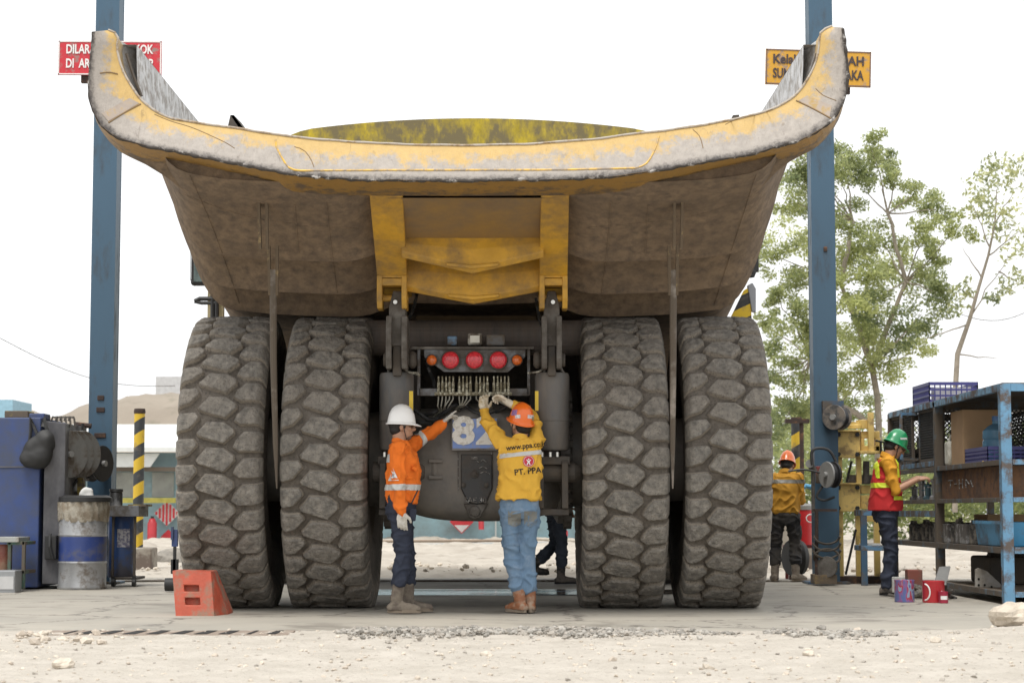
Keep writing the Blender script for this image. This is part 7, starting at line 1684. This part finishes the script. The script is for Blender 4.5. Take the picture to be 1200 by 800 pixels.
for px in (603, 622):
    w2['decal'](tr2, flat([(-.055, .06), (.055, .06), (.055, -.05), (0, -.075), (-.055, -.05)], n=3), at(px, 607, 16.82), (0, 1, 0), off=.004, name='back_pocket', mat=cloth('denim_pocket', (.15, .21, .28), var=.3, dirt=(.20, .20, .18), damt=.35))

# ---- walking man behind the truck (only his legs show)
J3 = dict(head=(0, .03, 1.56), neck=(0, 0, 1.44), sh_r=(.18, 0, 1.38), el_r=(.23, -.08, 1.1), wr_r=(.2, .05, .88), sh_l=(-.18, 0, 1.38), el_l=(-.23, .06, 1.1), wr_l=(-.2, .2, .92),
    hd_r=(0, .2, -1), hn_r=(-1, 0, 0), ht_r=(0, 1, 0), hd_l=(0, .3, -1), hn_l=(1, 0, 0), ht_l=(0, 1, 0),
    hip_r=(.09, 0, .87), kn_r=(.09, .07, .5), an_r=(.09, .06, .095), toe_r=(.09, .3, .09), hip_l=(-.09, 0, .87), kn_l=(-.09, .03, .48), an_l=(-.10, -.26, .20), toe_l=(-.1, -.1, .05), flat_l=0)
base3 = at(650, 684, 23.7); base3.z = 0
w3 = worker('walking man behind the truck of whom only dark trousers and black boots show', (base3.x, 23.7, 0), 8, J3, dict(torso=tor1, pelvis=pel1, shirt_seg=sh1, waist=.985, shirt=cloth('navy_shirt', (.03, .04, .07)), trousers=cloth('slate_trousers', (.045, .055, .075), var=.25), boots=m_bootk, sole=m_solek, leg=.95, seed=3, helmet=('white', (.8, .8, .79)), tr_end=.6, shaft=.2))

# ---- man in ochre shirt, back to the camera, by the right post
J4 = dict(head=(.035, .08, 1.43), neck=(0, .02, 1.33), head_yaw=15, head_pitch=-22,
    sh_l=(-.15, .0, 1.27), el_l=(-.20, .06, 1.02), wr_l=(-.12, .26, 1.02), sh_r=(.16, .0, 1.27), el_r=(.19, .05, 1.0), wr_r=(.14, .27, 1.04),
    hd_l=(.3, 1, .1), hn_l=(0, .2, -1), ht_l=(1, 0, 0), curl_l=.6, hd_r=(-.3, 1, .1), hn_r=(0, .2, -1), ht_r=(-1, 0, 0), curl_r=.6,
    hip_l=(-.09, 0, .80), kn_l=(-.12, .04, .44), an_l=(-.135, -.02, .095), toe_l=(-.16, .2, .09), hip_r=(.09, 0, .80), kn_r=(.12, .04, .44), an_r=(.12, -.03, .095), toe_r=(.26, .15, .09))
pel4 = [((0, 0, .70), .12, .1), ((0, 0, .76), .165, .125), ((0, 0, .86), .17, .12), ((0, 0, .93), .15, .11)]
sh4 = [((0, 0, .84), .175, .13), ((0, 0, .92), .175, .13), ((0, 0, 1.06), .175, .13), ((0, .0, 1.18), .182, .13), ((0, .005, 1.26), .17, .11), ((0, .01, 1.31), .12, .085), ((0, .015, 1.345), .07, .06)]
base4 = at(921, 680, 24.6)
w4 = worker('worker in ochre shirt and orange helmet with his back turned, beside the right blue post', (base4.x, 24.6, 0), 84, J4, dict(torso=[((0, 0, .8), .13, .09), ((0, 0, 1.0), .14, .1), ((0, 0, 1.22), .145, .095), ((0, 0.01, 1.3), .08, .07)], pelvis=pel4, shirt_seg=sh4, waist=.9, shirt=cloth('ochre_workwear', (.50, .25, .025)), trousers=m_blk, boots=m_bootg, sole=m_sole, leg=1.0, seed=4, helmet=('orange_faded', (.65, .14, .025)), tr_end=.55, shaft=.22, cuff=.05))
w4['zband'](w4['shirt'], 1.205, 1.25, 'reflective_band', M('tape_dull', (.22, .21, .18), rough=.5), tilt=0, keep=lambda c: c.y < 24.66)

# ---- man in red vest and green helmet reaching onto the rack
J5 = dict(head=(0, .10, 1.52), neck=(0, .03, 1.415), head_yaw=-14, head_pitch=-26,
    sh_r=(.175, .0, 1.345), el_r=(.20, .07, 1.07), wr_r=(.12, .31, 1.185), sh_l=(-.175, .03, 1.35), el_l=(-.2, .12, 1.09), wr_l=(-.13, .34, 1.20),
    hd_r=(-.15, 1, .15), hn_r=(-.3, 0, -1), ht_r=(-1, 0, .2), curl_r=.55, hd_l=(.15, 1, .1), hn_l=(.2, 0, -1), ht_l=(1, 0, 0), curl_l=.5,
    hip_r=(.09, -.01, .83), kn_r=(.09, .03, .46), an_r=(.09, -.02, .095), toe_r=(.16, .2, .09), hip_l=(-.09, .0, .83), kn_l=(-.09, .05, .46), an_l=(-.10, .06, .095), toe_l=(-.10, .3, .09))
pel5 = [((0, -.01, .75), .13, .1), ((0, -.01, .82), .165, .13), ((0, 0, .92), .16, .125), ((0, 0, 1.0), .15, .115)]
sh5 = [((0, 0, .93), .155, .12), ((0, 0, 1.0), .16, .12), ((0, .01, 1.2), .168, .125), ((0, .01, 1.3), .17, .115), ((0, .015, 1.36), .15, .10), ((0, .02, 1.395), .10, .08), ((0, .025, 1.425), .066, .06)]
base5 = at(1040, 697, 20.5)
w5 = worker('man in red safety vest and green helmet reaching onto the blue rack', (base5.x, 20.5, 0), -2, J5, dict(torso=[((0, 0, .84), .13, .1), ((0, 0, 1.0), .13, .1), ((0, 0, 1.2), .14, .105), ((0, .01, 1.3), .14, .09), ((0, .02, 1.38), .08, .065)], pelvis=pel5, shirt_seg=sh5, waist=.99, shirt=cloth('golden_shirt', (.62, .29, .02)), trousers=m_navy, boots=m_bootk, sole=m_solek, glasses=1, leg=.92, seed=5, helmet=('green', (.012, .23, .085)), tr_end=.92, shaft=.16, sleeve_r=.0, sleeve_l=.0,
    stickers=[(.95, .35, .25, .09, .022, (.50, .52, .5))]))
b = B(); b.rings([w5['ring'](c, a, d) for c, a, d in [((0, -.012, .865), .185, .178), ((0, -.008, .93), .185, .175), ((0, 0, 1.05), .180, .160), ((0, .008, 1.18), .180, .145), ((0, .01, 1.28), .176, .132), ((0, .012, 1.345), .150, .118), ((0, .015, 1.38), .115, .10), ((0, .02, 1.40), .09, .085)]])
me = remeshed(b, .01, 3); npnoise_disp(me, w5['wrinkle'](.012, 6, 6))
me.materials.append(cloth('vest_red', (.48, .02, .022))); vest = link_mesh('safety_vest', me, None, w5['root'])
m_lime = M('lime_tape', (.62, .72, .04), rough=.5, var=.05); W5 = w5['W']
w5['zband'](vest, 1.10, 1.15, 'lime_band', m_lime, keep=lambda c: True)
O5 = w5['O']
w5['zband'](vest, .975, 1.015, 'lime_band', m_lime, keep=lambda c: c.x > O5.x+.05)
w5['band'](vest, [(O5+Vector((-.085, 0, 0)), Vector((1, 0, 0))), (O5+Vector((-.118, 0, 0)), Vector((-1, 0, 0)))], 'lime_band', m_lime, keep=lambda c: c.z > 1.2)
w5['band'](vest, [(O5+Vector((.118, 0, 0)), Vector((1, 0, 0))), (O5+Vector((.09, 0, 0)), Vector((-1, 0, 0)))], 'lime_band', m_lime, keep=lambda c: c.z > 1.2)
b = B(); p = at(1047, 689, 20.35); b.bx(p.x-.02, p.x+.13, 20.3, 20.34, .04, .20); b.out('boot_gaiter', M('gaiter_pale', (.45, .45, .43), rough=.5, var=.2, vs=20), w5['root'], bevel=.01)
# ================================================================ LIGHT
w = bpy.data.worlds.new('World'); SC.world = w; w.use_nodes = True
N = w.node_tree.nodes; L = w.node_tree.links
SUN_EL, SUN_AZ = 66.0, 205.0     # azimuth measured clockwise from north (+Y): behind the camera, to its right is 180-
sky = N.new('ShaderNodeTexSky'); sky.sky_type = 'NISHITA'; sky.sun_disc = False; sky.sun_elevation = R(SUN_EL); sky.sun_rotation = R(SUN_AZ); sky.air_density = 1.0; sky.dust_density = 6.0; sky.ozone_density = 1.0
hs = N.new('ShaderNodeHueSaturation'); hs.inputs['Saturation'].default_value = .10; L.new(sky.outputs[0], hs.inputs['Color'])
# high overcast: the haze veils the sky towards one even white
mx = N.new('ShaderNodeMix'); mx.data_type = 'RGBA'; mx.inputs[0].default_value = .75; L.new(hs.outputs[0], mx.inputs[6]); mx.inputs[7].default_value = (9.6, 9.7, 9.8, 1)
L.new(mx.outputs[2], N['Background'].inputs[0]); N['Background'].inputs['Strength'].default_value = .10
sd = bpy.data.lights.new('sun', 'SUN'); sd.energy = 1.5; sd.angle = R(18); sd.color = (1, .96, .90)
so = bpy.data.objects.new('sun', sd); COL.objects.link(so)
az_, el_ = R(SUN_AZ), R(SUN_EL)
dirv = Vector((math.sin(az_)*math.cos(el_), math.cos(az_)*math.cos(el_), math.sin(el_)))
so.rotation_euler = dirv.to_track_quat('Z', 'Y').to_euler(); so.location = (0, 0, 30)
SC.view_settings.view_transform = 'Standard'; SC.view_settings.look = 'None'; SC.view_settings.exposure = .66; SC.view_settings.gamma = 1
SC.render.engine = 'CYCLES'; SC.cycles.max_bounces = 6; SC.cycles.diffuse_bounces = 4; SC.cycles.glossy_bounces = 3; SC.cycles.transparent_max_bounces = 8
SC.cycles.use_denoising = True
for o in list(COL.objects): SC.collection.objects.link(o)
bpy.data.collections.remove(COL)
bpy.context.view_layer.update()
